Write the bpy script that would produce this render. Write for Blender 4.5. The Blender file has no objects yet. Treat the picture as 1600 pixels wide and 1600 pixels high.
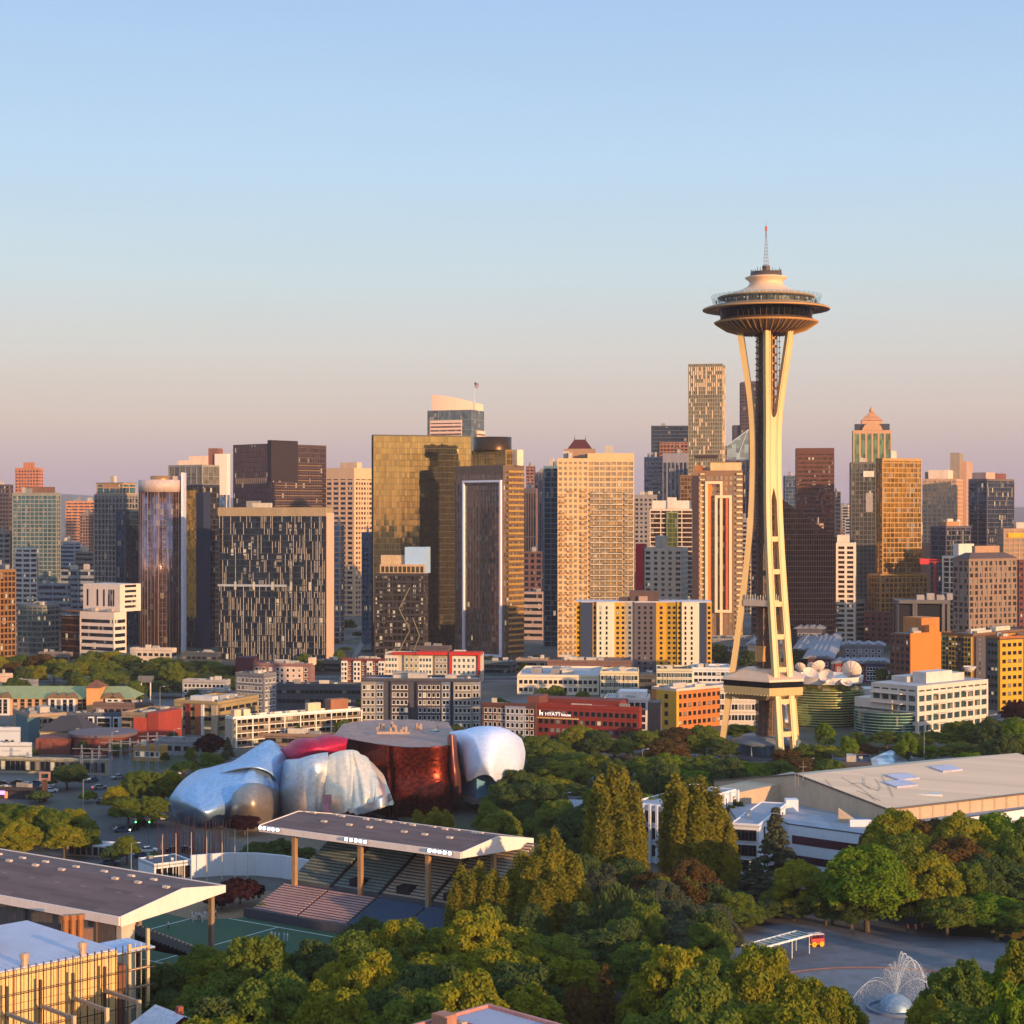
import bpy, bmesh, math, random
import numpy as np
from mathutils import Vector, noise
R = math.radians
random.seed(7)
sc = bpy.context.scene
C = sc.collection
F = 2812.0            # focal length in pixels of the 1600 px photograph
CAMZ = 84.0
SUN_AZ = 41.0         # degrees from straight back (-Y) towards +X
SUN_EL = 6.6
HAZE = 0.00005

# ------------------------------------------------------------------ camera
cam = bpy.data.objects.new('camera', bpy.data.cameras.new('camera'))
C.objects.link(cam); sc.camera = cam
cam.location = (0, 0, CAMZ); cam.rotation_euler = (R(90), 0, 0)
cam.data.sensor_width = 36; cam.data.lens = 36 * F / 1600
cam.data.clip_start = 1; cam.data.clip_end = 60000

# ------------------------------------------------------------------ world
SD = Vector((math.cos(R(SUN_EL)) * math.sin(R(SUN_AZ)), -math.cos(R(SUN_EL)) * math.cos(R(SUN_AZ)), math.sin(R(SUN_EL))))
w = bpy.data.worlds.new("World"); sc.world = w; w.use_nodes = True
nt = w.node_tree; N = nt.nodes; LK = nt.links
def lin(c):
    if isinstance(c, str):
        c = [int(c[i:i + 2], 16) / 255 for i in (0, 2, 4)]
    return tuple(((v + .055) / 1.055) ** 2.4 if v > .04045 else v / 12.92 for v in c)
sky = N.new('ShaderNodeTexSky'); sky.sky_type = 'NISHITA'; sky.sun_disc = False
sky.sun_elevation = R(SUN_EL); sky.sun_rotation = R(180 - SUN_AZ)
tc = N.new('ShaderNodeTexCoord'); sep = N.new('ShaderNodeSeparateXYZ')
LK.new(tc.outputs['Generated'], sep.inputs[0])
def ramp(stops, src):
    m = N.new('ShaderNodeMapRange'); m.inputs['From Min'].default_value = -.05; m.inputs['From Max'].default_value = .5
    LK.new(src, m.inputs['Value'])
    r = N.new('ShaderNodeValToRGB'); LK.new(m.outputs[0], r.inputs[0])
    e = r.color_ramp.elements
    for i, (z, c) in enumerate(stops):
        p = (z + .05) / .55
        el = e[i] if i < 2 else e.new(p)
        el.position = p; el.color = (*c, 1)
    return r
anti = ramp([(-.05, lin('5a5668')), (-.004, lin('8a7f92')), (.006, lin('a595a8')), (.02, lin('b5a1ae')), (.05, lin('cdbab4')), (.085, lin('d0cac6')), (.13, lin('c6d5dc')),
             (.19, lin('b7d3ec')), (.27, lin('a6c5ea')), (.34, lin('a2c6f0')), (.49, lin('a4ccf6'))], sep.outputs[2])  # top stops lie out of view, brightened to add fill light
warm = ramp([(-.05, (.25, .16, .10)), (-.002, (.85, .42, .17)), (.03, (1.25, .74, .36)), (.10, (1.15, .80, .47)), (.2, (.75, .76, .76)), (.5, (.42, .58, .86))], sep.outputs[2])
dot = N.new('ShaderNodeVectorMath'); dot.operation = 'DOT_PRODUCT'
dot.inputs[1].default_value = (math.sin(R(SUN_AZ)), -math.cos(R(SUN_AZ)), 0)
LK.new(tc.outputs['Generated'], dot.inputs[0])
mr = N.new('ShaderNodeMapRange'); mr.interpolation_type = 'SMOOTHSTEP'
mr.inputs['From Min'].default_value = .1; mr.inputs['From Max'].default_value = 1.0
LK.new(dot.outputs['Value'], mr.inputs['Value'])
mx = N.new('ShaderNodeMix'); mx.data_type = 'RGBA'
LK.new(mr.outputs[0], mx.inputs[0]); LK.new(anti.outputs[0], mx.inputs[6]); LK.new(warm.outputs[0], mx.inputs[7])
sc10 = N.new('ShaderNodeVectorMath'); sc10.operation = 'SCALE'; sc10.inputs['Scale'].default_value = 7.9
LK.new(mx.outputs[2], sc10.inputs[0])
scn = N.new('ShaderNodeVectorMath'); scn.operation = 'SCALE'; scn.inputs['Scale'].default_value = .15
LK.new(sky.outputs[0], scn.inputs[0])
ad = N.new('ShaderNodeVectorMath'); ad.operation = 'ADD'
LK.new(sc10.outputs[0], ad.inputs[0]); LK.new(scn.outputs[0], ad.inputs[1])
sn = N.new('ShaderNodeTexNoise'); sn.inputs['Scale'].default_value = 5; sn.inputs['Detail'].default_value = 4; smp = N.new('ShaderNodeMapping'); smp.inputs['Scale'].default_value = (1, 1, 7)
LK.new(tc.outputs['Generated'], smp.inputs[0]); LK.new(smp.outputs[0], sn.inputs['Vector'])
smr = N.new('ShaderNodeMapRange'); smr.inputs['From Min'].default_value = .3; smr.inputs['From Max'].default_value = .7; smr.inputs['To Min'].default_value = .99; smr.inputs['To Max'].default_value = 1.01; LK.new(sn.outputs[0], smr.inputs['Value'])
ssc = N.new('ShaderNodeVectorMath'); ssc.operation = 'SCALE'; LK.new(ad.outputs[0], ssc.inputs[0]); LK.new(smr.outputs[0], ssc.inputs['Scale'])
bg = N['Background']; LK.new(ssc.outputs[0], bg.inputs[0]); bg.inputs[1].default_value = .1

# ------------------------------------------------------------------ sun
sl = bpy.data.lights.new('sun', 'SUN'); sl.energy = 5.0; sl.angle = R(.5); sl.color = (1.0, .60, .29)
so = bpy.data.objects.new('sun', sl); C.objects.link(so)
so.rotation_euler = SD.to_track_quat('Z', 'Y').to_euler(); so.location = (300, -300, 400)

sc.view_settings.view_transform = 'Standard'; sc.view_settings.look = 'None'
sc.view_settings.exposure = .34; sc.view_settings.gamma = 1
sc.cycles.use_denoising = True
sc.cycles.max_bounces = 5; sc.cycles.diffuse_bounces = 2; sc.cycles.glossy_bounces = 3; sc.cycles.transmission_bounces = 3
sc.cycles.transparent_max_bounces = 6; sc.cycles.volume_bounces = 0
sc.cycles.sample_clamp_indirect = 4; sc.cycles.caustics_reflective = False; sc.cycles.caustics_refractive = False

# ------------------------------------------------------------------ materials
MC = {}
BASEC = {}
def nodes(name):
    m = bpy.data.materials.new(name); m.use_nodes = True
    return m, m.node_tree.nodes, m.node_tree.links, m.node_tree.nodes['Principled BSDF']
def sv(v):
    return (*v, 1)
def wall(col, rough=.85, var=.25, scale=.15, metal=0.0, name='wall', streak=True, bump=0):
    """matt surface with weathering: large soft noise, vertical streaks, fine grain"""
    c = lin(col) if isinstance(col, str) else tuple(col)
    key = (c, rough, var, scale, metal, streak, bump)
    if key in MC: return MC[key]
    m, n, l, p = nodes(name)
    t = n.new('ShaderNodeTexCoord'); mp = n.new('ShaderNodeMapping'); mp.inputs['Scale'].default_value = (1, 1, .25 if streak else 1)
    l.new(t.outputs['Object'], mp.inputs[0])
    a = n.new('ShaderNodeTexNoise'); a.inputs['Scale'].default_value = scale; a.inputs['Detail'].default_value = 6
    a.inputs['Roughness'].default_value = .65
    l.new(mp.outputs[0], a.inputs['Vector'])
    b = n.new('ShaderNodeTexNoise'); b.inputs['Scale'].default_value = scale * 14; b.inputs['Detail'].default_value = 2
    l.new(mp.outputs[0], b.inputs['Vector'])
    ma = n.new('ShaderNodeMath'); ma.operation = 'ADD'; l.new(a.outputs[0], ma.inputs[0]); l.new(b.outputs[0], ma.inputs[1])
    r = n.new('ShaderNodeMapRange'); r.inputs['From Min'].default_value = .7; r.inputs['From Max'].default_value = 1.3
    r.inputs['To Min'].default_value = 1 - var; r.inputs['To Max'].default_value = 1 + var * .6
    l.new(ma.outputs[0], r.inputs['Value'])
    s = n.new('ShaderNodeVectorMath'); s.operation = 'SCALE'; s.inputs[0].default_value = c
    l.new(r.outputs[0], s.inputs['Scale']); l.new(s.outputs[0], p.inputs['Base Color'])
    p.inputs['Roughness'].default_value = rough; p.inputs['Metallic'].default_value = metal
    if bump:
        bp = n.new('ShaderNodeBump'); bp.inputs['Strength'].default_value = bump; bp.inputs['Distance'].default_value = .3
        l.new(b.outputs[0], bp.inputs['Height']); l.new(bp.outputs[0], p.inputs['Normal'])
    MC[key] = m; BASEC[m.name] = c
    return m
def glass(col, cell=(1.5, 1.5, 3.4), metal=.75, rough=.07, jit=.03, var=.5, blind=.93, lit=.0, perobj=False, name='glass'):
    """coated facade glass: every pane tilts, tints and curtains itself differently"""
    c = lin(col) if isinstance(col, str) else tuple(col)
    key = ('g', c, cell, metal, rough, jit, var, blind, lit, perobj)
    if key in MC: return MC[key]
    m, n, l, p = nodes(name)
    wn = n.new('ShaderNodeTexWhiteNoise')
    if perobj:
        oi = n.new('ShaderNodeObjectInfo'); wn.noise_dimensions = '1D'; l.new(oi.outputs['Random'], wn.inputs['W'])
    else:
        t = n.new('ShaderNodeTexCoord')
        o = n.new('ShaderNodeVectorMath'); o.operation = 'ADD'; o.inputs[1].default_value = (.02, .02, .02); l.new(t.outputs['Object'], o.inputs[0])
        d = n.new('ShaderNodeVectorMath'); d.operation = 'DIVIDE'; d.inputs[1].default_value = cell; l.new(o.outputs[0], d.inputs[0])
        f = n.new('ShaderNodeVectorMath'); f.operation = 'FLOOR'; l.new(d.outputs[0], f.inputs[0])
        l.new(f.outputs[0], wn.inputs['Vector'])
    g = n.new('ShaderNodeNewGeometry')
    j = n.new('ShaderNodeVectorMath'); j.operation = 'SUBTRACT'; j.inputs[1].default_value = (.5, .5, .5); l.new(wn.outputs['Color'], j.inputs[0])
    js = n.new('ShaderNodeVectorMath'); js.operation = 'SCALE'; js.inputs['Scale'].default_value = jit; l.new(j.outputs[0], js.inputs[0])
    # slow waviness of the panes
    t2 = n.new('ShaderNodeTexCoord'); wv = n.new('ShaderNodeTexNoise'); wv.inputs['Scale'].default_value = .12; l.new(t2.outputs['Object'], wv.inputs['Vector'])
    wj = n.new('ShaderNodeVectorMath'); wj.operation = 'SUBTRACT'; wj.inputs[1].default_value = (.5, .5, .5); l.new(wv.outputs['Color'], wj.inputs[0])
    ws = n.new('ShaderNodeVectorMath'); ws.operation = 'SCALE'; ws.inputs['Scale'].default_value = jit * 1.2; l.new(wj.outputs[0], ws.inputs[0])
    a1 = n.new('ShaderNodeVectorMath'); a1.operation = 'ADD'; l.new(g.outputs['Normal'], a1.inputs[0]); l.new(js.outputs[0], a1.inputs[1])
    a2 = n.new('ShaderNodeVectorMath'); a2.operation = 'ADD'; l.new(a1.outputs[0], a2.inputs[0]); l.new(ws.outputs[0], a2.inputs[1])
    nn = n.new('ShaderNodeVectorMath'); nn.operation = 'NORMALIZE'; l.new(a2.outputs[0], nn.inputs[0]); l.new(nn.outputs[0], p.inputs['Normal'])
    r = n.new('ShaderNodeMapRange'); r.inputs['To Min'].default_value = 1 - var; r.inputs['To Max'].default_value = 1 + var * .4; l.new(wn.outputs['Value'], r.inputs['Value'])
    s = n.new('ShaderNodeVectorMath'); s.operation = 'SCALE'; s.inputs[0].default_value = c; l.new(r.outputs[0], s.inputs['Scale'])
    gt = n.new('ShaderNodeMath'); gt.operation = 'GREATER_THAN'; gt.inputs[1].default_value = blind; l.new(wn.outputs['Value'], gt.inputs[0])
    mc = n.new('ShaderNodeMix'); mc.data_type = 'RGBA'; l.new(gt.outputs[0], mc.inputs[0]); l.new(s.outputs[0], mc.inputs[6]); mc.inputs[7].default_value = (.26, .235, .205, 1)
    l.new(mc.outputs[2], p.inputs['Base Color'])
    mm = n.new('ShaderNodeMapRange'); mm.inputs['To Min'].default_value = metal; mm.inputs['To Max'].default_value = .1; l.new(gt.outputs[0], mm.inputs['Value']); l.new(mm.outputs[0], p.inputs['Metallic'])
    p.inputs['Roughness'].default_value = rough
    if lit:
        g2 = n.new('ShaderNodeSeparateColor'); l.new(wn.outputs['Color'], g2.inputs[0])
        gl = n.new('ShaderNodeMath'); gl.operation = 'GREATER_THAN'; gl.inputs[1].default_value = 1 - lit; l.new(g2.outputs[0], gl.inputs[0])
        ms = n.new('ShaderNodeMath'); ms.operation = 'MULTIPLY'; ms.inputs[1].default_value = .35; l.new(gl.outputs[0], ms.inputs[0])
        l.new(ms.outputs[0], p.inputs['Emission Strength']); p.inputs['Emission Color'].default_value = (1, .72, .38, 1)
    MC[key] = m
    return m
def emit(col, s):
    m, n, l, p = nodes('lamp_glow'); p.inputs['Base Color'].default_value = (*col, 1)
    p.inputs['Emission Color'].default_value = (*col, 1); p.inputs['Emission Strength'].default_value = s
    return m
def metal(col, rough=.35, panel=1.6, jit=.04, mt=.9, name='metal', var=.25):
    return glass(col, cell=(panel, panel, panel * .6), metal=mt, rough=rough, jit=jit, var=var, blind=2, name=name)

# ------------------------------------------------------------------ mesh building
class MB:
    def __init__(s): s.v = []; s.f = []; s.m = []; s.mats = []
    def mi(s, mat):
        if mat is None: return 0
        if mat not in s.mats: s.mats.append(mat)
        return s.mats.index(mat)
    def face(s, pts, mat=None):
        k = len(s.v); s.v += [tuple(p) for p in pts]; s.f.append(tuple(range(k, k + len(pts)))); s.m.append(s.mi(mat)); return s
    def box(s, x0, x1, y0, y1, z0, z1, mat=None):
        if x1 < x0: x0, x1 = x1, x0
        if y1 < y0: y0, y1 = y1, y0
        k = len(s.v)
        s.v += [(x0, y0, z0), (x1, y0, z0), (x1, y1, z0), (x0, y1, z0), (x0, y0, z1), (x1, y0, z1), (x1, y1, z1), (x0, y1, z1)]
        i = s.mi(mat)
        for q in ((0, 3, 2, 1), (4, 5, 6, 7), (0, 1, 5, 4), (1, 2, 6, 5), (2, 3, 7, 6), (3, 0, 4, 7)):
            s.f.append(tuple(k + a for a in q)); s.m.append(i)
        return s
    def bar(s, a, b, r, r2=None, mat=None, n=4):
        """tapered bar between two points, n sides"""
        a = Vector(a); b = Vector(b); r2 = r if r2 is None else r2
        d = (b - a).normalized(); u = d.orthogonal().normalized() if abs(d.z) < .99 else Vector((1, 0, 0))
        if abs(d.z) < .99: u = d.cross(Vector((0, 0, 1))).normalized()
        v = d.cross(u); k = len(s.v); i = s.mi(mat)
        for c, rr in ((a, r), (b, r2)):
            for j in range(n):
                t = 2 * math.pi * (j + .5) / n
                s.v.append(tuple(c + (u * math.cos(t) + v * math.sin(t)) * rr))
        for j in range(n):
            s.f.append((k + j, k + (j + 1) % n, k + n + (j + 1) % n, k + n + j)); s.m.append(i)
        s.f.append(tuple(k + j for j in range(n))[::-1]); s.m.append(i)
        s.f.append(tuple(k + n + j for j in range(n))); s.m.append(i)
        return s
    def prism(s, poly, z0, z1, mat=None, top=None):
        k = len(s.v); n = len(poly); i = s.mi(mat); t = s.mi(top) if top else i
        a = sum(poly[j][0] * poly[(j + 1) % n][1] - poly[(j + 1) % n][0] * poly[j][1] for j in range(n))
        if a < 0: poly = poly[::-1]
        zz = z1 if isinstance(z1, (list, tuple)) else [z1] * n
        s.v += [(x, y, z0) for x, y in poly] + [(p[0], p[1], zz[j]) for j, p in enumerate(poly)]
        for j in range(n):
            s.f.append((k + j, k + (j + 1) % n, k + n + (j + 1) % n, k + n + j)); s.m.append(i)
        s.f.append(tuple(k + j for j in range(n))[::-1]); s.m.append(i)
        s.f.append(tuple(k + n + j for j in range(n))); s.m.append(t)
        return s
    def lathe(s, prof, mat=None, n=48, cx=0, cy=0, a0=0, a1=2 * math.pi, close=True):
        k = len(s.v); i = s.mi(mat); full = abs(a1 - a0 - 2 * math.pi) < 1e-6
        m = n if full else n + 1
        for r, z in prof:
            for j in range(m):
                t = a0 + (a1 - a0) * j / n
                s.v.append((cx + r * math.cos(t), cy + r * math.sin(t), z))
        for q in range(len(prof) - 1):
            for j in range(n):
                j2 = (j + 1) % m
                s.f.append((k + q * m + j, k + q * m + j2, k + (q + 1) * m + j2, k + (q + 1) * m + j)); s.m.append(i)
        return s
    def grid(s, P, mat=None):
        k = len(s.v); i = s.mi(mat); h = len(P); wd = len(P[0])
        for row in P: s.v += [tuple(p) for p in row]
        for a in range(h - 1):
            for b in range(wd - 1):
                s.f.append((k + a * wd + b, k + a * wd + b + 1, k + (a + 1) * wd + b + 1, k + (a + 1) * wd + b)); s.m.append(i)
        return s
    def mesh(s, name, mat=None, smooth=False):
        me = bpy.data.meshes.new(name); me.from_pydata(s.v, [], s.f)
        mats = s.mats or [mat]
        for q in mats: me.materials.append(q)
        if len(mats) > 1: me.polygons.foreach_set('material_index', s.m)
        if smooth: me.polygons.foreach_set('use_smooth', [True] * len(s.f))
        me.update(); return me
    def build(s, name, mat=None, parent=None, smooth=False, **kw):
        return obj(name, s.mesh(name, mat, smooth), parent, **kw)
def obj(name, me, parent=None, loc=(0, 0, 0), rz=0):
    o = bpy.data.objects.new(name, me); C.objects.link(o); o.parent = parent; o.location = loc; o.rotation_euler = (0, 0, rz); return o
def tag(o, label=None, cat=None, group=None, kind=None):
    if label: o['label'] = label
    if cat: o['category'] = cat
    if group: o['group'] = group
    if kind: o['kind'] = kind
    return o
def thing(name, label, cat, loc=(0, 0, 0), rz=0, group=None):
    return tag(obj(name, None, None, loc, rz), label, cat, group)
def copy_tree(o, parent=None):
    c = o.copy(); C.objects.link(c)
    if parent: c.parent = parent
    for ch in list(o.children): copy_tree(ch, c)
    return c
def P(px, py, z):            # point of height z seen at a pixel (below the horizon)
    Y = (CAMZ - z) * F / (py - 800); return Vector(((px - 800) * Y / F, Y, z))
def G(px, py, z=0): return P(px, py, z)
def at(px, py, Y): return Vector(((px - 800) * Y / F, Y, CAMZ - (py - 800) * Y / F))

# ------------------------------------------------------------------ buildings
WM = {}
def window_mesh(wd, ht, fm, gm, sill=True):
    key = (round(wd, 2), round(ht, 2), fm.name, gm.name)
    if key not in WM:
        b = MB(); t = min(.14, wd * .1); x = wd / 2; z = ht / 2
        b.box(-x, x, -.05, 0, -z, -z + t, fm); b.box(-x, x, -.05, 0, z - t, z, fm)
        b.box(-x, -x + t, -.052, 0, -z + t, z - t, fm); b.box(x - t, x, -.052, 0, -z + t, z - t, fm)
        if wd > 1.6: b.box(-t * .35, t * .35, -.045, 0, -z + t, z - t, fm)
        b.box(-x + t, x - t, -.025, 0, -z + t, z - t, gm)
        if sill: b.box(-x - .08, x + .08, -.16, -.053, -z - .1, -z + .02, fm)
        WM[key] = b.mesh('window')
    return WM[key]
WGL = glass('2b3540', perobj=True, metal=.55, jit=.05, blind=.86, lit=.04)
FRW = wall('cfc8bd', name='window_frame'); FRD = wall('3a3634', name='dark_frame')
class Bld:
    """origin at the near corner; the left face runs along -x (y=0), the right face along +y (x=0)"""
    def __init__(s, name, label, cat, L, Cn, Rr, top, Y, th, depth=None, group=None, base=0):
        k = lambda p: (p - 800) / F
        s.k = k; s.Y = Y; t = R(th); s.t = t; s.X = k(Cn) * Y
        s.h = CAMZ - (top - 800) * Y / F
        s.a = (s.X - k(L) * Y) / (math.cos(t) + k(L) * math.sin(t)) if L < Cn else (depth or 20)
        dd = math.sin(t) - k(Rr) * math.cos(t)
        s.b = (k(Rr) * Y - s.X) / dd if (Rr > Cn and dd > .02) else (depth or 20)
        if depth and Rr <= Cn: s.b = depth
        s.e = thing(name, label, cat, (s.X, Y, base), -t, group); s.base = base
        s.h -= base; s.win = []
    def fx(s, p):
        k = s.k(p); return -(s.X - k * s.Y) / (math.cos(s.t) + k * math.sin(s.t))
    def ry(s, p):
        k = s.k(p); return (k * s.Y - s.X) / (math.sin(s.t) - k * math.cos(s.t))
    def z(s, py, x=0, y=0):
        Yp = s.Y - x * math.sin(s.t) + y * math.cos(s.t)
        return CAMZ - (py - 800) * Yp / F - s.base
    def box(s, name, x0, x1, y0, y1, z0, z1, mat, parent=None, label=None):
        o = MB().box(x0, x1, y0, y1, z0, z1).build(name, mat, parent or s.e)
        if label: o['label'] = label
        return o
    def skin(s, gl, fr, bay=3.0, fl=3.4, pw=.5, sh=.9, proud=.25, x0=None, x1=0, y0=0, y1=None, z0=0, z1=None, par=1.2, gname='glass_facade', fname='facade_frame', z00=None, sproud=None):
        x0 = -s.a if x0 is None else x0; y1 = s.b if y1 is None else y1; z1 = s.h if z1 is None else z1
        core = MB().box(x0, x1, y0, y1, z0, z1 - .15).build(gname, gl, s.e)
        b = MB(); q = proud; sp = q if sproud is None else sproud
        z = z0
        while z < z1 - fl * .6:
            if sh > 0: b.box(x0 - sp, x1 + sp, y0 - sp, y1 + sp, z, z + sh)
            z += fl
        b.box(x0 - q - .05, x1 + q + .05, y0 - q - .05, y1 + q + .05, z1 - par, z1)
        if pw > 0:
            qq = q + .06
            for f0, f1, horiz in ((x0, x1, 1), (y0, y1, 0)):
                n = max(1, round((f1 - f0) / bay)); st = (f1 - f0) / n
                for i in range(n + 1):
                    c = f0 + st * i
                    if i in (0, n): continue
                    if horiz:
                        b.box(c - pw / 2, c + pw / 2, y0 - qq, y0 + .05, z0, z1 - par); b.box(c - pw / 2, c + pw / 2, y1 - .05, y1 + qq, z0, z1 - par)
                    else:
                        b.box(x1 - .05, x1 + qq, c - pw / 2, c + pw / 2, z0, z1 - par); b.box(x0 - qq, x0 + .05, c - pw / 2, c + pw / 2, z0, z1 - par)
            for cx in (x0, x1):
                for cy in (y0, y1): b.box(cx - pw / 2 - qq, cx + pw / 2 + qq, cy - pw / 2 - qq, cy + pw / 2 + qq, z0, z1 - par) if False else b.box(cx - qq - .02, cx + qq + .02, cy - qq - .02, cy + qq + .02, z0, z1 - par)
        b.build(fname, fr, s.e); return core
    def roof(s, mat=None, x0=None, x1=0, y0=0, y1=None, z=None, par=.9, n=3, wallm=None, unit=None, seed=0):
        x0 = -s.a if x0 is None else x0; y1 = s.b if y1 is None else y1; z = s.h if z is None else z
        mat = mat or wall('6d6a68', name='roofing', streak=False, scale=.4)
        b = MB(); b.box(x0 + .3, x1 - .3, y0 + .3, y1 - .3, z - .3, z + .05)
        if wallm:
            for q in ((x0, x1, y0, y0 + .3), (x0, x1, y1 - .3, y1), (x0, x0 + .3, y0 + .303, y1 - .303), (x1 - .3, x1, y0 + .303, y1 - .303)):
                b.box(*q, z - .5, z + par, wallm)
            b.mats[0:0] = [];
        o = MB().box(x0 + .31, x1 - .31, y0 + .31, y1 - .31, z - .3, z + .05).build('roof', mat, s.e)
        if wallm:
            pm = MB()
            for q in ((x0, x1, y0, y0 + .3), (x0, x1, y1 - .3, y1), (x0, x0 + .3, y0 + .303, y1 - .303), (x1 - .3, x1, y0 + .303, y1 - .303)): pm.box(*q, z - .5, z + par)
            pm.build('parapet', wallm, s.e)
        rnd = random.Random(int(abs(x0) * 100) + seed)
        for i in range(n):
            wx = rnd.uniform(.08, .22) * (x1 - x0); wy = rnd.uniform(.12, .3) * (y1 - y0)
            cx = rnd.uniform(x0 + wx + 1, x1 - wx - 1) if x1 - x0 > 2 * wx + 2 else (x0 + x1) / 2; cy = rnd.uniform(y0 + wy + .5, y1 - wy - .5) if y1 - y0 > 2 * wy + 1 else (y0 + y1) / 2
            hh = rnd.uniform(.8, 2.6) if s.h < 40 else rnd.uniform(2, 5)
            um = unit or rnd.choice([wall('b8aea4', name='rooftop_metal'), wall('8d8a88', name='rooftop_metal2'), wall('cbbfae', name='rooftop_cream')])
            u = MB().box(cx - wx / 2, cx + wx / 2, cy - wy / 2, cy + wy / 2, z + .052 + i * .002, z + hh)
            for k in range(3):
                u.box(cx - wx / 2 - .04, cx - wx / 2 + wx, cy - wy / 2 - .04, cy - wy / 2, z + .3 + k * hh * .27, z + .3 + k * hh * .27 + .12)
            u.build('rooftop_unit', um, s.e)
        return o
    def wall(s, mat, x0=None, x1=0, y0=0, y1=None, z0=0, z1=None, name='wall', label=None):
        x0 = -s.a if x0 is None else x0; y1 = s.b if y1 is None else y1; z1 = s.h if z1 is None else z1
        o = MB().box(x0, x1, y0, y1, z0, z1 - .1).build(name, mat, s.e)
        if label: o['label'] = label
        return o
    def windows(s, face, u0, u1, z0, z1, nx, nz, ww, wh, fm=None, gm=None, off=0.0, skip=0.0, x=0, y=0):
        """face 'L' (u along x at y) or 'R' (u along y at x); u0..u1 span filled with nx columns"""
        fm = fm or FRW; gm = gm or WGL; me = window_mesh(ww, wh, fm, gm)
        for j in range(nz):
            for i in range(nx):
                if skip and random.random() < skip: continue
                u = u0 + (u1 - u0) * (i + .5) / nx; zz = z0 + (z1 - z0) * (j + .5) / nz
                if face == 'L': s.win.append((me, (u, y - off - .003, zz), 0))
                else: s.win.append((me, (x + off + .003, u, zz), math.pi / 2))
    def done(s, limit=100):
        for me, loc, rz in s.win[:limit]: obj('window', me, s.e, loc, rz)
        rest = s.win[limit:]
        if rest:
            b = MB()
            for me, loc, rz in rest:
                k = len(b.v); c, q = math.cos(rz), math.sin(rz)
                for v in me.vertices: b.v.append((loc[0] + v.co.x * c - v.co.y * q, loc[1] + v.co.x * q + v.co.y * c, loc[2] + v.co.z))
                for pl in me.polygons:
                    b.f.append(tuple(k + a for a in pl.vertices)); b.m.append(b.mi(me.materials[pl.material_index]))
            o = b.build('window', None, s.e); o['kind'] = 'stuff'
        return s.e

# ================================================================== SETTING: ground, hills, roads
def ground_material():
    m, n, l, p = nodes('ground_cover')
    t = n.new('ShaderNodeTexCoord')
    def nz(s, d=5):
        a = n.new('ShaderNodeTexNoise'); a.inputs['Scale'].default_value = s; a.inputs['Detail'].default_value = d; l.new(t.outputs['Object'], a.inputs['Vector']); return a.outputs[0]
    r = n.new('ShaderNodeValToRGB'); e = r.color_ramp.elements
    e[0].position = .38; e[0].color = (.035, .05, .018, 1); e[1].position = .62; e[1].color = (.13, .125, .12, 1)
    x = e.new(.5); x.color = (.085, .08, .07, 1)
    l.new(nz(.012), r.inputs[0])
    s = n.new('ShaderNodeMapRange'); s.inputs['To Min'].default_value = .6; s.inputs['To Max'].default_value = 1.4; l.new(nz(.4), s.inputs['Value'])
    v = n.new('ShaderNodeVectorMath'); v.operation = 'SCALE'; l.new(r.outputs[0], v.inputs[0]); l.new(s.outputs[0], v.inputs['Scale'])
    l.new(v.outputs[0], p.inputs['Base Color']); p.inputs['Roughness'].default_value = .95
    return m
GM = ground_material()
def struct(name, b, mat=None, smooth=False):
    o = b.build(name, mat, None, smooth); o['kind'] = 'structure'; return o
struct('ground', MB().face([(-16000, -6000, 0), (16000, -6000, 0), (16000, 16000, 0), (-16000, 16000, 0)]), GM)
ASPH = wall((.055, .056, .062), var=.35, scale=.08, streak=False, name='asphalt')
PAVE = wall((.20, .19, .185), var=.25, scale=.3, streak=False, name='paving')
GRASS = wall((.035, .07, .02), var=.4, scale=.3, streak=False, name='lawn')
# far ridge line
def ridge(name, x0, x1, y0, y1, hf, nx, ny, mat):
    P_ = []
    for j in range(ny + 1):
        v = j / ny; P_.append([])
        for i in range(nx + 1):
            u = i / nx; x = x0 + (x1 - x0) * u; y = y0 + (y1 - y0) * v
            P_[-1].append((x, y, max(-2, hf(x, y, u, v))))
    return struct(name, MB().grid(P_), mat, True)
HM = wall((.045, .06, .05), var=.4, scale=.01, streak=False, name='wooded_hill')
ridge('far_hills', -9000, 9000, 9500, 13500, lambda x, y, u, v: math.sin(math.pi * v) * (150 + 75 * noise.noise(Vector((x / 2300, 3.1, 0))) + 25 * noise.noise(Vector((x / 500, y / 900, 0))) - x * .006), 120, 8, HM)
# the residential hill behind the viewpoint: shades the low ground and darkens the towers' reflections
def hillf(x, y, u, v):
    p = Vector((x, y)); s = Vector((math.sin(R(SUN_AZ)), -math.cos(R(SUN_AZ))))
    along = x * s.x + y * s.y                     # distance towards the sun
    cross = x * s.y * -1 + y * s.x                # sideways
    back = -y
    e = 1 / (1 + math.exp(-(along - 420) / 45))
    h1 = HILL_H * e * (1 + .10 * noise.noise(Vector((cross / 130, .3, 0))))
    e2 = 1 / (1 + math.exp(-(back - 520) / 60)) * (1 / (1 + math.exp((x - 60) / 110)))
    h2 = 112 * e2
    b = noise.noise(Vector((x / 22, y / 22, 0))) * 3.5 * min(1, (h1 + h2) / 40)
    edge = min(1, (min(u, 1 - u, v, 1 - v)) * 8)
    return (max(h1, h2) + b) * edge - 1
HILL_H = 56
ridge('residential_hill', -900, 1500, -1300, 320, hillf, 110, 80, HM)

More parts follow.
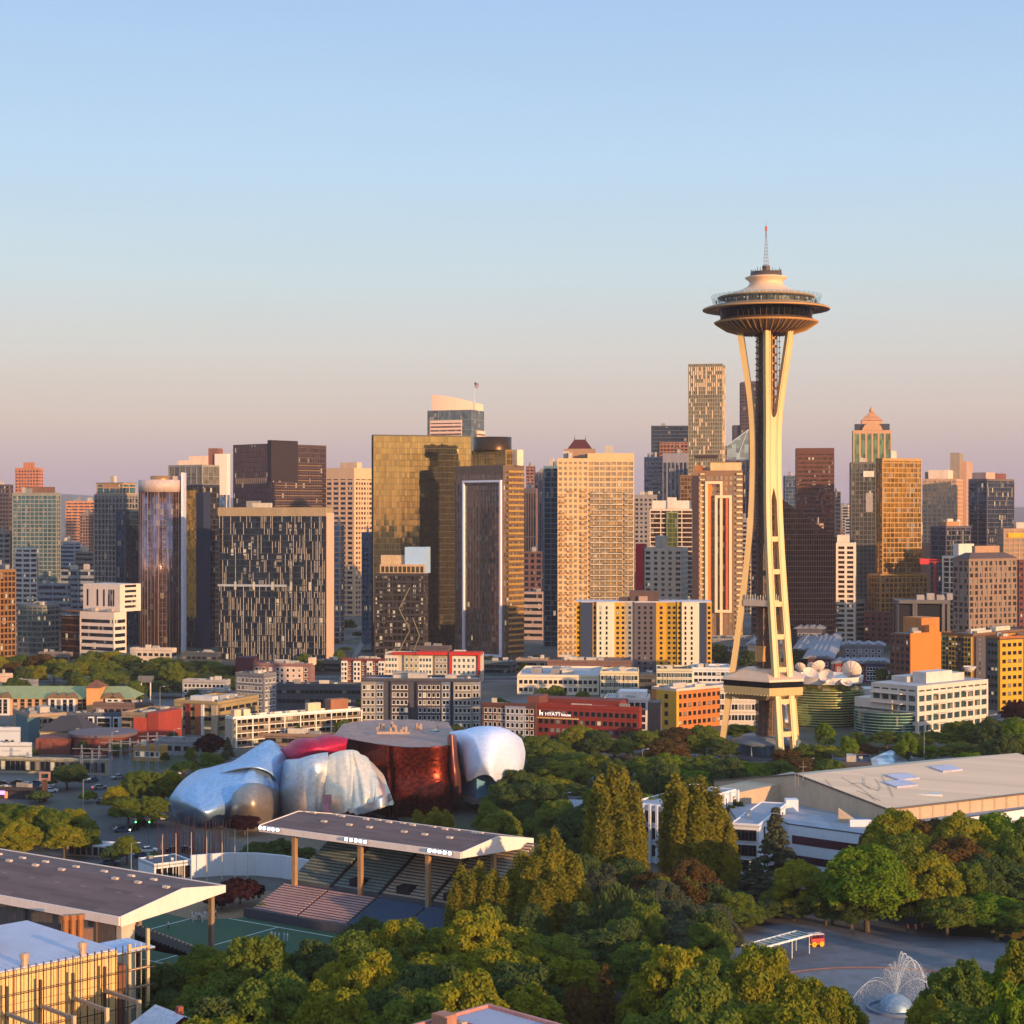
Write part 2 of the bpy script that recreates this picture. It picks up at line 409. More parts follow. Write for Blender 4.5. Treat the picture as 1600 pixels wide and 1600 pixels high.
def road(name, pts, wid, z=.004, mat=None, kerb=True):
    """strip along ground points"""
    b = MB(); L_ = []; R_ = []
    pts = [Vector((p[0], p[1])) for p in pts]
    for i, p in enumerate(pts):
        d = (pts[min(i + 1, len(pts) - 1)] - pts[max(i - 1, 0)]).normalized(); n_ = Vector((-d.y, d.x)) * wid / 2
        L_.append(p + n_); R_.append(p - n_)
    for i in range(len(pts) - 1): b.face([(*R_[i], z), (*R_[i + 1], z), (*L_[i + 1], z), (*L_[i], z)])
    o = struct(name, b, mat or ASPH)
    if kerb:
        k = MB()
        for S, sg in ((L_, 1), (R_, -1)):
            for i in range(len(pts) - 1):
                d = (pts[i + 1] - pts[i]).normalized(); n_ = Vector((-d.y, d.x)) * 3 * sg
                a, c = S[i], S[i + 1]
                q = [(a.x, a.y), (c.x, c.y), (c.x + n_.x, c.y + n_.y), (a.x + n_.x, a.y + n_.y)]
                k.prism(q, -.05, .13)
        struct('pavement', k, PAVE)
    return o
road('road', [G(60, 1262), G(150, 1290), G(235, 1312)], 16, .008, kerb=False)
road('road', [G(-60, 1222), G(80, 1232), G(240, 1212), G(420, 1182), G(620, 1168), G(900, 1172)], 16, .004, kerb=False)
road('road', [G(245, 1330), G(225, 1285), G(170, 1215), G(150, 1165), G(170, 1105)], 18, .012, kerb=False)
road('road', [(-70, 880), (-92, 1400), (-105, 1900)], 26, .016)
road('road', [G(1000, 1178), G(1200, 1196), G(1440, 1190), G(1700, 1150)], 14, .004)
road('road', [(-400, 905), (500, 905)], 16, .004)
road('road', [(-380, 770), (-90, 752), (180, 735), (480, 745)], 14, .008)
struct('car_park', MB().face([(*G(100, 1345).xy, .02), (*G(330, 1345).xy, .02), (*G(300, 1300).xy, .02), (*G(120, 1300).xy, .02)]), ASPH)

# plaza with its ring and lawn
PM = glass((.135, .14, .165), cell=(3.1, 1.7, 9), metal=0, rough=.9, jit=0, var=.18, blind=2, name='plaza_paving')
pl = MB(); pts = [G(1060, 1445), G(1200, 1432), G(1400, 1424), G(1620, 1432), G(1720, 1500), G(1700, 1640), G(1180, 1640)]
pl.face([(p.x, p.y, .02) for p in pts]); struct('plaza', pl, PM)
FX, FY = G(1400, 1578).xy
rb = MB()
for r0, r1, z in ((27, 28.2, .03),):
    rb.lathe([(r0, z), (r1, z)], None, 96, FX, FY)
rb.lathe([(28.2, .0), (28.2, .16), (28.7, .16), (28.7, .0)], None, 96, FX, FY)
struct('plaza_ring', rb, wall((.22, .13, .12), name='brick_band', streak=False))
struct('plaza_bowl', MB().lathe([(0.1, .026), (27, .026)], None, 96, FX, FY), glass((.165, .17, .195), cell=(1.7, 3.3, 9), metal=0, rough=.85, jit=0, var=.16, blind=2, name='bowl_paving'))
struct('lawn', MB().face([(*G(1480, 1462).xy, .03), (*G(1600, 1468).xy, .03), (*G(1640, 1430).xy, .03), (*G(1500, 1436).xy, .03)]), GRASS)

# ================================================================== OBSERVATION TOWER
NX, NY = (1197 - 800) * 625 / F, 625.0
CREAM = wall((.66, .46, .21), rough=.45, var=.1, scale=.05, name='cream_paint')
CREAMW = wall((.76, .52, .35), rough=.45, var=.08, scale=.05, name='white_roof_paint')
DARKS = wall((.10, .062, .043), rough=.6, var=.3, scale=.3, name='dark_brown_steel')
ORG = wall((.55, .28, .09), rough=.5, var=.1, scale=.1, name='orange_gold_paint')
DGL = glass('1a2028', cell=(2, 2, 3), metal=.5, jit=.04, blind=2, name='tower_glass')
CGL = glass('9fb4ba', cell=(2, 2, 4), metal=.35, jit=.06, var=.3, blind=2, name='clear_glass_panel')
nd = thing('observation_tower', 'tall cream observation tower with a saucer top on flared tripod legs', 'tower', (NX, NY, 0))
PRO = [(0, 15.6), (9, 14.3), (19, 13.0), (30, 11.3), (41, 9.7), (53, 8.1), (64, 6.8), (75, 5.7), (84, 5.0), (95, 4.55), (106, 4.4), (114, 4.6), (122, 5.2), (130, 6.3), (138, 7.6), (149, 9.2)]
SEP = [(0, 2.75), (30, 2.5), (60, 2.3), (84, 2.1), (98, 1.9), (110, 1.9), (118, 2.05), (124, 2.5), (132, 3.2), (140, 3.9), (149, 4.6)]
def interp(T, z):
    for (a, b), (c, d) in zip(T, T[1:]):
        if z <= c:
            t = (z - a) / (c - a); t = t; return b + (d - b) * t
    return T[-1][1]
def smooth_i(T, z): return sum(interp(T, z + d) * w_ for d, w_ in ((-5, .2), (-2.5, .2), (0, .2), (2.5, .2), (5, .2))) if 5 < z < 144 else interp(T, z)
for phi in (170, 290, 50):
    f = R(phi); rad = Vector((math.cos(f), math.sin(f), 0)); tan = Vector((-math.sin(f), math.cos(f), 0))
    leg = obj('leg', None, nd)
    zs = [i * 149 / 60 for i in range(61)]
    for sg in (-1, 1):
        b = MB(); bw, bt = 1.0, 1.0
        def ring(z):
            c = rad * smooth_i(PRO, z) + tan * sg * smooth_i(SEP, z)
            return [c + rad * a * bt + tan * q * bw + Vector((0, 0, z)) for a, q in ((-1, -1), (1, -1), (1, 1), (-1, 1))]
        rows = [ring(z) for z in zs]
        for A, B_ in zip(rows, rows[1:]):
            for i in range(4): b.face([A[i], A[(i + 1) % 4], B_[(i + 1) % 4], B_[i]])
        # raised flange edges
        for e_ in (-1, 1):
            for A, B_, z in zip(rows, rows[1:], zs):
                pass
        b.face(rows[0][::-1]); b.face(rows[-1]); b.build('beam', CREAM, leg)
        # thin dark recess line down the outer face
        g = MB()
        for z0, z1 in zip(zs, zs[1:]):
            q = []
            for z in (z0, z1):
                c = rad * (smooth_i(PRO, z) + bt + .02) + tan * sg * smooth_i(SEP, z) + Vector((0, 0, z)); q.append((c - tan * .1 * 1 - tan * sg * .55, c + tan * .1 - tan * sg * .55))
            g.face([q[0][0], q[0][1], q[1][1], q[1][0]])
        g.build('seam', wall((.30, .24, .15), name='seam'), leg)
    # web between the beams at the waist, with pointed arches at both ends
    b = MB()
    z0, z1 = 85.5, 121.0; nU = 10
    for side in (-.92, .92):
        P_ = []
        for j in range(25):
            v = j / 24; row = []
            for i in range(nU + 1):
                u = i / nU * 2 - 1
                lo = z0 + 7 * (1 - min(1, abs(u) ** 1.0)) * 1.0 - 6 * abs(u) ** 3
                hi = z1 - 4.5 * (1 - u * u) + 4.5 * u * u * abs(u)
                z = lo + (hi - lo) * v
                row.append(rad * (smooth_i(PRO, z) + side) + tan * u * (smooth_i(SEP, z) - .1) + Vector((0, 0, z)))
            P_.append(row)
        b.grid(P_ if side > 0 else [r_[::-1] for r_ in P_])
        (Pa if False else None)
        if side < 0: Pin = P_
        else: Pout = P_
    for A, B_ in ((Pin[0], Pout[0]), (Pout[-1], Pin[-1])):
        b.grid([A, B_])
    b.build('web_plate', CREAM, leg)
    for z in (8.6, 19.5, 30.2, 41.3, 52.4, 63.5, 74.7):
        b = MB(); hz = .85
        c0 = rad * smooth_i(PRO, z) - tan * smooth_i(SEP, z); c1 = rad * smooth_i(PRO, z) + tan * smooth_i(SEP, z)
        q = [c0 + rad * .8, c1 + rad * .8, c1 - rad * .8, c0 - rad * .8]
        b.prism([(p.x, p.y) for p in q], z - hz, z + hz); b.build('crossbar', CREAM, leg)
# elevator core: hexagonal dark shaft with rails, lattice and ladder
core = MB(); core.lathe([(2.7, 0), (2.7, 148)], None, 6)
core.build('elevator_core', DARKS, nd)
lt = MB()
for i in range(6):
    a = 2 * math.pi * i / 6 + .1; b2 = 2 * math.pi * (i + 1) / 6 + .1
    pa = Vector((3.1 * math.cos(a), 3.1 * math.sin(a), 0)); pb = Vector((3.1 * math.cos(b2), 3.1 * math.sin(b2), 0))
    lt.bar(pa, pa + Vector((0, 0, 148)), .22)
    for k in range(37):
        z = k * 4; lt.bar(pa + Vector((0, 0, z)), pb + Vector((0, 0, z + 4)), .11, n=3); lt.bar(pb + Vector((0, 0, z)), pa + Vector((0, 0, z + 4)), .11, n=3)
        lt.bar(pa + Vector((0, 0, z)), pb + Vector((0, 0, z)), .13, n=3)
lt.build('core_lattice', wall((.24, .14, .09), name='rust_brown_steel'), nd)
ld = MB()
for x in (1.6, 3.3):
    ld.box(x - .14, x + .14, -3.5, -3.15, 19, 147)
for k in range(44): ld.box(1.7, 3.2, -3.46, -3.2, 19 + k * 2.9, 19.8 + k * 2.9)
ld.build('stair_rail', ORG, nd)
lb = MB()
for x in (-3.4, 4.6):
    for k in range(74): lb.box(x - .35, x + .35, -.5, .5, 1 + k * 2, 1.35 + k * 2)
    lb.box(x - .1, x + .1, -.1, .1, 0, 148)
lb.build('cable_rail', DARKS, nd)
for z0, x in ((33, -2.6), (44, 3.6)):
    ev = MB().box(x - 1.6, x + 1.6, -5.2, -2.9, z0, z0 + 4.2).box(x - 1.7, x + 1.7, -5.3, -2.8, z0 + 4.2, z0 + 4.7).box(x - 1.7, x + 1.7, -5.3, -2.8, z0 - .5, z0)
    ev.build('elevator_cab', ORG, nd)
# 100 ft level: triangular building with cut corners
def tri(r, cut, rot=50):
    pts = []
    for k in range(3):
        a = R(rot + 120 * k)
        for s_ in (-cut, cut): pts.append((r * math.cos(a + R(s_)), r * math.sin(a + R(s_))))
    return pts
def frustum(b, pa, za, pb, zb, mat=None):
    n_ = len(pa)
    for i in range(n_):
        j = (i + 1) % n_; b.face([(*pa[i], za), (*pa[j], za), (*pb[j], zb), (*pb[i], zb)], mat)
sk = MB(); frustum(sk, tri(10.5, 28), 19.6, tri(15.2, 24), 21.6); frustum(sk, tri(15.2, 24), 21.6, tri(15.9, 24), 24.3)
sk.face([(*p, 19.6) for p in tri(10.5, 28)][::-1]); sk.build('level_floor', CREAM, nd)
sk = MB(); sk.prism(tri(15.7, 24), 24.3, 26.3); sk.build('level_window_band', glass('12151a', cell=(2, 2, 3), metal=.15, jit=.03, blind=2), nd)
sk = MB(); frustum(sk, tri(16.2, 24), 26.3, tri(16.0, 24), 27.0); frustum(sk, tri(16.0, 24), 27.0, tri(7.5, 28), 29.9); sk.face([(*p, 29.9) for p in tri(7.5, 28)]); sk.face([(*p, 26.3) for p in tri(16.2, 24)][::-1])
sk.build('level_roof', CREAMW, nd)
sk = MB(); T0 = tri(15.4, 24); T1 = tri(11.5, 26)
for i in range(6):
    j = (i + 1) % 6; m_ = 14 if i % 2 else 4
    for k in range(m_):
        t = (k + .5) / m_
        a = Vector((T0[i][0] + (T0[j][0] - T0[i][0]) * t, T0[i][1] + (T0[j][1] - T0[i][1]) * t, 21.7)); c = Vector((T1[i][0] + (T1[j][0] - T1[i][0]) * t, T1[i][1] + (T1[j][1] - T1[i][1]) * t, 19.9))
        sk.bar(c, a, .28)
sk.build('bracket', CREAM, nd)['kind'] = 'stuff'
# platform at 53 m
sk = MB(); sk.prism(tri(8.6, 26, 50), 51.6, 53.6); sk.build('viewing_platform', CREAMW, nd)
sk = MB()
rnd = random.Random(3)
T0 = tri(8.3, 26)
for i in range(6):
    j = (i + 1) % 6
    for k in range(9):
        t = (k + .5) / 9; x = T0[i][0] + (T0[j][0] - T0[i][0]) * t; y = T0[i][1] + (T0[j][1] - T0[i][1]) * t
        sk.box(x - .12, x + .12, y - .12, y + .12, 53.6, 53.6 + rnd.uniform(1.1, 2.2))
sk.build('railing', wall((.5, .46, .4), name='rail'), nd)
# top house
def lathe(name, prof, mat, n=96, parent=None, smooth=True):
    return MB().lathe(prof, None, n).build(name, mat, parent or nd, smooth)
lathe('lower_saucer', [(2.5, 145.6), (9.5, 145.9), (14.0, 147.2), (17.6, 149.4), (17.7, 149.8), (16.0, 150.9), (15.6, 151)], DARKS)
rib = MB()
for k in range(48):
    a = 2 * math.pi * k / 48; c_, s_ = math.cos(a), math.sin(a); tx, ty = -s_ * .16, c_ * .16
    prof = [(14.9, 151.3), (17.9, 149.75), (17.6, 149.2), (14.0, 146.9), (9.5, 145.55), (9.5, 146.2), (13.5, 147.6)]
    A = [(r * c_ + tx, r * s_ + ty, z) for r, z in prof]; B_ = [(r * c_ - tx, r * s_ - ty, z) for r, z in prof]
    one = MB(); one.face(A[::-1]); one.face(B_)
    for i in range(7): one.face([A[i], A[(i + 1) % 7], B_[(i + 1) % 7], B_[i]])
    one.build('saucer_rib', ORG, nd)
lathe('rim', [(17.5, 149.3), (18.0, 149.6), (18.0, 149.95), (17.4, 150.0)], ORG)
lathe('restaurant_glass', [(15.3, 150.2), (16.3, 154.3)], DGL, 72, smooth=False)
mu = MB()
for k in range(48):
    a = 2 * math.pi * k / 48; c_, s_ = math.cos(a), math.sin(a); mu.bar((15.4 * c_, 15.4 * s_, 150.3), (16.35 * c_, 16.35 * s_, 154.3), .09, n=3)
mu.build('mullion', DARKS, nd)
lathe('restaurant_soffit', [(14.5, 154.2), (17.6, 154.5), (17.7, 154.9), (18.2, 155.0)], ORG)
# halo ring on spokes
lathe('halo_ring', [(17.6, 154.7), (21.2, 153.9), (21.9, 154.1), (21.9, 154.5), (21.0, 154.9), (17.7, 155.35), (17.6, 154.7)], wall((.16, .13, .10), rough=.5, name='bronze_ring'))
lathe('halo_edge', [(21.85, 153.95), (22.05, 154.2), (21.85, 154.55)], ORG)
lathe('observation_deck', [(17.7, 154.9), (18.3, 155.1), (18.3, 155.6), (17.9, 155.7), (12, 155.7)], wall((.3, .2, .11), name='deck_edge'))
lathe('deck_wall', [(13.2, 156.3), (13.2, 158.3)], wall((.05, .045, .042), rough=.4, name='dark_wall'))
lathe('deck_ceiling', [(13, 158.15), (16.5, 158.15)], wall((.16, .12, .09), name='deck_ceiling'))
gp = []
for k in range(48):
    a0 = 2 * math.pi * (k + .06) / 48; a1 = 2 * math.pi * (k + .94) / 48
    b = MB(); q = []
    for a, in ((a0,), (a1,)):
        q.append(((18.3 * math.cos(a), 18.3 * math.sin(a), 155.7), (19.2 * math.cos(a), 19.2 * math.sin(a), 159.0), (19.12 * math.cos(a), 19.12 * math.sin(a), 159.0), (18.22 * math.cos(a), 18.22 * math.sin(a), 155.7)))
    A, B_ = q
    b.face([A[0], B_[0], B_[1], A[1]]); b.face([A[2], B_[2], B_[3], A[3]]); b.face([A[1], B_[1], B_[2], A[2]])
    gp.append(b)
def clearglass():
    m, n, l, p = nodes('barrier_glass'); tr = n.new('ShaderNodeBsdfTransparent'); tr.inputs[0].default_value = (.93, .96, .96, 1)
    p.inputs['Base Color'].default_value = (.5, .6, .6, 1); p.inputs['Roughness'].default_value = .1; p.inputs['Metallic'].default_value = .6
    ms = n.new('ShaderNodeMixShader'); ms.inputs[0].default_value = .14
    l.new(tr.outputs[0], ms.inputs[1]); l.new(p.outputs[0], ms.inputs[2]); l.new(ms.outputs[0], n['Material Output'].inputs[0]); return m
BG = clearglass()
for b in gp: b.build('glass_barrier', BG, nd)
lathe('roof', [(16.6, 158.2), (16.7, 158.5), (16.2, 158.8), (12.6, 159.7), (8.8, 161.0), (6.9, 162.0), (5.9, 162.9), (5.7, 163.4), (5.9, 164.0), (6.6, 164.7), (7.25, 165.15), (7.3, 165.4), (6.4, 165.7), (.1, 165.8)], CREAMW)
lathe('roof_edge', [(16.55, 158.1), (16.85, 158.4), (16.5, 158.7)], ORG)
lathe('service_ring', [(5.6, 165.6), (5.3, 167.3), (5.1, 167.3), (5.1, 166.6), (.1, 166.6)], DARKS)
sk = MB()
rnd = random.Random(5)
for k in range(30):
    a = 2 * math.pi * k / 30; sk.box(5.2 * math.cos(a) - .1, 5.2 * math.cos(a) + .1, 5.2 * math.sin(a) - .1, 5.2 * math.sin(a) + .1, 166.9, 167.7 + rnd.random() * .9)
sk.build('service_railing', DARKS, nd)
lathe('spire_drum', [(1.35, 166.6), (1.35, 169.5), (.1, 169.5)], DARKS, 12, smooth=False)
sp = MB()
for k in range(3):
    a = 2 * math.pi * k / 3 + .4; sp.bar((.95 * math.cos(a), .95 * math.sin(a), 169.4), (.16 * math.cos(a), .16 * math.sin(a), 182), .09, .06)
for k in range(10):
    z = 170 + k * 1.15; r_ = .95 - .79 * (z - 169.4) / 12.6; pp = [(r_ * math.cos(2 * math.pi * j / 3 + .4), r_ * math.sin(2 * math.pi * j / 3 + .4), z) for j in range(3)]
    for j in range(3): sp.bar(pp[j], pp[(j + 1) % 3], .05, n=3)
sp.bar((0, 0, 179), (0, 0, 185.2), .12, .05); sp.build('spire', wall((.20, .15, .13), name='spire_steel'), nd)
MB().box(-.35, .35, -.35, .35, 181.6, 183.2).build('beacon', wall((.5, .12, .07), name='beacon_red'), nd)
# base pavilion
lathe('base_glass', [(11.4, .6), (11.6, 4.1)], glass('5d7480', cell=(1.6, 1.6, 4), metal=.4, jit=.08, lit=.15, name='pavilion_glass'), 48, smooth=False)
lathe('base_roof', [(11.8, 4.1), (12.0, 4.6), (8.5, 5.6), (8.4, 6.4), (.1, 6.5)], wall((.16, .17, .19), rough=.5, name='base_roof'), 48)
lathe('base_terrace', [(.1, .55), (18.5, .55), (19.2, .9), (19.4, .9), (19.4, -.1)], wall((.06, .06, .075), rough=.5, name='terrace'), 72)

# ================================================================== SKYLINE
RG = wall('6a645f', scale=.4, streak=False, name='roofing')
def tower(name, label, L, Cn, Rr, top, Y, th, gl, fr, depth=None, bay=3.0, fl=3.4, pw=.5, sh=.9, proud=.25, par=1.5, units=3, group='towers of the downtown skyline', cat='tower', sproud=None, roof=True, **kw):
    B = Bld(name, label, cat, L, Cn, Rr, top, Y, th, depth, group)
    B.skin(gl, fr, bay, fl, pw, sh, proud, par=par, sproud=sproud, **kw)
    if roof: B.roof(RG, n=units, z=B.h + .02)
    return B
g_blue = glass('6f93b0', cell=(1.5, 1.5, 3.4), lit=.01)
g_dark = glass('3c5068', cell=(1.5, 1.5, 3.4), metal=.7, lit=.015)
g_brown = glass('6a4a38', cell=(1.6, 1.6, 3.6), metal=.7, lit=.02)
g_gold = glass('a08a54', cell=(1.6, 1.6, 3.6), metal=.85, jit=.018, rough=.05, blind=.97)
g_tan = glass('d0b48c', cell=(1.5, 1.5, 3.3), metal=.45, lit=.01, blind=.6, var=.35)
g_teal = glass('5a8890', cell=(1.5, 1.5, 3.3), metal=.6, lit=.02)
g_black = glass('1b1a20', cell=(1.6, 1.6, 3.6), metal=.6, blind=.98)
W = wall
# far left
B = tower('office_tower', 'dark brown and blue slab tower cut by the left edge of the photo', -20, 14, 20, 757, 1500, 15, g_dark, W('5a4a46'), sh=1.6)
B = tower('brick_tower', 'far orange brick tower with small square windows, standing highest at far left', 24, 60, 67, 731, 2250, 12, g_dark, W('c07850'), bay=4, fl=4, pw=1.7, sh=2.0, units=0)
B.box('penthouse', -B.a * .72, -B.a * .28, 4, B.b - 4, B.h, B.h + 7, W('c07850'))
B = tower('apartment_tower', 'pale teal glass apartment tower with a flat brown roof box at far left', 20, 88, 94, 770, 1350, 8, g_teal, W('8f8d84'), bay=3.4, fl=3.1, pw=.5, sh=.8)
B.box('penthouse', -B.a * .84, -B.a * .08, 3, B.b - 3, B.h, B.h + 4.5, W('7d5a4a'))
B = tower('brown_block', 'gold and brown midrise cut by the left edge beside the park trees', -30, 0, 24, 890, 1000, 50, g_brown, W('8a6238'), bay=2.5, fl=3.2, pw=.6, sh=.9)
B = tower('apartment_block', 'greyish green midrise with balconies behind the park trees at left', 28, 66, 92, 946, 1060, 25, g_teal, W('7f807a'), bay=3.5, fl=3.2, sh=1.0, sproud=.9)
B = tower('far_office', 'far orange tan office slab with long window rows behind the teal tower', 103, 150, 156, 783, 2400, 5, g_dark, W('cf8a5c'), bay=9, fl=4, pw=1, sh=2.2)
B = tower('far_apartment', 'brown grid apartment block in front of the far orange office slab', 125, 150, 153, 803, 1900, 10, g_brown, W('8f7468'), fl=3.2, pw=.8)
for i, (l, c, r, t, y, cc, nm) in enumerate([(92, 112, 124, 845, 1700, '7c6e6c', 'low grey block with a flat roof right of the teal tower'), (118, 146, 150, 862, 1400, '8a8078', 'banded grey car park block beside the twin tower base'), (60, 105, 110, 912, 1250, '7d848c', 'grey blue banded office midrise behind the white stepped office'),
        (95, 150, 152, 890, 1300, '8a8f94', 'pale grey low block between the teal tower and the gridded tower'), (25, 60, 68, 985, 1120, '8d8f96', 'pale grey wall block low at the left behind the trees')]):
    tower('low_block', nm, l, c, r, t, y, 10, g_dark, W(cc), bay=12, fl=4, pw=.8, sh=2.2, cat='building', group='low blocks between the towers')
# white stepped office
B = Bld('white_office', 'cream white stepped office block with ribbon windows above the park trees', 'building', 126, 178, 196, 957, 1010, 30, None, 'towers of the downtown skyline')
wm = W('e6cfc0', var=.12)
B.skin(g_dark, wm, bay=40, fl=3.9, pw=1.2, sh=1.9, proud=.3, par=3)
B.roof(RG, n=2)
x0 = -B.a * 1.15; B.box('upper_block', x0, -1, 6, B.b + 14, B.h, B.z(914), wm)
for k, u in enumerate((.12, .38, .55, .68, .74, .8)): B.box('window', x0 * (1 - u) - .6, x0 * (1 - u) + .6, 5.9, 6.1, B.h + 3, B.z(914) - 3, g_dark)
for k in range(5): B.box('window', -1.1, -.9, 10, B.b + 10, B.h + 2 + k * 2.9, B.h + 3.4 + k * 2.9, g_dark)
B.box('side_wing', -B.a - 17, -B.a - .4, 2, B.b, 0, B.z(965), g_brown)
b = MB()
for k in range(7): b.box(-B.a - 17.2, -B.a - .3, 1.8, B.b + .2, 3 + k * 4, 3.8 + k * 4)
b.build('spandrel', W('70482c'), B.e)
# gridded tower + dark right side
B = tower('apartment_tower', 'grey gridded apartment tower with a tan roof box, left of the round tower', 148, 192, 215, 772, 1130, 28, g_dark, W('8f867c'), bay=2.7, fl=3.3, pw=.7, sh=.7, units=0)
B.skin(g_teal, W('c09a72'), bay=5, fl=4, z0=B.h + .05, z1=B.z(754), x0=-B.a + 1, x1=-1, y0=1, y1=B.b - 1, gname='upper_glass', fname='upper_frame', sh=.6)
B.box('penthouse', -B.a + 6, -4, .8, B.b - 4, B.h + 3.5, B.z(757), W('b98864'))
B.roof(RG, z=B.z(754), n=1)
B.skin(glass('31506b', cell=(1.5, 1.5, 3.3), metal=.75), W('3a4654'), bay=6, fl=3.3, pw=.15, sh=.25, x0=-4, x1=3, y0=-1.5, y1=B.b * .8, z1=B.z(796), gname='corner_glass', fname='corner_frame')
# round tower
RTX, RTY = (246 - 800) * 1065 / F, 1075
e = thing('round_tower', 'round glass tower with a white ring crown and copper drum on top', 'tower', (RTX, RTY, 0), 0, 'towers of the downtown skyline')
zt = CAMZ - (766 - 800) * 1065 / F; r = 32.5 * 1065 / F
g_rt = glass('a08890', cell=(2.0, 2.0, 3.3), metal=.85, rough=.10, jit=.03, blind=.95)
prof = MB()
pts = []
for i in range(72):
    a = 2 * math.pi * i / 72; rr = r * (1 + .045 * (1 if (i // 4) % 2 else -1)); pts.append((rr * math.cos(a), rr * math.sin(a)))
prof.prism(pts, 0, zt); prof.build('glass_facade', g_rt, e, True)
b = MB()
for i in range(36):
    a = 2 * math.pi * (i + .5) / 36; rr = r * 1.045; b.bar((rr * math.cos(a), rr * math.sin(a), 0), (rr * math.cos(a), rr * math.sin(a), zt), .12 if i % 3 else .26)
b.build('facade_fins', W('a48a80', rough=.4, metal=.4), e)
b = MB()
for k in range(int(zt / 3.4)): b.lathe([(r * 1.0, k * 3.4), (r * 1.0, k * 3.4 + .35)], None, 48)
b.build('spandrel', W('5d4a4a'), e)
MB().lathe([(r * .9, zt - 1), (r * 1.06, zt - 1), (r * 1.08, zt + 6), (r * .95, zt + 6.3), (.1, zt + 6.1)], None, 64).build('crown_ring', W('ccb4ac', rough=.5), e, True)
MB().lathe([(r * .5, zt + 6), (r * .5, zt + 8.6), (.1, zt + 8.7)], None, 40).build('copper_drum', W('c08a52', rough=.35, metal=.6), e, True)
MB().box(r * .62, r * .95, -3, 3, zt + 6, zt + 8.5).build('plant_room', W('b9a49c'), e)
fx = (281 - 246) * 1065 / F
MB().box(fx, fx + 1.3, -6, 4, 0, CAMZ + 62 * 1065 / F).build('white_fin', W('e8e2f0', rough=.4), e)
# dark tower with gold reflection
B = tower('glass_tower', 'dark glass tower with a grey paned crown, right of the round tower', 264, 316, 342, 757, 1110, 35, glass('54504a', cell=(1.4, 1.4, 3.3), metal=.85, jit=.03, blind=.94, lit=.01), W('2c3240'), bay=3.0, fl=3.3, pw=.25, sh=.6, units=0)
B.skin(glass('8a8478', cell=(3, 3, 4), metal=.5, jit=.02, blind=2), W('9a9488'), bay=5, fl=5, pw=.3, sh=.3, z0=B.h + .05, z1=B.z(726), gname='crown_glass', fname='crown_frame'); B.roof(RG, z=B.z(726), n=0)
B.box('painted_reflection', B.fx(284), B.fx(309), -.9, -.3, B.z(965), B.z(766), glass('d8a850', cell=(1.2, 1.2, 1.65), metal=.75, jit=.03, var=.6, blind=2))  # reflected sun glow put in as a gold coloured panel
B.wall(W('1d2a44', var=.1), x0=-4, x1=2.2, y0=-1.2, y1=5, z1=B.z(770), name='corner_pier')
B = tower('white_tower', 'far white slab tower with a brown stair box, lit pink behind the dark glass tower', 336, 354, 359, 709, 1750, 15, g_blue, W('f2dccb', var=.06), bay=14, fl=60, pw=5, sh=2, par=40, units=0)
B.box('stair_box', -B.a - 8, -B.a + 2, 2, 14, 0, B.z(700), W('8a5648'))
B.box('lower_wing', -B.a - 28, -B.a - 8.1, 1, 14, 0, B.z(712), W('e8c8b0'))
B.box('rooftop_block', -B.a - 40, -B.a - 12, .6, 13, 0, B.z(719), W('e8cbb4'))
# dark brown notched tower
B = Bld('brown_tower', 'dark brown glass tower with a notched crown behind the striped block', 'tower', 365, 423, 509, 693, 1260, 42, None, 'towers of the downtown skyline')
gb = glass('6a585c', cell=(1.5, 1.5, 3.6), metal=.8, jit=.025, blind=.97, lit=.02)
yb = B.ry(464)
B.skin(gb, W('564648'), bay=1.6, fl=3.6, pw=.25, sh=.5, proud=.2, par=1, z1=B.h)
B.roof(RG, n=0)
B.wall(W('2b2028', var=.15), x0=-3, x1=1.0, y0=-.4, y1=yb, z0=B.h - 26, z1=B.h + 2.5, name='crown_panel')
for k in range(7):
    b = MB()
    for i in range(16): b.box(-B.a + 3 + i * (B.a - 6) / 16, -B.a + 3.6 + i * (B.a - 6) / 16, -.55, -.1, B.h - 28 - k * 22, B.h - 24 - k * 22)
    b.build('louvre', W('b89a84'), B.e)
b = MB()
for k in range(24): b.box(.2, .6, 2, B.b - 4, 34 + k * 3.6, 34.7 + k * 3.6)
b.build('light_spandrel', W('7d6248'), B.e)
# irregular striped block
B = Bld('striped_tower', 'broad dark glass block covered in irregular pale vertical fins', 'tower', 342, 508, 519, 793, 1010, 11, None, 'towers of the downtown skyline')
gs = glass('2c3e50', cell=(1.5, 1.5, 3.5), metal=.6, jit=.05, blind=.95, lit=.01)
B.skin(gs, W('242a33'), bay=6, fl=3.55, pw=.2, sh=.7, proud=.15, par=5); B.box('crown_band', -B.a - .5, .5, -.5, B.b + .5, B.h - 4.8, B.h + .1, W('a58f70'))
B.roof(RG, n=2)
b = MB(); rnd = random.Random(11); n_ = 66
for i in range(n_):
    x = -B.a + (i + .5) * B.a / n_
    k = 0
    while k < 24:
        run = rnd.choice((1, 1, 1, 2, 2, 3)); dens = .22 + .30 * (i / n_) + (.16 if k < 10 else 0)
        if rnd.random() < dens: b.box(x - .10, x + .10, -.26, -.14, k * 3.55 + .3, min(B.h - 5, (k + run) * 3.55 - .1))
        k += run
b.build('pale_fin', W('d8c8b4', rough=.6), B.e)['kind'] = 'stuff'
zl = B.z(914)
B.box('ledge', -B.a - .3, -B.a * .36, -1.3, -.1, zl - 1.2, zl, W('a8adb4'))
for k in range(5): B.box('ledge_post', -B.a + 10 + k * 11 - .5, -B.a + 10 + k * 11 + .5, -1.4, -.15, zl - 3, zl + 1.5, W('c0b8ac'))
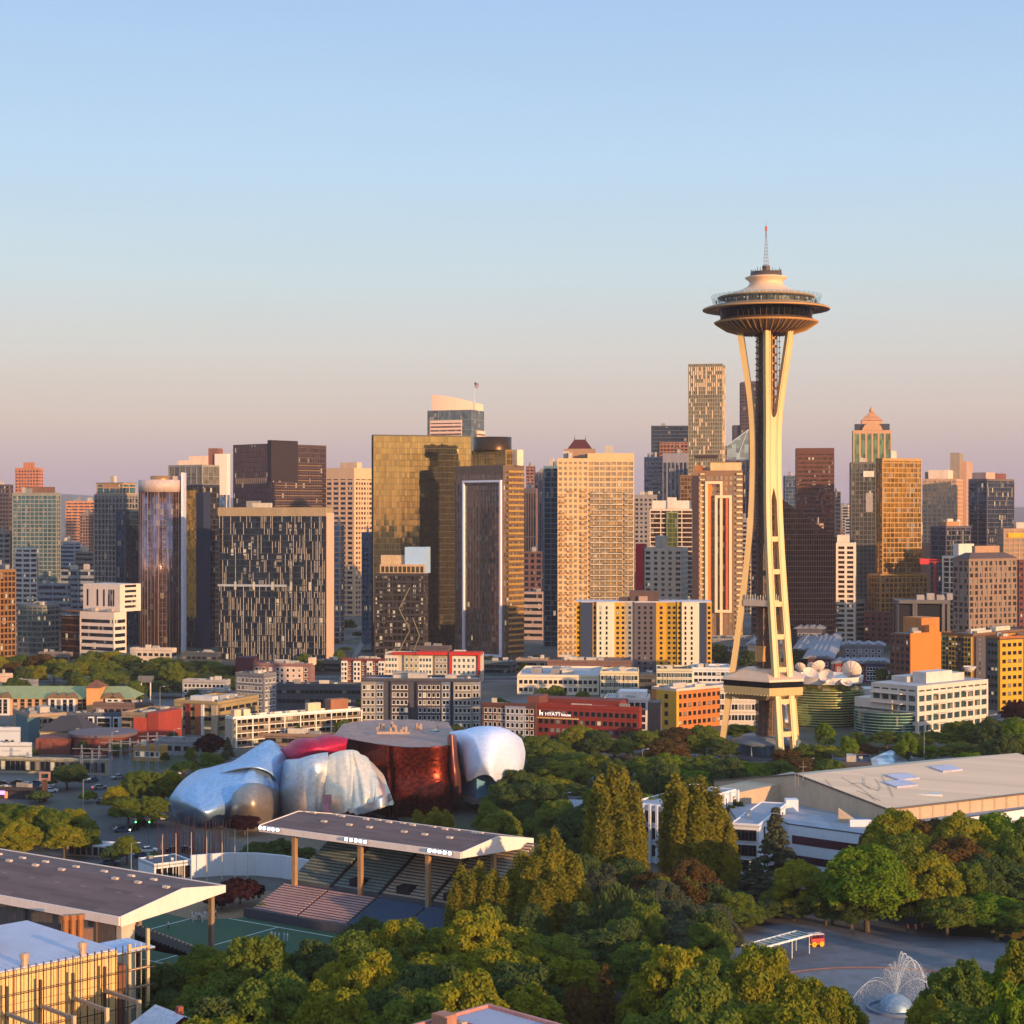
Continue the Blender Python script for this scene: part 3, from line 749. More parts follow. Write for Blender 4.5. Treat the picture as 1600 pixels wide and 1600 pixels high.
B.box('side_slab', .5, 1.1, .5, B.b, 0, B.h - 3, W('d9b39c', var=.08))
B = tower('narrow_slab', 'narrow pink slab with a bluish window strip beside the striped block', 522, 531, 537, 818, 1150, 20, g_blue, W('d6a890'), bay=20, fl=3.4, pw=1.5, sh=.8)
B = tower('concrete_tower', 'tan concrete tower with deep window openings and a small roof block', 509, 553, 581, 731, 1450, 32, g_dark, W('dcb08a', var=.12), bay=7, fl=4.0, pw=1.3, sh=1.9, proud=.9, par=9, units=0)
B.box('penthouse', -B.a * .7, -B.a * .1, 8, B.b * .6, B.h, B.z(722), W('e0b894'))
b = MB()
for k in range(int(B.h / 4) - 2):
    for i in range(int(B.b / 3.6)): b.box(.6, .99, i * 3.6 + .2, i * 3.6 + 1.5, k * 4 + .5, k * 4 + 4.2)
b.build('side_pier', W('dcb08a', var=.12), B.e)
B = tower('glass_slab', 'narrow blue glass slab in shade at the street canyon', 566, 577, 582, 832, 1150, 10, g_blue, W('4d6a86'), bay=3, fl=3.4)
# gold glass tower
gg = glass('a89870', cell=(1.6, 1.6, 3.6), metal=.9, var=.22, jit=.010, rough=.045, blind=2)
B = tower('gold_glass_tower', 'big flat glass tower glowing gold at the top and dark below', 581, 583.5, 736, 679, 1080, 74, gg, W('2c2a24', rough=.5), bay=1.6, fl=3.6, pw=.07, sh=.2, proud=.08, units=0, par=.8)
# small gold lit office
B = tower('braced_office', 'glass office with diagonal braces and gold lit windows before the gold tower', 586, 662, 668, 896, 1005, 12, glass('5c5648', cell=(1.5, 1.5, 3.6), metal=.8, jit=.06, lit=.05, blind=.85), W('3a3436'), bay=2.6, fl=3.7, pw=.35, sh=1.2, units=2)
B.skin(g_gold, W('caa680'), bay=2.6, fl=3.4, pw=.5, sh=.4, z0=B.h + .05, z1=B.z(882), y0=.8, x0=-B.a + 3, gname='upper_glass', fname='upper_frame')
B.box('blue_screen', B.fx(631), B.fx(664), 2, 12, B.h, B.z(855), W('a9c8ea', rough=.4, var=.08)); B.box('lift_room', B.fx(592), B.fx(630), 4, 12, B.h, B.z(868), W('cdb088'))
b = MB()
for u0, z0, u1, z1 in ((.5, .12, .72, .36), (.72, .36, .5, .6), (.5, .6, .72, .84), (.78, .1, .92, .3), (.92, .3, .78, .5)):
    b.bar((-B.a * (1 - u0), -.5, B.h * z0), (-B.a * (1 - u1), -.5, B.h * z1), .3)
b.build('brace', W('8f8468'), B.e)
# tall white needle neighbour
B = Bld('curved_top_tower', 'far tall tower with a sloping cream crown and a roof flagpole', 'tower', 668, 737, 756, 640, 2100, 22, None, 'towers of the downtown skyline')
B.skin(glass('6f7d80', cell=(3, 3, 4), metal=.6), W('7f8482'), bay=16, fl=12, pw=.6, sh=.5, proud=.2, par=.5); B.roof(RG, n=0)
B.skin(glass('7a5448', cell=(3, 3, 4), metal=.3), W('e9c4ae', var=.08), bay=80, fl=4.4, pw=1, sh=2.4, x0=-B.a + 4, x1=-B.a * .22, y0=-1.2, z1=B.z(656), gname='bay_glass', fname='bay_bands', par=3)
B.skin(glass('7a5448', cell=(3, 3, 4), metal=.3), W('e9c4ae', var=.08), bay=80, fl=4.4, pw=1, sh=2.4, x0=-4, x1=1.2, y0=B.b * .4, z1=B.z(672), gname='side_glass', fname='side_bands', par=3)
b = MB(); n_ = 14; A = []; D = []
for i in range(n_ + 1):
    u = i / n_; x = -B.a * .92 + u * B.a * .92; A.append((x, 2 + 10 * u * u)); D.append(B.z(615) - 10 * u ** 1.6)
poly = A + [(0, B.b - 2), (-B.a * .92, B.b - 2)]
b.prism(poly, B.h, D + [D[-1] - 1, D[0]]); b.build('crown', W('f0cdb2', var=.06), B.e)
fp = MB().bar((-1, B.b * .3, B.h), (-1, B.b * .3, B.z(596)), .5, .25); fp.build('flagpole', W('e8e0d8'), B.e)
fl = MB(); fz = B.z(596)
for k in range(6):
    m_ = W('b5453c') if k % 2 == 0 else W('e8ddd8')
    fl.face([(-1, B.b * .3 - .3, fz - k * 1.0), (5 - k * .4, B.b * .3 - .9, fz - 2.6 - k * 1.1), (5 - k * .4, B.b * .3 - .9, fz - 3.7 - k * 1.1), (-1, B.b * .3 - .3, fz - 1 - k)], m_)
fl.face([(-1, B.b * .3 - .35, fz), (1.4, B.b * .3 - .65, fz - 1), (1.4, B.b * .3 - .65, fz - 4.2), (-1, B.b * .3 - .35, fz - 3)], W('33406e')); fl.build('flag', None, B.e)
# white framed tower
B = Bld('framed_tower', 'brown glass tower with a large thin white frame on its front', 'tower', 712, 786, 818, 727, 1020, 44, None, 'towers of the downtown skyline')
B.skin(glass('8c7668', cell=(1.5, 1.5, 3.2), metal=.35, jit=.03, blind=.93, lit=.006), W('6e5a4c'), bay=2.4, fl=3.2, pw=.3, sh=.6, proud=.2, par=4, z1=B.h)
B.roof(RG, n=0)
xa, xb, zb_, za_ = B.fx(725), B.fx(785.5) - .2, B.z(1027), B.z(750)
fm = W('f0e6f2', rough=.4, var=.05)
b = MB()
for q in ((xa, xa + 1.2, zb_, za_), (xb - 1.2, xb, zb_, za_), (xa + 1.21, xb - 1.21, za_ - 1.2, za_), (xa + 1.21, xb - 1.21, zb_, zb_ + 1.2)): b.box(q[0], q[1], -1.6, -.1, q[2], q[3])
b.build('white_frame', fm, B.e)
b = MB()
for k in range(33): b.box(.1, 1.4, 3, B.b - 1, 4 + k * 3.2, 4.25 + k * 3.2); b.box(1.25, 1.4, 3, B.b - 1, 4.25 + k * 3.2, 5.2 + k * 3.2)
b.build('balcony', W('c79a4c', rough=.3, metal=.4), B.e)['kind'] = 'stuff'
B.skin(g_gold, W('8f7240'), bay=3, fl=3.4, pw=.4, sh=.4, x0=-B.a * .72, x1=-1, y0=3, y1=B.b * .8, z0=B.h + .1, z1=B.h + 9, gname='upper_glass', fname='upper_frame')
b = MB(); cx_, cy_ = -B.a * .4, B.b * .42
b.lathe([(11, B.h + 9), (11, B.h + 16.5), (10.7, B.h + 16.5), (10.7, B.h + 15.2), (.1, B.h + 15.2)], None, 40, cx_, cy_); b.build('crown_drum', W('4a3420', rough=.35, metal=.6), B.e, True)
B.box('crown_panel', -B.a * .66, -B.a * .35, 2.2, 8, B.h + 9, B.h + 16.4, W('2e2632', rough=.4))
B.box('lift_shaft', -1, 3, B.b * .5, B.b * .8, B.h, B.h + 9, W('e6cbb0'))
# between
B = tower('striped_office', 'far pink brown office with fine vertical ribs right of the white framed tower', 818, 837, 839, 763, 1700, 6, g_brown, W('c98e70'), bay=2.2, fl=60, pw=1.1, sh=1, par=5)
B = tower('dark_office', 'far dark office tower with vertical ribs beside the pink ribbed one', 836, 852, 856, 738, 1900, 6, g_dark, W('5d5260'), bay=4, fl=60, pw=1.3, sh=1)
B = tower('far_tower', 'far brown tower top peeking over the pink ribbed office', 822, 834, 836, 728, 2200, 6, g_brown, W('9a6a5c'), bay=4, fl=4, pw=1, sh=1.5)
B = tower('banded_office', 'low pinkish office with dark ribbon windows right of the white framed tower', 816, 848, 856, 925, 1180, 15, g_dark, W('c0a69c'), bay=60, fl=4.2, pw=1, sh=2.3)
B = tower('brick_office', 'small brown brick office with pink cornices above the banded office', 818, 846, 852, 862, 1350, 15, g_dark, W('7b544a'), bay=5, fl=4.4, pw=1.6, sh=1.6)
B = tower('blue_tower', 'narrow blue green glass apartment tower left of the big tan tower', 850, 872, 878, 728, 1120, 15, glass('45697a', cell=(1.5, 1.5, 3.2), metal=.65, lit=.01), W('6f8b98'), bay=4.2, fl=3.2, pw=.3, sh=.4, sproud=.6)
# big tan tower
B = Bld('tan_apartment_tower', 'broad tan apartment tower with stacked white balconies and a dark red hipped roof', 'tower', 872, 990, 994, 716, 1040, 3, 34, 'towers of the downtown skyline')
tm = W('e2b988', var=.1)
xs = B.fx(918)
B.skin(g_tan, tm, bay=3.0, fl=3.15, pw=1.2, sh=1.35, proud=.2, x1=xs, z1=B.z(716), par=2)
B.roof(RG, x1=xs, z=B.z(716), n=2)
B.skin(g_tan, tm, bay=3.3, fl=3.15, pw=.5, sh=.9, proud=.22, x0=xs + .3, z1=B.z(708), y0=1.5, par=5, gname='main_glass', fname='main_frame'); B.roof(RG, x0=xs + .3, y0=1.5, z=B.z(708), n=1)
b = MB(); g2 = MB()
for k in range(30):
    z = 3 + k * 3.15
    for (x0_, x1_) in ((xs + 1.5, -B.a * .14), (-B.a * .12, -.5)):
        if z < B.z(738):
            b.box(x0_, x1_, -1.1, 1.4, z, z + .3); g2.box(x0_ + .1, x1_ - .1, -1.05, -.98, z + .3, z + 1.2)
b.build('balcony_slab', W('f1ddc2', var=.05), B.e)['kind'] = 'stuff'; g2.build('balcony_glass', glass('b9a68c', cell=(3, 3, 3.15), metal=.5, jit=.06, blind=2), B.e)['kind'] = 'stuff'
rnd = random.Random(4); b = MB()
for k in range(30):
    for x in (-B.a + 2.5, -B.a + 7.5, -B.a * .66):
        if rnd.random() < .7: b.box(x - 1.5, x + 1.5, -1.3, -.2, 4 + k * 3.15, 4.25 + k * 3.15); b.box(x - 1.5, x + 1.5, -1.3, -1.2, 4.25 + k * 3.15, 5.1 + k * 3.15)
b.build('balcony', W('b58c62'), B.e)['kind'] = 'stuff'
hx0, hx1, hz0, hz1 = B.fx(881), B.fx(930), B.z(700), B.z(685)
B.box('roof_storey', hx0, hx1, 10, 27, B.z(716), hz0, W('a3826a'))
b = MB(); x2, x3 = B.fx(886), B.fx(925)
pa = [(x2, 10.5), (x3, 10.5), (x3, 26), (x2, 26)]; pb = [(x2 + 4, 15), (x3 - 4, 15), (x3 - 4, 22), (x2 + 4, 22)]
frustum(b, pa, hz0, pb, hz1); b.face([(*p, hz1) for p in pb])
for p in pb: b.bar((*p, hz1), (*p, hz1 + 2), .25, .08)
b.build('hipped_roof', W('57201c', rough=.7), B.e)
# colourful block
B = Bld('colour_block_apartments', 'wide apartment slab painted in yellow, navy and white vertical bands', 'building', 900, 1112, 1118, 941, 930, 2, 18, 'midrise apartment blocks')
navy, yel, wht, gry, ylo = W('2a3a58', var=.1), W('d09c26', var=.16), W('e6d4bc', var=.08), W('5d545c', var=.1), W('a8841c', var=.12)
seg = [(900, 908, yel, .0), (908, 926, navy, 1.2), (926, 932, yel, .6), (932, 960, wht, 2.2), (960, 970, yel, 1.4), (970, 977, W('c9a45e'), .8), (977, 991, W('a39c94'), .2), (991, 1025, gry, 1.2), (1025, 1041, yel, .7), (1041, 1058, ylo, .0), (1058, 1065, yel, .8), (1065, 1092, wht, 2.2), (1092, 1104, navy, 1.0), (1104, 1112, yel, .2)]
for i, (p0, p1, m_, yo) in enumerate(seg):
    xa, xb = B.fx(p0), B.fx(p1)
    B.wall(m_, x0=xa + .004, x1=xb, y0=-yo, y1=18 + .01 * i, name='wall_bay')
    B.box('roof_edge', xa - .02, xb + .02, -yo - .2, 18.3 + .02 * i, B.h - .1, B.h + .35 + .004 * i, W('cfc8cc'))
    nxw = max(1, round((p1 - p0) / 11)); ww = 1.4
    if m_ is navy: continue
    if m_ is wht: xm = (xa + xb) / 2; B.windows('L', xm - 4.2, xm + 2.2, 2, B.h - 1.5, 2, 13, 1.0, 1.5, FRD, WGL, y=-yo)
    elif m_ is gry: B.windows('L', xa + 1, xb - 1, 2, B.h - 1.5, 3, 13, 1.3, 1.4, FRD, WGL, y=-yo)
    else: B.windows('L', xa + .2, xb - .2, 2, B.h - 1.5, nxw, 13, min(ww, (xb - xa) * .6), 1.3, FRD, WGL, y=-yo)
B.box('penthouse', B.fx(985), B.fx(1030), 3, 12, B.h, B.z(924), W('5a4440')); B.box('penthouse', B.fx(968), B.fx(984.5), 4, 12, B.h, B.z(935), W('54403e'))
B.box('rooftop_unit', B.fx(998), B.fx(1012), 1, 2.8, B.h + .4, B.h + 3, W('a98c7a'))
B.done()
# small white tower with red strip
B = tower('white_midrise', 'small pale residential tower with a thin red side fin and roof tank', 1008, 1064, 1074, 856, 1120, 14, g_dark, W('d8cdc0', var=.08), bay=4.6, fl=3.3, pw=2.4, sh=1.6, units=0)
B.box('red_fin', -B.a - 6, -B.a - 1, 0, 8, 0, B.z(850), W('c8182a')); B.box('dark_fin', -B.a - .98, -B.a - .3, 1, 9, 0, B.z(855), W('4d5260'))
MB().lathe([(4, B.h), (4, B.z(838)), (.1, B.z(837))], None, 20, -B.a * .6, 8).build('water_tank', W('bfb7b2'), B.e); B.box('lift_room', -B.a * .55, -B.a * .4, 1, 4, B.h, B.h + 6, W('cfc0b2'))
B = tower('terraced_apartments', 'white gridded apartment tower with green glass bay behind the red finned tower', 1016, 1082, 1088, 795, 1260, 10, g_brown, W('dfc9b2', var=.1), bay=8, fl=3.3, pw=.7, sh=.7, units=0, sproud=.7)
B.skin(glass('8f9c5c', cell=(1.5, 1.5, 3.3), metal=.7), W('8a8f5c'), bay=3, fl=3.3, pw=.2, sh=.4, x0=-B.a * .6, x1=-B.a * .35, y0=-1.4, y1=4, z1=B.h - 2, gname='bay_glass', fname='bay_frame')
B.box('penthouse', -B.a + 1, -B.a * .12, 4, B.b - 5, B.h, B.z(782), W('f0d8c8')); B.box('stair_room', -B.a * .6, -B.a * .4, 3, 8, B.h + .1, B.z(777), W('f0d8c8'))
B = tower('grey_office', 'grey punched window office between the tan tower and the terraced apartments', 992, 1026, 1030, 773, 1500, 5, g_dark, W('948a86'), bay=3.4, fl=3.8, pw=1.7, sh=1.9)
B = tower('blue_striped_office', 'far blue grey office with horizontal bands left of the patterned tower', 1007, 1036, 1038, 714, 1750, 5, g_dark, W('7f7d8c'), bay=60, fl=4, pw=1, sh=1.9)
B = tower('ribbed_office', 'far dark office with pale vertical ribs beside the patterned tower', 1036, 1080, 1084, 708, 1720, 5, g_dark, W('8d8692'), bay=3.6, fl=80, pw=1.1, sh=1, par=9)
B = tower('blue_top_tower', 'far dark blue tower with a lit brown recess left of the patterned tower', 1018, 1077, 1080, 665, 2050, 4, glass('2b3f55', cell=(3, 3, 4), metal=.6), W('3a4252'), bay=10, fl=4.2, pw=.4, sh=1.3, units=1)
B.skin(g_brown, W('9a6650'), bay=4, fl=4, pw=.8, sh=1.4, x0=-B.a * .78, x1=-2, y0=-1.5, y1=2, z1=B.z(691), gname='recess_glass', fname='recess_frame')
# patterned tower
B = Bld('patterned_tower', 'tallest grey patterned tower with a tight grid and scattered bright panels', 'tower', 1076, 1128, 1137, 568, 1500, 12, 30, 'towers of the downtown skyline')
pm = W('8d8470', var=.15); pk = W('e8c8a4', var=.05)
B.b = 26
B.skin(glass('8a7f62', cell=(1.5, 1.5, 3.2), metal=.6, jit=.06), pm, bay=2.0, fl=3.3, pw=.7, sh=1.2, proud=.3, par=.5); B.roof(RG, n=0)
rnd = random.Random(9); b = MB(); nf = int(B.h / 3.3); nb = 16
for k in range(nf):
    for i in range(nb):
        pr = .17 if k < nf - 6 else .6
        if rnd.random() < pr: x = -B.a + (i + .5) * B.a / nb; b.box(x - .55, x + .4, -.7, -.35, k * 3.3 + .4, k * 3.3 + 3.6)
    for i in range(12):
        if rnd.random() < .4: y = (i + .5) * B.b / 12; b.box(.35, .7, y - .5, y + .5, k * 3.3 + .4, k * 3.3 + 3.6)
b.build('bright_panel', pk, B.e)['kind'] = 'stuff'
B.box('refuge_floor', -B.a * .8, -B.a * .12, -.8, -.3, B.z(716), B.z(711), W('3c2a28'))
B.skin(glass('8a5c28', cell=(1.5, 1.5, 3.2), metal=.6), W('8a6a44'), bay=3, fl=3.3, x0=-B.a - 6, x1=-B.a * .5, y0=-6, y1=8, z1=B.z(742), gname='podium_glass', fname='podium_frame')
# wedge and black tower behind
B = Bld('glass_wedge_tower', 'pale blue glass tower with a slanting wedge top behind the observation tower', 'tower', 1136, 1170, 1172, 718, 1700, 2, 24, 'towers of the downtown skyline')
B.skin(g_dark, W('5a5870'), bay=3, fl=60, pw=.8, sh=1, z1=B.h)
b = MB(); zt = [B.z(696), B.z(671), B.z(671), B.z(696)]
b.prism([(-B.a, 0), (0, 0), (0, 20), (-B.a, 20)], B.h, zt); b.build('wedge_glass', glass('9fb8cc', cell=(4, 4, 4), metal=.8, jit=.01, blind=2), B.e)
MB().bar((-B.a * .55, -.3, B.h), (-1, -.3, B.z(672)), .35).bar((-B.a, -.3, B.z(696)), (0, -.3, B.z(671)), .35).build('edge_mullion', W('c8cfd8'), B.e)
B = tower('black_tower', 'very tall dark brown tower right behind the observation tower', 1158, 1192, 1196, 597, 2200, 3, glass('3c3038', cell=(3, 3, 4), metal=.6), W('4a3a3e'), bay=4, fl=4, pw=.8, sh=1.4, units=0)
B.box('lower_step', -B.a - 9, -B.a, 4, 30, 0, B.z(664), W('3b3440')); B.box('upper_step', -B.a + 4, -2, 6, 30, B.h, B.z(595), W('4a3a3e'))
# tan brown framed tower
B = Bld('twin_frame_tower', 'brown tower with two tall overlapping white frames left of the observation tower', 'tower', 1083, 1160, 1166, 735, 1080, 7, 30, 'towers of the downtown skyline')
bm_ = W('8c6a50', var=.12)
B.skin(g_tan, bm_, bay=2.8, fl=3.3, pw=.8, sh=1.1, proud=.2, par=3); B.roof(RG, n=1)
x_ = B.fx
B.wall(W('3c3038'), x0=x_(1081.5), x1=x_(1092), y0=-.6, y1=10, z1=B.h - 3, name='dark_corner'); B.box('tan_corner', x_(1092), x_(1101), -.7, 1, 0, B.h - 8, W('c49a6c'))
def frame(x0, x1, z0, z1, m_, w_=1.6, pr=2.2):
    b = MB(); b.box(x0, x0 + w_, -pr, -.1, z0, z1).box(x1 - w_, x1, -pr, -.1, z0, z1).box(x0 + w_ + .003, x1 - w_ - .003, -pr, -.1, z1 - w_, z1)
    if z0 > 2: b.box(x0 + w_ + .003, x1 - w_ - .003, -pr, -.1, z0, z0 + w_)
    b.build('white_frame', m_, B.e)
fwm = W('f2d2ae', var=.05)
frame(x_(1102), x_(1129), 0, B.z(752), fwm); frame(x_(1117), x_(1143.5), B.z(957), B.z(774), fwm, pr=3.0)
B.box('orange_strip', x_(1106), x_(1112), -.8, -.22, 0, B.z(756), W('d8843c')); B.box('orange_strip', x_(1134), x_(1140), -2.4, -.25, B.z(954), B.z(778), W('d2683c'))
B.box('dark_bay', x_(1121), x_(1133.5), -1.4, -.24, B.z(954), B.z(778), glass('6a4a34', cell=(1.3, 1.3, 3.3), metal=.5, blind=.8))
b = MB()
for k in range(52): b.box(x_(1121), x_(1133.5), -1.9, -1.41, B.z(954) + 1.5 + k * 1.3, B.z(954) + 1.75 + k * 1.3)
b.build('sunshade', W('5a4234'), B.e)
b = MB()
for k in range(32): b.box(x_(1151), x_(1160), -1.5, -.25, 4 + k * 3.3, 5.1 + k * 3.3); b.box(x_(1094), x_(1101), -1.4, -.72, 4 + k * 3.3, 4.9 + k * 3.3)
b.build('balcony', W('e8cfa0'), B.e)
B.box('penthouse', x_(1110), -.5, 3, B.b - 3, B.h, B.z(722), W('e3bd8c')); B.box('roof_rim', x_(1109), 0, 2.5, B.b - 2.5, B.z(722), B.z(721), W('3a3034')); B.box('roof_lantern', x_(1085), x_(1098), -.2, 8, B.h, B.z(727), W('a86a3c')); B.box('roof_lantern', x_(1098), x_(1106), 4, 12, B.h, B.z(730), W('45393c'))
# dark sloped tower
B = Bld('sloped_roof_tower', 'near black tower whose roof slopes down to the right of the observation tower', 'tower', 1205, 1306, 1310, 838, 1080, 0, 40, 'towers of the downtown skyline')
gd = glass('24171e', cell=(2.1, 2.1, 3.2), metal=.5, blind=2, jit=.02)
pts = [(-B.a, 0), (B.fx(1222), 0), (0, 0), (0, 40), (B.fx(1222), 40), (-B.a, 40)]
zt = [B.z(780), B.z(780), B.z(840), B.z(840), B.z(780), B.z(780)]
MB().prism([pts[0], pts[1], pts[4], pts[5]], 0, B.z(780)).prism([(pts[1][0] + .01, 0), pts[2], pts[3], (pts[1][0] + .01, 40)], 0, [B.z(780), B.z(840), B.z(840), B.z(780)]).build('glass_facade', gd, B.e)
b = MB(); zz = 0
for k in range(int(B.z(780) / 3.2)):
    z = k * 3.2; lim = 0 if z < B.z(840) else B.fx(1222) * (z - B.z(840)) / (B.z(780) - B.z(840))
    b.box(-B.a - .1, lim - .3, -.12, -.03, z, z + .3)
for i in range(28):
    x = -B.a + (i + .5) * B.a / 28; zt_ = B.z(780) if x < B.fx(1222) else B.z(840) + (B.z(780) - B.z(840)) * x / B.fx(1222)
    b.box(x - .08, x + .08, -.15, -.125, 0, zt_ - .5)
b.build('facade_frame', W('1e1519', rough=.5), B.e)
B.box('podium', B.fx(1200), -8, -10, -.4, 0, 14, W('3a3440'))
B = tower('white_apartments', 'slim white balcony apartment tower on the right of the dark sloped tower', 1308, 1335, 1341, 848, 1150, 12, g_brown, W('efdcc8', var=.06), bay=5.4, fl=3.1, pw=1.6, sh=1.3, units=0, proud=.6)
B.box('penthouse', -B.a, -B.a * .3, 2, 10, B.h, B.z(836), W('f0dcc8'))
B = tower('brown_slab', 'tall reddish brown office slab with dark window rows behind the sloped tower', 1245, 1303, 1309, 700, 1600, 6, g_brown, W('633a2c', var=.12), bay=60, fl=3.9, pw=1.5, sh=1.9, par=5, units=0)
B = tower('blue_far_tower', 'far small bluish tower just left of the brown slab', 1227, 1243, 1246, 743, 2000, 3, g_blue, W('5d6478'), bay=4, fl=4)
B = tower('dark_far_slab', 'thin far dark slab on the right side of the brown slab', 1305, 1313, 1315, 768, 1750, 3, g_dark, W('56484e'), bay=4, fl=4)
B = tower('far_cream_block', 'far tiny cream block in the gap right of the brown slab', 1317, 1328, 1330, 812, 2500, 3, g_brown, W('d8a888'), bay=5, fl=4, pw=1.5, sh=1.5)
# pyramid tower
B = Bld('pyramid_top_tower', 'tall pinkish tower with arched crown and banded pyramid roof', 'tower', 1334, 1392, 1398, 672, 1600, 8, None, 'towers of the downtown skyline')
pk2 = W('cc9c78', var=.08)
B.skin(glass('7fa07c', cell=(2, 2, 4), metal=.7), pk2, bay=5.2, fl=60, pw=1.5, sh=2, proud=.5, z1=B.z(672), par=3); B.roof(RG, n=0)
for u0, u1, zt in ((-.97, -.72, 662), (-.28, -.03, 662)): B.box('corner_block', B.a * u0, B.a * u1, 1, 8, B.h, B.z(zt), W('3f4350'))
b = MB(); A = []; n_ = 18; xc, rr = -B.a * .5, B.a * .27
for i in range(n_ + 1):
    t = math.pi * i / n_; A.append((xc + rr * math.cos(t), B.h + rr * .75 * math.sin(t)))
for yy, rev in ((-1, 0), (12, 1)):
    b.face([(x, yy, z) for x, z in (A if rev else A[::-1])])
for (x0, z0), (x1, z1) in zip(A, A[1:]): b.face([(x0, -1, z0), (x1, -1, z1), (x1, 12, z1), (x0, 12, z0)])
b.build('arched_gable', pk2, B.e)
b = MB(); x0, x1 = -B.a * .78, -B.a * .22; b.box(x0, x1, 3, 20, B.h, B.z(657)); b.build('upper_storey', pk2, B.e)
b = MB(); cx_, cy_ = -B.a * .5, 11.5; hw = (x1 - x0) / 2; zb_, zt_ = B.z(657), B.z(642)
for k in range(7):
    s0 = 1 - k / 7.6; b.box(cx_ - hw * s0, cx_ + hw * s0, cy_ - 8.5 * s0, cy_ + 8.5 * s0, zb_ + k * (zt_ - zb_) / 7 + .1, zb_ + (k + .62) * (zt_ - zb_) / 7, W('a8684c'))
    s1 = s0 - .07; b.box(cx_ - hw * s1, cx_ + hw * s1, cy_ - 8.5 * s1, cy_ + 8.5 * s1, zb_ + (k + .62) * (zt_ - zb_) / 7, zb_ + (k + 1) * (zt_ - zb_) / 7 + .1, W('d8b498'))
b.build('pyramid_roof', None, B.e); MB().lathe([(2, zt_), (2, zt_ + 2), (1, zt_ + 3), (.2, zt_ + 5)], None, 12, cx_, cy_).build('finial', pk2, B.e)
B = tower('glass_apartment_tower', 'tall dull glass apartment tower in front of the pyramid topped tower', 1330, 1368, 1374, 722, 1290, 8, glass('6f7068', cell=(1.5, 1.5, 3.2), metal=.6, lit=.02), W('6a625c'), bay=3, fl=3.2, pw=.5, sh=.6, units=2)
B.box('pale_panel', -B.a * .5, -1, -.6, -.1, B.z(745), B.z(736), W('efd8c4')); B.box('grey_panel', -B.a * .4, -2, -.6, -.1, B.z(800), B.z(770), W('a89a94'))
# gold tower right
gg2 = glass('a07c40', cell=(1.5, 1.5, 3.2), metal=.75, jit=.035, rough=.08, blind=.9)
B = tower('gold_apartment_tower', 'golden gridded glass tower on a wider gold base at right', 1370, 1379, 1439, 716, 1150, 70, gg2, W('8d6834', rough=.5, metal=.3), bay=2.8, fl=3.2, pw=.35, sh=.6, proud=.25, units=1)
B.skin(gg2, W('b07c3a', rough=.5), bay=3.1, fl=3.2, pw=.8, sh=.9, proud=.5, x0=-B.a - 3, x1=4, y0=-4, y1=B.b + 2, z1=B.z(897), gname='podium_glass', fname='podium_frame')
B.box('aerial', -3, -2.8, 4, 4.2, B.h, B.h + 5, W('ddd')) if False else None
B.box('side_balconies', -B.a - 14, -B.a - 3.2, 2, 18, 0, B.z(905), W('8a6a58'))
# right group
B = tower('white_tan_tower', 'cream tower with white window bays and a pale roof block at right', 1442, 1494, 1513, 748, 1400, 20, g_tan, W('cfa382'), bay=3.6, fl=3.3, pw=1.2, sh=1.1, units=0)
B.box('penthouse', -B.a * .85, -B.a * .25, 3, B.b * .5, B.h, B.z(734), W('ecd0b8')); B.box('dark_penthouse', -B.a * .95, -B.a * .86, 3, 12, B.h, B.z(737), W('4a464c'))
B.box('rear_tower', -B.a * .3, 3, B.b * .5, B.b + 8, 0, B.z(718), W('bf9a84')); B.box('rear_shaft', -B.a * .34, -B.a * .05, B.b * .4, B.b * .7, B.h, B.z(705), W('9a8878'))
B.box('base_block', -B.a - 1, 0, -3, -.5, 0, B.z(848), W('9a6a54'))
B = tower('dark_balcony_tower', 'dark blue grey apartment tower with thin slabs near the right edge', 1514, 1542, 1584, 748, 1340, 45, g_dark, W('6c5e58'), bay=9, fl=3.3, pw=.3, sh=.35, units=0, sproud=.8)
B.box('penthouse', -B.a * .9, -2, 2, B.b * .4, B.h, B.z(738), W('caa090')); B.box('penthouse', -B.a * .4, -2, B.b * .42, B.b * .8, B.h, B.z(739), W('7c4a40'))
B = tower('terrace_tower', 'dark midrise with a tan flat roof terrace below the cream tower', 1455, 1478, 1516, 822, 1200, 50, g_dark, W('57505a'), bay=5, fl=3.4, pw=.7, sh=.7)
B.box('penthouse', -B.a * .5, -1, 2, B.b * .6, B.h, B.z(815), W('b8825c'))
B = tower('white_framed_midrise', 'midrise with white grid frame and canted roof block behind the grey tan tower', 1474, 1495, 1556, 869, 1120, 55, g_brown, W('e8d8c4', var=.06), bay=6, fl=3.3, pw=.7, sh=.6, units=0, proud=.5)
B.box('penthouse', -B.a * .6, -2, 4, B.b * .5, B.h, B.z(850), W('d8cfc4'))
B = tower('grey_tan_tower', 'grey and tan apartment tower with a low hipped roof near the right edge', 1490, 1514, 1588, 873, 1010, 62, glass('4c5258', cell=(1.8, 1.8, 3.3), metal=.55, blind=.62), W('8f7462', var=.12), bay=3.7, fl=3.3, pw=1.5, sh=1.1, units=0)
b = MB(); x0, x1, y0, y1 = -B.a, 0, 0, B.b; frustum(b, [(x0 - .6, y0 - .6), (x1 + .6, y0 - .6), (x1 + .6, y1 + .6), (x0 - .6, y1 + .6)], B.h + .02, [(x0 + 4, y0 + 5), (x1 - 4, y0 + 5), (x1 - 4, y1 - 5), (x0 + 4, y1 - 5)], B.h + 3.2)
b.face([(*p, B.h + 3.2) for p in [(x0 + 4, y0 + 5), (x1 - 4, y0 + 5), (x1 - 4, y1 - 5), (x0 + 4, y1 - 5)]]); b.build('hipped_roof', W('5a4a48'), B.e)
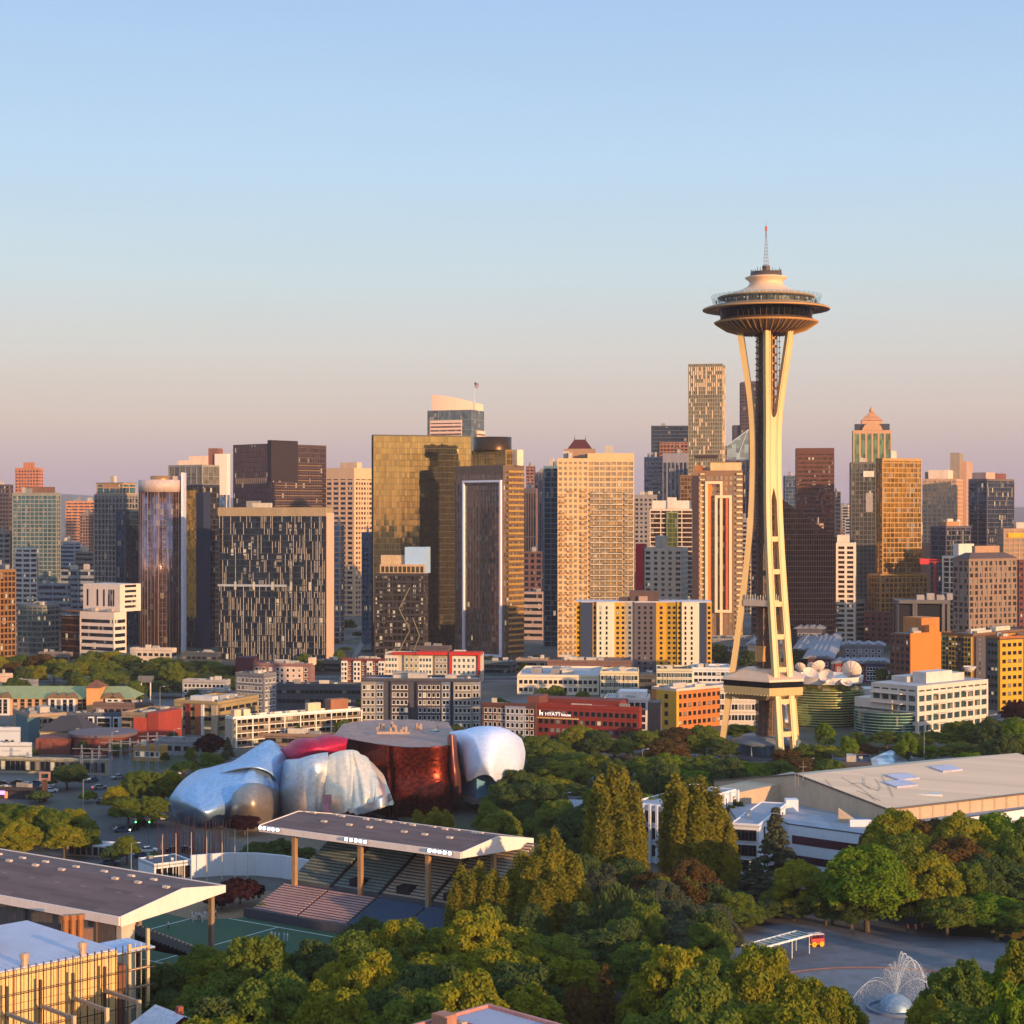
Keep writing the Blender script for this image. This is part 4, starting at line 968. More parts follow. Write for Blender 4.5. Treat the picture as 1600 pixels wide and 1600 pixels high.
B.box('penthouse', x0 + 5, x1 - 5, y0 + 9, y1 - 8, B.h + 3.2, B.h + 7, W('b0886c'))
B = tower('yellow_cornice_midrise', 'dark midrise with a yellow cornice at the right edge', 1558, 1568, 1640, 826, 1200, 55, g_tan, W('a8846c'), bay=5, fl=3.3, pw=1.4, sh=1.2, units=1)
B.box('yellow_band', -.3, .8, 4, B.b, B.h - 6, B.h - 3, W('e0a818'))
B = tower('red_brick_block', 'dark red brick block at the right edge below the yellow cornice', 1585, 1592, 1660, 875, 1060, 55, g_dark, W('6a342e'), bay=4, fl=3.4, pw=1.8, sh=1.8)
B = tower('pale_narrow_apartments', 'pale grey slab apartments with slit windows right of the dark sloped tower', 1285, 1305, 1351, 938, 1150, 55, g_dark, W('b5a69c', var=.1), bay=13, fl=3.1, pw=11.3, sh=1.3, units=0)
B.box('penthouse', -B.a * .5, -1, 3, B.b * .3, B.h, B.z(930), W('7d6c68'))
B = tower('brick_midrise', 'dark brick midrise with orange lit corner right of the pale slit apartments', 1351, 1388, 1402, 956, 1140, 30, g_dark, W('8a4c3a'), bay=4, fl=3.4, pw=2, sh=1.8, units=2)
B = Bld('open_frame_hall', 'dark hall with big black openings between grey columns below the gold tower', 'building', 1402, 1482, 1490, 938, 1090, 6, None, 'midrise apartment blocks')
B.wall(W('0e0f14', var=.05), y0=.8, z1=B.h - 3); b = MB()
for u in (0, .33, .36, .9, 1): b.box(-B.a * (1 - u) - .9, -B.a * (1 - u) + .9, -.5, .8, 0, B.h - 2)
b.box(-B.a - 1, 1, -.8, B.b, B.h - 2, B.h); b.build('column_frame', W('6f6a68'), B.e)
for k in range(4): B.box('rooftop_unit', -B.a * .6 + k * 6, -B.a * .6 + k * 6 + 4.5, 4, 9, B.h, B.h + 3 + k % 2, W('a8a09c'))
# orange building
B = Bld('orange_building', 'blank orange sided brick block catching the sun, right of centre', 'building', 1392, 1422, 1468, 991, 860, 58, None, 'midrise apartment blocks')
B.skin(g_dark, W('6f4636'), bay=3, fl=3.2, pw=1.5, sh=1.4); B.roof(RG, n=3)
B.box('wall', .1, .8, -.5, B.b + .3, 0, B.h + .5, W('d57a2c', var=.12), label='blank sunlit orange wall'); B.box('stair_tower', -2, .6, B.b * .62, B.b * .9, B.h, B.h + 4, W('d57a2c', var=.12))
B.box('rear_block', -B.a - 6, -B.a * .5, 14, 26, 0, B.z(968), W('c47a3c'))
B = Bld('yellow_apartments', 'brown apartment block with bright yellow bays at the right edge', 'building', 1468, 1520, 1620, 993, 905, 45, 20, 'midrise apartment blocks')
bb = W('7a5638', var=.15); yy = W('cc9c26', var=.16)
B.wall(bb); B.roof(RG, n=3, wallm=bb)
for u0, u1, m_ in ((.02, .22, W('8a8c3c')), (.3, .52, yy), (.75, .99, yy)): B.wall(m_, x0=-B.a * (1 - u0), x1=-B.a * (1 - u1), y0=-1.1, y1=2, z1=B.h - .6, name='bay')
for u0, u1, m_ in ((.02, .3, W('4e4a52')), (.4, .62, yy), (.66, .9, W('5a5258'))): B.wall(m_, x0=-2, x1=1.1, y0=B.b * u0, y1=B.b * u1, z1=B.h - .6, name='bay')
B.windows('L', -B.a + .5, -.5, 1.5, B.h - 1, 10, 8, 1.4, 1.5, FRD, WGL, y=-1.1); B.windows('R', 1, B.b - 1, 1.5, B.h - 1, 8, 8, 1.5, 1.5, FRD, WGL, x=1.1); B.done()
B = Bld('yellow_corner_block', 'yellow faced block with dark windows in front of the brown apartments at right edge', 'building', 1540, 1562, 1606, 998, 760, 60, None, 'midrise apartment blocks')
B.wall(W('5b5450')); B.roof(RG, n=2, wallm=W('a8642c')); B.wall(yy, x0=-1, x1=.5, y0=-.2, y1=B.b * .8, z1=B.h - .5, name='yellow_face')
B.windows('R', .5, B.b * .78, 2, B.h - 1, 4, 8, 2.0, 1.5, FRD, WGL, x=.5); B.windows('L', -B.a + 1, -1, 2, B.h - 1, 3, 8, 1.6, 1.5, FRD, WGL); B.done()
# random far and middle filler blocks, each its own thing
rnd = random.Random(21)
tones = [('grey', '8b8680'), ('brown', '7c5f50'), ('cream', 'cbb79c'), ('pale blue', '8d98a6'), ('red brick', '85503f'), ('tan', 'b08f70'), ('white', 'd8cfc6')]
spots = ['behind the park trees at left', 'behind the round tower', 'in the street canyon beside the striped block', 'behind the tan apartment tower', 'behind the colour banded slab', 'behind the observation tower legs', 'below the gold tower at right', 'behind the right edge towers']
for i in range(46):
    px = rnd.uniform(-20, 1620); Y = rnd.uniform(1180, 2300)
    if 570 < px < 640: continue
    tn, hx = tones[i % 7]; wpx = rnd.uniform(14, 44) * 1200 / Y; top = 800 + rnd.uniform(-5, 50) + (1500 - Y) * .03
    tower('far_block', f'far {tn} block {spots[min(7, int(max(0, px) / 200))]}', px, px + wpx * .7, px + wpx, top, Y, 30, g_dark, W(hx), bay=rnd.choice((4, 6, 30)), fl=3.6, pw=1.4, sh=1.6, cat='building', group=f'far {tn} blocks {spots[min(7, int(max(0, px) / 200))]}', units=1)

# ================================================================== MIDDLE GROUND BUILDINGS
Yb = lambda py: CAMZ * F / (py - 800)
GRP = 'lower town buildings between the towers and the park'
def low(name, label, L, Cn, Rr, top, basepy, th, wm, nL=0, nR=0, nz=0, ww=1.5, wh=1.6, depth=None, units=2, par=.9, cat='building', fm=None, roofm=None, z0=1.0, skip=0, gm=None, pm=None, group=GRP):
    B = Bld(name, label, cat, L, Cn, Rr, top, Yb(basepy), th, depth, group)
    B.wall(wm); B.roof(roofm or RG, n=units, wallm=pm or wm, par=par)
    if nz and B.h > 5:
        fb = MB()
        for k in range(1, nz): zz = z0 + (B.h - .6 - z0) * k / nz; fb.box(-B.a - .07, .07, -.07, B.b + .07, zz - .1, zz + .1)
        fb.box(-B.a - .12, .12, -.12, B.b + .12, B.h - .45, B.h - .11); fb.build('floor_band', W(tuple(c * .72 for c in BASEC.get(wm.name, (.3, .28, .26))), var=.2), B.e)
    rv = random.Random(int(B.a * 7))
    for k in range(5 if B.a > 14 else 2):
        x = -rv.uniform(.06, .94) * B.a; y = rv.uniform(.15, .85) * B.b; vz = MB(); q = rv.uniform(.25, .6); vz.box(x - q, x + q, y - q, y + q, B.h + .051, B.h + rv.uniform(.5, 1.3)); vz.build('roof_vent', W(rv.choice(('c8c2bc', '8a8884', '5e5c5c')), var=.1), B.e)
    if nz:
        if nL: B.windows('L', -B.a + .6, -.6, z0, B.h - .6, nL, nz, ww, wh, fm, gm, skip=skip)
        if nR: B.windows('R', .6, B.b - .6, z0, B.h - .6, nR, nz, ww, wh, fm, gm, skip=skip)
    return B
LR = glass('b4b0b4', cell=(7, 2.1, 60), metal=0, rough=.9, jit=0, var=.16, blind=2, name='pale_roof')
FRP = W('ece4dc', var=.05)
# --- right half
# white ended, yellow and orange block
B = low('orange_apartments', 'long orange apartment block with a yellow corner and white left wing', 1018, 1057, 1128, 1080, 1141, 50, W('c47434', var=.12), 0, 9, 4, 1.7, 1.6, fm=FRD, units=3, roofm=LR, pm=W('d8c0b4'))
B.wall(W('dca030', var=.12), x0=-B.a * .78, x1=.35, y0=-.35, y1=1.0, name='yellow_wall'); B.windows('L', -B.a * .72, -.5, 1, B.h - .6, 1, 4, 1.9, 1.7, FRD, y=-.35)
B.wall(W('5d5654'), x0=-B.a - 1, x1=-B.a * .785, y0=.2, y1=6, z1=B.h - .5, name='dark_recess'); B.done()
B = low('white_apartments', 'white apartment block with dark framed windows left of the yellow wall', 944, 1012, 1016, 1094, 1156, 8, W('e2d6d2', var=.08), 7, 0, 5, 1.7, 1.9, 16, fm=FRD, roofm=LR, units=3)
B.box('dark_return', .1, 4.5, 1.2, 12, 0, B.h - 1, W('6a5c58')); B.box('upper_storey', -B.a * .7, -1, 5, 15, B.h, B.h + 2.6, W('e6dad6')); B.done()
# red hotel
redm = W('86281f', var=.18, scale=.3)
B = low('red_hotel', 'dark red hotel slab with white rooftop lettering and pale sills', 838, 999, 1003, 1110, 1172, 21, redm, 17, 0, 4, 1.6, 1.7, 14, fm=FRD, units=3, par=1.1)
B.done()
sg = obj('sign', None, B.e)
def text(s, size, x, y, z, mat, parent, rz=0, ext=.08, name='lettering'):
    c = bpy.data.curves.new(name, 'FONT'); c.body = s; c.size = size; c.extrude = ext; c.materials.append(mat)
    tmp = bpy.data.objects.new(name, c); C.objects.link(tmp); dg = bpy.context.evaluated_depsgraph_get()
    me = bpy.data.meshes.new_from_object(tmp.evaluated_get(dg)); bpy.data.objects.remove(tmp)
    o = obj(name, me, parent, (x, y, z)); o.rotation_euler = (R(90), 0, rz); return o
WS = emit((.95, .92, .9), .55)
xs = B.fx(843); z1 = B.h - 3.2
text('HYATT', 1.85, xs + 2.2, -.2, z1, WS, sg); text('house', 1.55, xs + 8.3, -.2, z1 + .02, WS, sg)
b = MB(); b.box(xs, xs + .38, -.25, -.05, z1, z1 + 1.9).box(xs + .383, xs + 1.3, -.25, -.05, z1 + .75, z1 + 1.1).box(xs + .95, xs + 1.3, -.25, -.05, z1, z1 + .747); b.build('emblem', WS, sg)
B.box('sill_band', xs - 1, xs + 15, -.5, -.05, z1 - 1.0, z1 - .6, W('d8b878')); B.box('ground_canopy', -B.a * .62, -B.a * .2, -1.2, -.05, 3.2, 3.7, W('c8b8ac'))
B.box('rear_wing', -B.a - 4, -B.a * .3, 14.5, 24, 0, B.h + 1.4, W('7a2c22'))
B = low('brown_brick_block', 'dark brown brick apartment block with a pale grey bay left of the red hotel', 753, 837, 839, 1104, 1166, 18, W('5c3832'), 11, 0, 5, 1.3, 1.8, 18, fm=FRP, roofm=LR)
B.wall(W('8f94a6'), x0=B.fx(790), x1=B.fx(821), y0=-.8, y1=2, name='grey_bay'); B.windows('L', B.fx(790) + .3, B.fx(821) - .3, 1, B.h - .6, 4, 5, 1.3, 1.8, FRP, y=-.8)
B.done(); B.box('upper_block', -B.a * .25, -.5, 6, 17, B.h, B.h + 3, W('6e4038'))
# grey long building with zigzag bays
gm_ = W('6c6a70')
B = low('grey_apartments', 'long dark grey apartment building with paired white windows behind the winding museum', 565, 748, 752, 1064, 1143, 3, W('4c4a54'), 0, 0, 0, depth=22, roofm=LR, units=6)
for p0, p1, hx, yo, nx in ((565, 588, '8d857e', 1.6, 3), (588, 600, '5f6f86', .9, 2), (611, 640, '4b4650', 1.2, 4), (652, 690, '47434e', 1.4, 5), (690, 704, '66758c', .9, 2), (709, 738, '8c8880', 2.2, 4), (738, 750, '8d9096', 1.2, 2)):
    B.wall(W(hx), x0=B.fx(p0), x1=B.fx(p1), y0=-yo, y1=3, name='bay', z1=B.h - .3 + .01 * nx); B.windows('L', B.fx(p0) + .4, B.fx(p1) - .4, 1, B.h - 1, nx, 6, 1.3, 1.8, FRP, y=-yo)
B.done()
B = low('low_grey_office', 'low dark grey office with two window rows and a green roof edge', 431, 566, 570, 1072, 1110, 3, W('55585e'), 18, 0, 2, 1.8, 1.5, 24, fm=FRD, roofm=W('6f7448', streak=False), units=2, z0=2); B.done()
B = low('gridded_apartments', 'grey apartment corner block with white bay windows at left of the low grey office', 368, 412, 432, 1056, 1122, 30, W('77767e'), 6, 3, 5, 1.7, 1.9, fm=FRP, roofm=LR); B.done()
B = low('stepped_apartments', 'pink and maroon stepped apartment row below the striped block', 372, 485, 492, 1040, 1072, 10, W('8f6a66'), 10, 0, 3, 1.6, 1.7, 18, fm=FRP, roofm=LR, units=6)
B.wall(W('5a2730'), x0=-B.a - 1, x1=-B.a * .8, y0=-1, y1=9, z1=B.h + 3.6, name='maroon_tower'); B.wall(W('e2c0a8'), x0=-B.a * .42, x1=-B.a * .1, y0=-1.3, y1=4, z1=B.h - .5, name='cream_bay')
B.windows('L', -B.a * .42, -B.a * .1, 1, B.h - 1, 4, 3, 1.4, 1.6, FRP, y=-1.3); B.done(); B.box('lift_room', B.fx(478), B.fx(487), 4, 8, B.h, B.h + 3.4, W('e4c2a6'))
B = low('bay_window_apartments', 'white and red apartment row with glazed bays left of the red roofed block', 534, 601, 604, 1032, 1066, 6, W('6e3430'), 0, 0, 0, depth=18, roofm=LR, units=4)
for p0, p1 in ((534, 543), (553, 564), (574, 582), (592, 601)): B.wall(W('ead8cc'), x0=B.fx(p0), x1=B.fx(p1), y0=-1.4, y1=2, z1=B.h - .2, name='bay'); B.windows('L', B.fx(p0), B.fx(p1), .8, B.h - .8, 2, 4, 1.3, 1.7, FRP, y=-1.4)
B.windows('L', B.fx(543), B.fx(592), .8, B.h - .8, 9, 4, 1.0, 1.3, FRP); B.done()
B = low('red_roof_apartments', 'cream apartment block with a bold red roof frame below the white framed tower', 602, 751, 756, 1024, 1067, 8, W('c8b9a8'), 0, 0, 0, depth=20, roofm=W('8a7f84', streak=False), units=4)
rm = W('c42a20', var=.1)
for p0, p1, m_, nx in ((602, 622, W('d9ccc0'), 4), (632, 655, W('b7ac8e'), 3), (655, 676, W('e2d8c6'), 4), (680, 700, W('9a9284'), 3), (707, 744, W('e4ddd0'), 5)):
    B.wall(m_, x0=B.fx(p0), x1=B.fx(p1), y0=-1.2, y1=2, z1=B.h - .25, name='bay'); B.windows('L', B.fx(p0) + .2, B.fx(p1) - .2, .8, B.h - 1, nx, 4, 1.4, 1.8, FRP, glass('6f8f8a', perobj=True, metal=.5, blind=.8), y=-1.2)
b = MB()
for p0, p1 in ((652, 700), (703, 751)): b.box(B.fx(p0), B.fx(p1), -2.2, 8, B.h + .1, B.h + 1.5)
b.box(B.fx(703), B.fx(706), -2.1, -.5, 0, B.h + .08).box(B.fx(747.5), B.fx(750.5), -2.1, -.5, 0, B.h + .08); b.box(B.fx(612), B.fx(650), -1.9, 5, B.h + .1, B.h + .9); b.build('red_roof_frame', rm, B.e); B.done()
B = low('sunlit_white_apartments', 'long low white apartment row with brown rooftop gardens in the middle distance', 808, 936, 942, 1058, 1086, 5, W('e8d4bc', var=.08), 16, 0, 2, 1.6, 1.6, 20, fm=FRD, roofm=LR, units=6, z0=.6); B.done()
B = low('brown_penthouse_row', 'brown flat roofed row behind the long white apartment row', 855, 985, 990, 1035, 1068, 5, W('7a5a50'), 10, 0, 2, 1.5, 1.5, 20, fm=FRD, units=5); B.done()
B = low('glass_framed_row', 'row with pale frames around dark teal glass right of the long white row', 938, 997, 1000, 1052, 1090, 5, W('d8cba8', var=.08), 8, 0, 3, 3.0, 2.2, 20, fm=FRP, roofm=LR, gm=glass('3f6a66', perobj=True, metal=.6, jit=.05)); B.done()
B = low('roof_garden_row', 'dark row with a planted roof deck between two pale framed glass rows', 998, 1026, 1028, 1056, 1084, 5, W('4c4f52'), 4, 0, 2, 2, 1.6, 20, fm=FRD); B.done()
B = low('teal_glass_row', 'pale framed teal glass row just left of the observation tower leg', 1026, 1082, 1084, 1048, 1084, 4, W('cfc6a8', var=.08), 7, 0, 3, 3.2, 2.2, 20, fm=FRP, roofm=W('5a3a34'), gm=glass('3f6a66', perobj=True, metal=.6, jit=.05)); B.done()
B = low('white_box_apartments', 'white apartment block with small windows touching the left tower leg', 1082, 1142, 1146, 1046, 1082, 4, W('d9d9dc', var=.06), 8, 0, 3, 1.7, 1.5, 20, fm=FRD, roofm=LR, units=4); B.done()
# behind tower legs
B = low('flat_white_hall', 'flat white office with dark ribbon windows seen through the tower legs', 1098, 1240, 1244, 1078, 1134, 2, W('cfc2b6', var=.1), 13, 0, 3, 3.0, 2.4, 26, fm=FRP, roofm=LR, units=3)
B.box('sign_panel', B.fx(1103), B.fx(1113), -.4, -.05, B.h - 4, B.h - .8, W('8f98c8')); B.done()
B = low('school_hall', 'pale flat hall with a white portal behind the left tower leg', 1113, 1180, 1184, 1000, 1035, 5, W('8c8884'), 8, 0, 1, 3.6, 2.6, 24, fm=FRP, z0=4); B.done()
for i, (l, c, r, t, bs, hx, nm) in enumerate([(1168, 1222, 1232, 1012, 1048, 'b8aca8', 'small pale roofed townhouse row behind the tower core'), (1240, 1300, 1312, 1020, 1046, 'd4cccc', 'white townhouse row with red trims right of the tower'), (1262, 1296, 1310, 1032, 1062, '5a3a38', 'maroon townhouse behind the satellite dishes'), (1305, 1352, 1362, 1040, 1066, '9a4038', 'red and grey townhouse row left of the white office'),
        (1318, 1380, 1392, 1012, 1040, '7d7f88', 'grey sawtooth roofed row below the pale slit apartments'), (1352, 1384, 1396, 1040, 1068, '39466a', 'navy and white townhouse row beside the orange wall'), (1245, 1284, 1290, 985, 1022, '5d5a62', 'low dim shed roof below the black sloped tower')]):
    B = low('townhouse_row', nm, l, c, r, t, bs, 12, W(hx), 6, 0, 3, 1.6, 1.6, fm=FRP, roofm=W('8d8f98', streak=False), units=2, depth=None)
    b = MB()
    for k in range(4): x = -B.a * (k + .5) / 4; b.face([(x - 4, -.6, B.h + .9), (x, -.6, B.h + 2.6), (x, B.b, B.h + 2.6), (x - 4, B.b, B.h + .9)]).face([(x, -.6, B.h + 2.6), (x + 4, -.6, B.h + .9), (x + 4, B.b, B.h + .9), (x, B.b, B.h + 2.6)]).face([(x - 4, -.5, B.h + .8), (x + 4, -.5, B.h + .8), (x, -.5, B.h + 2.55)])
    b.build('gabled_roof', W('8a8c96', streak=False), B.e); B.done()
# white office on the right
B = Bld('white_terraced_office', 'five storey white office with recessed balconies and roof plant, right of the dishes', 'building', 1364, 1433, 1541, 1072, Yb(1150), 50, None, GRP)
ww_ = W('d6c6b8', var=.1)
B.skin(glass('56747a', cell=(1.7, 1.7, 3.6), metal=.5, jit=.05, blind=.85), ww_, bay=4.2, fl=3.75, pw=1.0, sh=1.5, proud=.45, par=1.6)
B.roof(LR, n=5)
b = MB()
for k in range(1, 5):
    for u in (.22, .62): b.box(.3, 2.2, B.b * u, B.b * (u + .14), k * 3.75 + .1, k * 3.75 + .4)
    b.box(-B.a, -B.a * .3, -2.3, -.5, k * 3.75 + .1, k * 3.75 + .4)
b.build('balcony', ww_, B.e)
B.box('roof_plant', -B.a * .5, -4, B.b * .25, B.b * .62, B.h, B.h + 4.2, W('d8cbc2')); B.box('roof_plant', -B.a * .9, -B.a * .55, B.b * .2, B.b * .5, B.h, B.h + 2.2, W('c8bcb4')); B.box('roof_screen', -B.a * .8, -4, B.b * .62, B.b * .8, B.h, B.h + 3, W('cfc4bc'))
MB().lathe([(.2, B.h + 3), (1.6, B.h + 3.6), (2.6, B.h + 5.2)], None, 20, -3, B.b * .85).build('roof_dish', W('e8dcd4'), B.e, True)
wg = glass('3c6d68', cell=(1.5, 1.5, 3.6), metal=.65, jit=.05)
MB().lathe([(13.4, 0), (13.4, 8.6), (.1, 8.7)], None, 40, -B.a + 6, 3).build('curved_glass_wing', wg, B.e)
b = MB()
for k in range(8): b.lathe([(13.5, .5 + k * 1.1), (13.7, .5 + k * 1.1), (13.7, .75 + k * 1.1), (13.5, .75 + k * 1.1)], None, 40, -B.a + 6, 3)
b.build('louvre_band', W('8fb0a4', rough=.4), B.e)
b = MB(); b.box(-B.a - 8, -B.a + 10, -1.2, 9, 9, 12.6); b.build('white_terrace', ww_, B.e)
# round green glass building + dishes
CX_, CYY = (1296 - 800) * 705 / F, 716.0
e = thing('round_studio', 'round green glass studio building with a white roof ring under the dishes', 'building', (CX_, CYY, 0), 0, GRP)
g5 = glass('6f8f58', cell=(1.5, 1.5, 1.6), metal=.75, jit=.04, blind=2)
MB().lathe([(15.2, 0), (15.2, 14.2), (.1, 14.3)], None, 64).build('green_glass_wall', g5, e)
b = MB()
for k in range(14): b.lathe([(15.2, .6 + k), (15.65, .6 + k), (15.65, .85 + k), (15.2, .85 + k)], None, 64)
b.build('louvre_band', W('b9b07c', rough=.4, metal=.3), e)
MB().lathe([(12.5, 14.2), (12.5, 16.4), (.1, 16.5)], None, 48).build('upper_glass', glass('9a9a48', cell=(1.5, 1.5, 3), metal=.7), e)
MB().lathe([(12.2, 16.4), (14.8, 16.6), (15.2, 19.2), (14.7, 19.2), (14.4, 17.8), (.1, 17.9)], None, 64).build('roof_ring', W('ddd0c8', var=.06), e)
MB().lathe([(9.5, 0), (9.5, 7), (.1, 7.1)], None, 40, 19, -5).build('low_wing', glass('3f7a72', cell=(1.5, 1.5, 1.6), metal=.7, jit=.05), e)
b = MB()
for k in range(7): b.lathe([(9.5, .5 + k), (9.8, .5 + k), (9.8, .75 + k), (9.5, .75 + k)], None, 40, 19, -5)
b.build('louvre_band', W('7fae9c', rough=.4), e)
MB().box(13, 21, -4, 6, 7.2, 14).box(-17, -13.5, -15, -4, 0, 8).box(-20, -15, -19, -9, 0, 3.5).build('white_block', W('ddd6d2', var=.06), e)
DM = W('e6cdb8', var=.06, rough=.6)
def dish(px, py, rad, Y, aim, label):
    p = at(px, py, Y); e = thing('satellite_dish', label, 'satellite dish', (p.x, p.y, 17.9 if abs(px - 1335) > 2 and py < 1085 else 17.9), 0, 'satellite dishes on the round studio roof')
    zc = p.z - e.location.z; a = Vector(aim).normalized(); q = a.to_track_quat('Z', 'Y')
    b = MB(); prof = []; n_ = 24
    for j in range(7):
        rr = rad * j / 6 + .02; prof.append((rr, rr * rr / (rad * 2.4)))
    b.lathe(prof, None, n_); b.lathe([(r_, z_ - .12) for r_, z_ in prof][::-1], None, n_); b.lathe([(rad, prof[-1][1]), (rad, prof[-1][1] - .12)], None, n_)
    b.v = [tuple(q @ Vector(v) + Vector((0, 0, zc))) for v in b.v]; b.build('reflector', DM, e, True)
    b = MB()
    for k in range(12):
        t = 2 * math.pi * k / 12
        for j in range(1, 6):
            A = Vector((prof[j][0] * math.cos(t), prof[j][0] * math.sin(t), prof[j][1] - .2)); D = Vector((prof[j + 1][0] * math.cos(t), prof[j + 1][0] * math.sin(t), prof[j + 1][1] - .2)); b.bar(A, D, .07, n=3)
    b.v = [tuple(q @ Vector(v) + Vector((0, 0, zc))) for v in b.v]; b.build('rib', W('9a8c84'), e)
    b = MB(); c_ = Vector((0, 0, zc)) - a * .1
    for dx, dy in ((-.8, 0), (.8, .3), (0, .9)): b.bar((dx * rad * .4, dy * rad * .4, 0), c_, .12)
    b.bar(Vector((0, 0, zc)), Vector((0, 0, zc)) + a * rad * .85, .07, n=3); b.build('mount', W('8d8580'), e); return e
dish(1250, 1044, 2.1, 712, (.3, 1, .7), 'small dish at the far left of the roof, back turned'); dish(1268, 1043, 2.0, 722, (.5, .9, .7), 'small pale dish behind the second dish from the left')
dish(1280, 1044, 2.9, 716, (-.3, 1, .6), 'pale dish in the middle of the back row'); dish(1265, 1054, 2.9, 704, (.2, -.7, .9), 'dish facing up in the front row at left')
dish(1292, 1058, 2.9, 702, (-.4, -.8, .7), 'ribbed dish in the front row, tilted left'); dish(1330, 1049, 3.9, 712, (.35, 1, .45), 'largest dish standing alone at the right of the roof')
dish(1322, 1069, 2.3, 700, (.1, -.6, 1), 'small dish below the largest dish'); dish(1297, 1068, 1.6, 698, (0, -.7, 1), 'tiny dish between the front row and the largest dish')

# --- left half
B = low('motel_block', 'long motel block wrapped in a thin white balcony grid, middle left', 352, 364, 563, 1124, 1168, 55, W('b9a898'), 0, 0, 0, units=0, roofm=W('8a8688', streak=False), pm=W('e8dcd0'))
b = MB(); nf = 4; h_ = B.h / nf
for k in range(nf + 1): b.box(0, 1.8, .5, B.b, k * h_ - .1, k * h_ + .16)
for k in range(9): y = .5 + (B.b - 1) * k / 8; b.box(1.4, 1.95, y - .2, y + .2, 0, B.h + .2)
b.build('balcony_grid', W('f0e2d2', var=.05), B.e)
b = MB()
for k in range(nf): b.box(1.55, 1.65, .6, B.b - .2, k * h_ + .2, k * h_ + 1.1)
b.build('balcony_panel', W('7a6a5c'), B.e)
B.windows('R', 1, B.b - 1, 0.1, B.h, 22, 4, 1.9, 2.0, FRD); B.done()
for u in (.03, .1): B.box('rooftop_unit', -B.a * .8, -2, B.b * u, B.b * (u + .05), B.h + .01, B.h + 3, W('e8c8a8'))
for k in range(5): B.box('rooftop_unit', -B.a * .5, -3, B.b * (.2 + k * .12), B.b * (.2 + k * .12) + 1.5, B.h + .01, B.h + 1.2, W('a8988c'))
B.box('lift_room', -B.a * .7, -2, B.b * .6, B.b * .7, B.h + .01, B.h + 3.6, W('e0c0a0')); B.box('lift_room', -B.a, -B.a * .3, B.b * .78, B.b * .92, B.h + .01, B.h + 4.4, W('9a6448'))
B = low('red_tan_block', 'tan block with a solid red corner, left of the motel', 190, 240, 286, 1118, 1163, 20, W('94816c'), 5, 0, 4, 3.4, 1.1, fm=FRD, units=2, roofm=W('55545a', streak=False))
B.wall(W('9c3a2c', var=.2), x0=-2, x1=2.5, y0=-.8, y1=B.b * .75, z1=B.h + 1.2, name='red_wall'); B.wall(W('bf4a36'), x0=-8, x1=-2.01, y0=-.6, y1=3, z1=B.h - .8, name='red_wall'); B.done()
B = low('tan_striped_office', 'long tan office row with maroon and orange panels between the red block and the motel', 272, 340, 404, 1100, 1150, 25, W('a08a62'), 7, 6, 3, 3.6, 1.2, fm=FRD, units=3, roofm=LR)
for u0, u1, hx in ((.62, .72, '7a2a30'), (.36, .5, '9a5a34'), (.3, .355, 'd8dce4'), (.0, .12, 'b0a088')): B.wall(W(hx), x0=-B.a * (1 - u0) if False else -B.a * u1, x1=-B.a * u0, y0=-.7, y1=2, z1=B.h - .4, name='panel')
B.done(); B.box('rooftop_unit', -B.a * .8, -B.a * .3, 5, 9, B.h, B.h + 2, W('cfc8c4'))
# hotel with green roof
hw = W('c49a78', var=.1)
B = Bld('green_roof_hotel', 'long tan hotel with a pale green pitched roof and orange tower at left', 'building', -60, 208, 212, 1091, Yb(1118), 2, 17, GRP)
B.wall(hw)
gr = W('8d9a6e', scale=.4); b = MB(); x0, x1 = -B.a - .5, .6
for a_, c_ in ((x0, B.fx(135)), (B.fx(159), x1)):
    b.face([(a_, -.8, B.h), (c_, -.8, B.h), (c_ - (0 if c_ < x1 else 5), 8, B.h + 4.2), (a_, 8, B.h + 4.2)]).face([(c_, 17.6, B.h), (a_, 17.6, B.h), (a_, 8, B.h + 4.2), (c_ - (0 if c_ < x1 else 5), 8, B.h + 4.2)])
    b.face([(c_, -.8, B.h), (c_, 17.6, B.h), (c_ - (0 if c_ < x1 else 5), 8, B.h + 4.2)]); b.face([(a_, -.8, B.h - .3), (c_, -.8, B.h - .3), (c_, -.8, B.h), (a_, -.8, B.h)])
b.build('roof', gr, B.e)
for p0, p1 in ((-30, 16), (77, 119), (166, 189)):
    B.wall(W('dcd6d4', var=.08), x0=B.fx(p0), x1=B.fx(p1), y0=-1.4, y1=3, z1=B.h + .1, name='white_bay')
    B.windows('L', B.fx(p0) + .5, B.fx(p1) - .5, .8, B.h - .4, max(2, int((p1 - p0) / 9)), 4, 1.6, 1.3, FRD, y=-1.4)
    n_ = 3 if p1 - p0 > 30 else 2; b = MB()
    for k in range(n_):
        xa = B.fx(p0) + (B.fx(p1) - B.fx(p0)) * (k + .5) / n_; hw_ = 3.4
        b.face([(xa - hw_, -1.7, B.h), (xa + hw_, -1.7, B.h), (xa, -1.7, B.h + 2.2)]).face([(xa - hw_, -1.7, B.h), (xa, -1.7, B.h + 2.2), (xa, 7, B.h + 2.2)]).face([(xa, -1.7, B.h + 2.2), (xa + hw_, -1.7, B.h), (xa, 7, B.h + 2.2)])
    b.build('dormer', W('7c6248'), B.e)
for p0, p1 in ((17, 76), (120, 137), (190, 206)): B.windows('L', B.fx(p0) + .3, B.fx(p1) - .3, .8, B.h - .4, max(2, int((p1 - p0) / 10)), 4, 1.7, 1.2, FRD)
B.wall(W('d39a62', var=.08), x0=B.fx(138), x1=B.fx(158), y0=-3, y1=9, z1=B.h + 4.6, name='orange_tower')
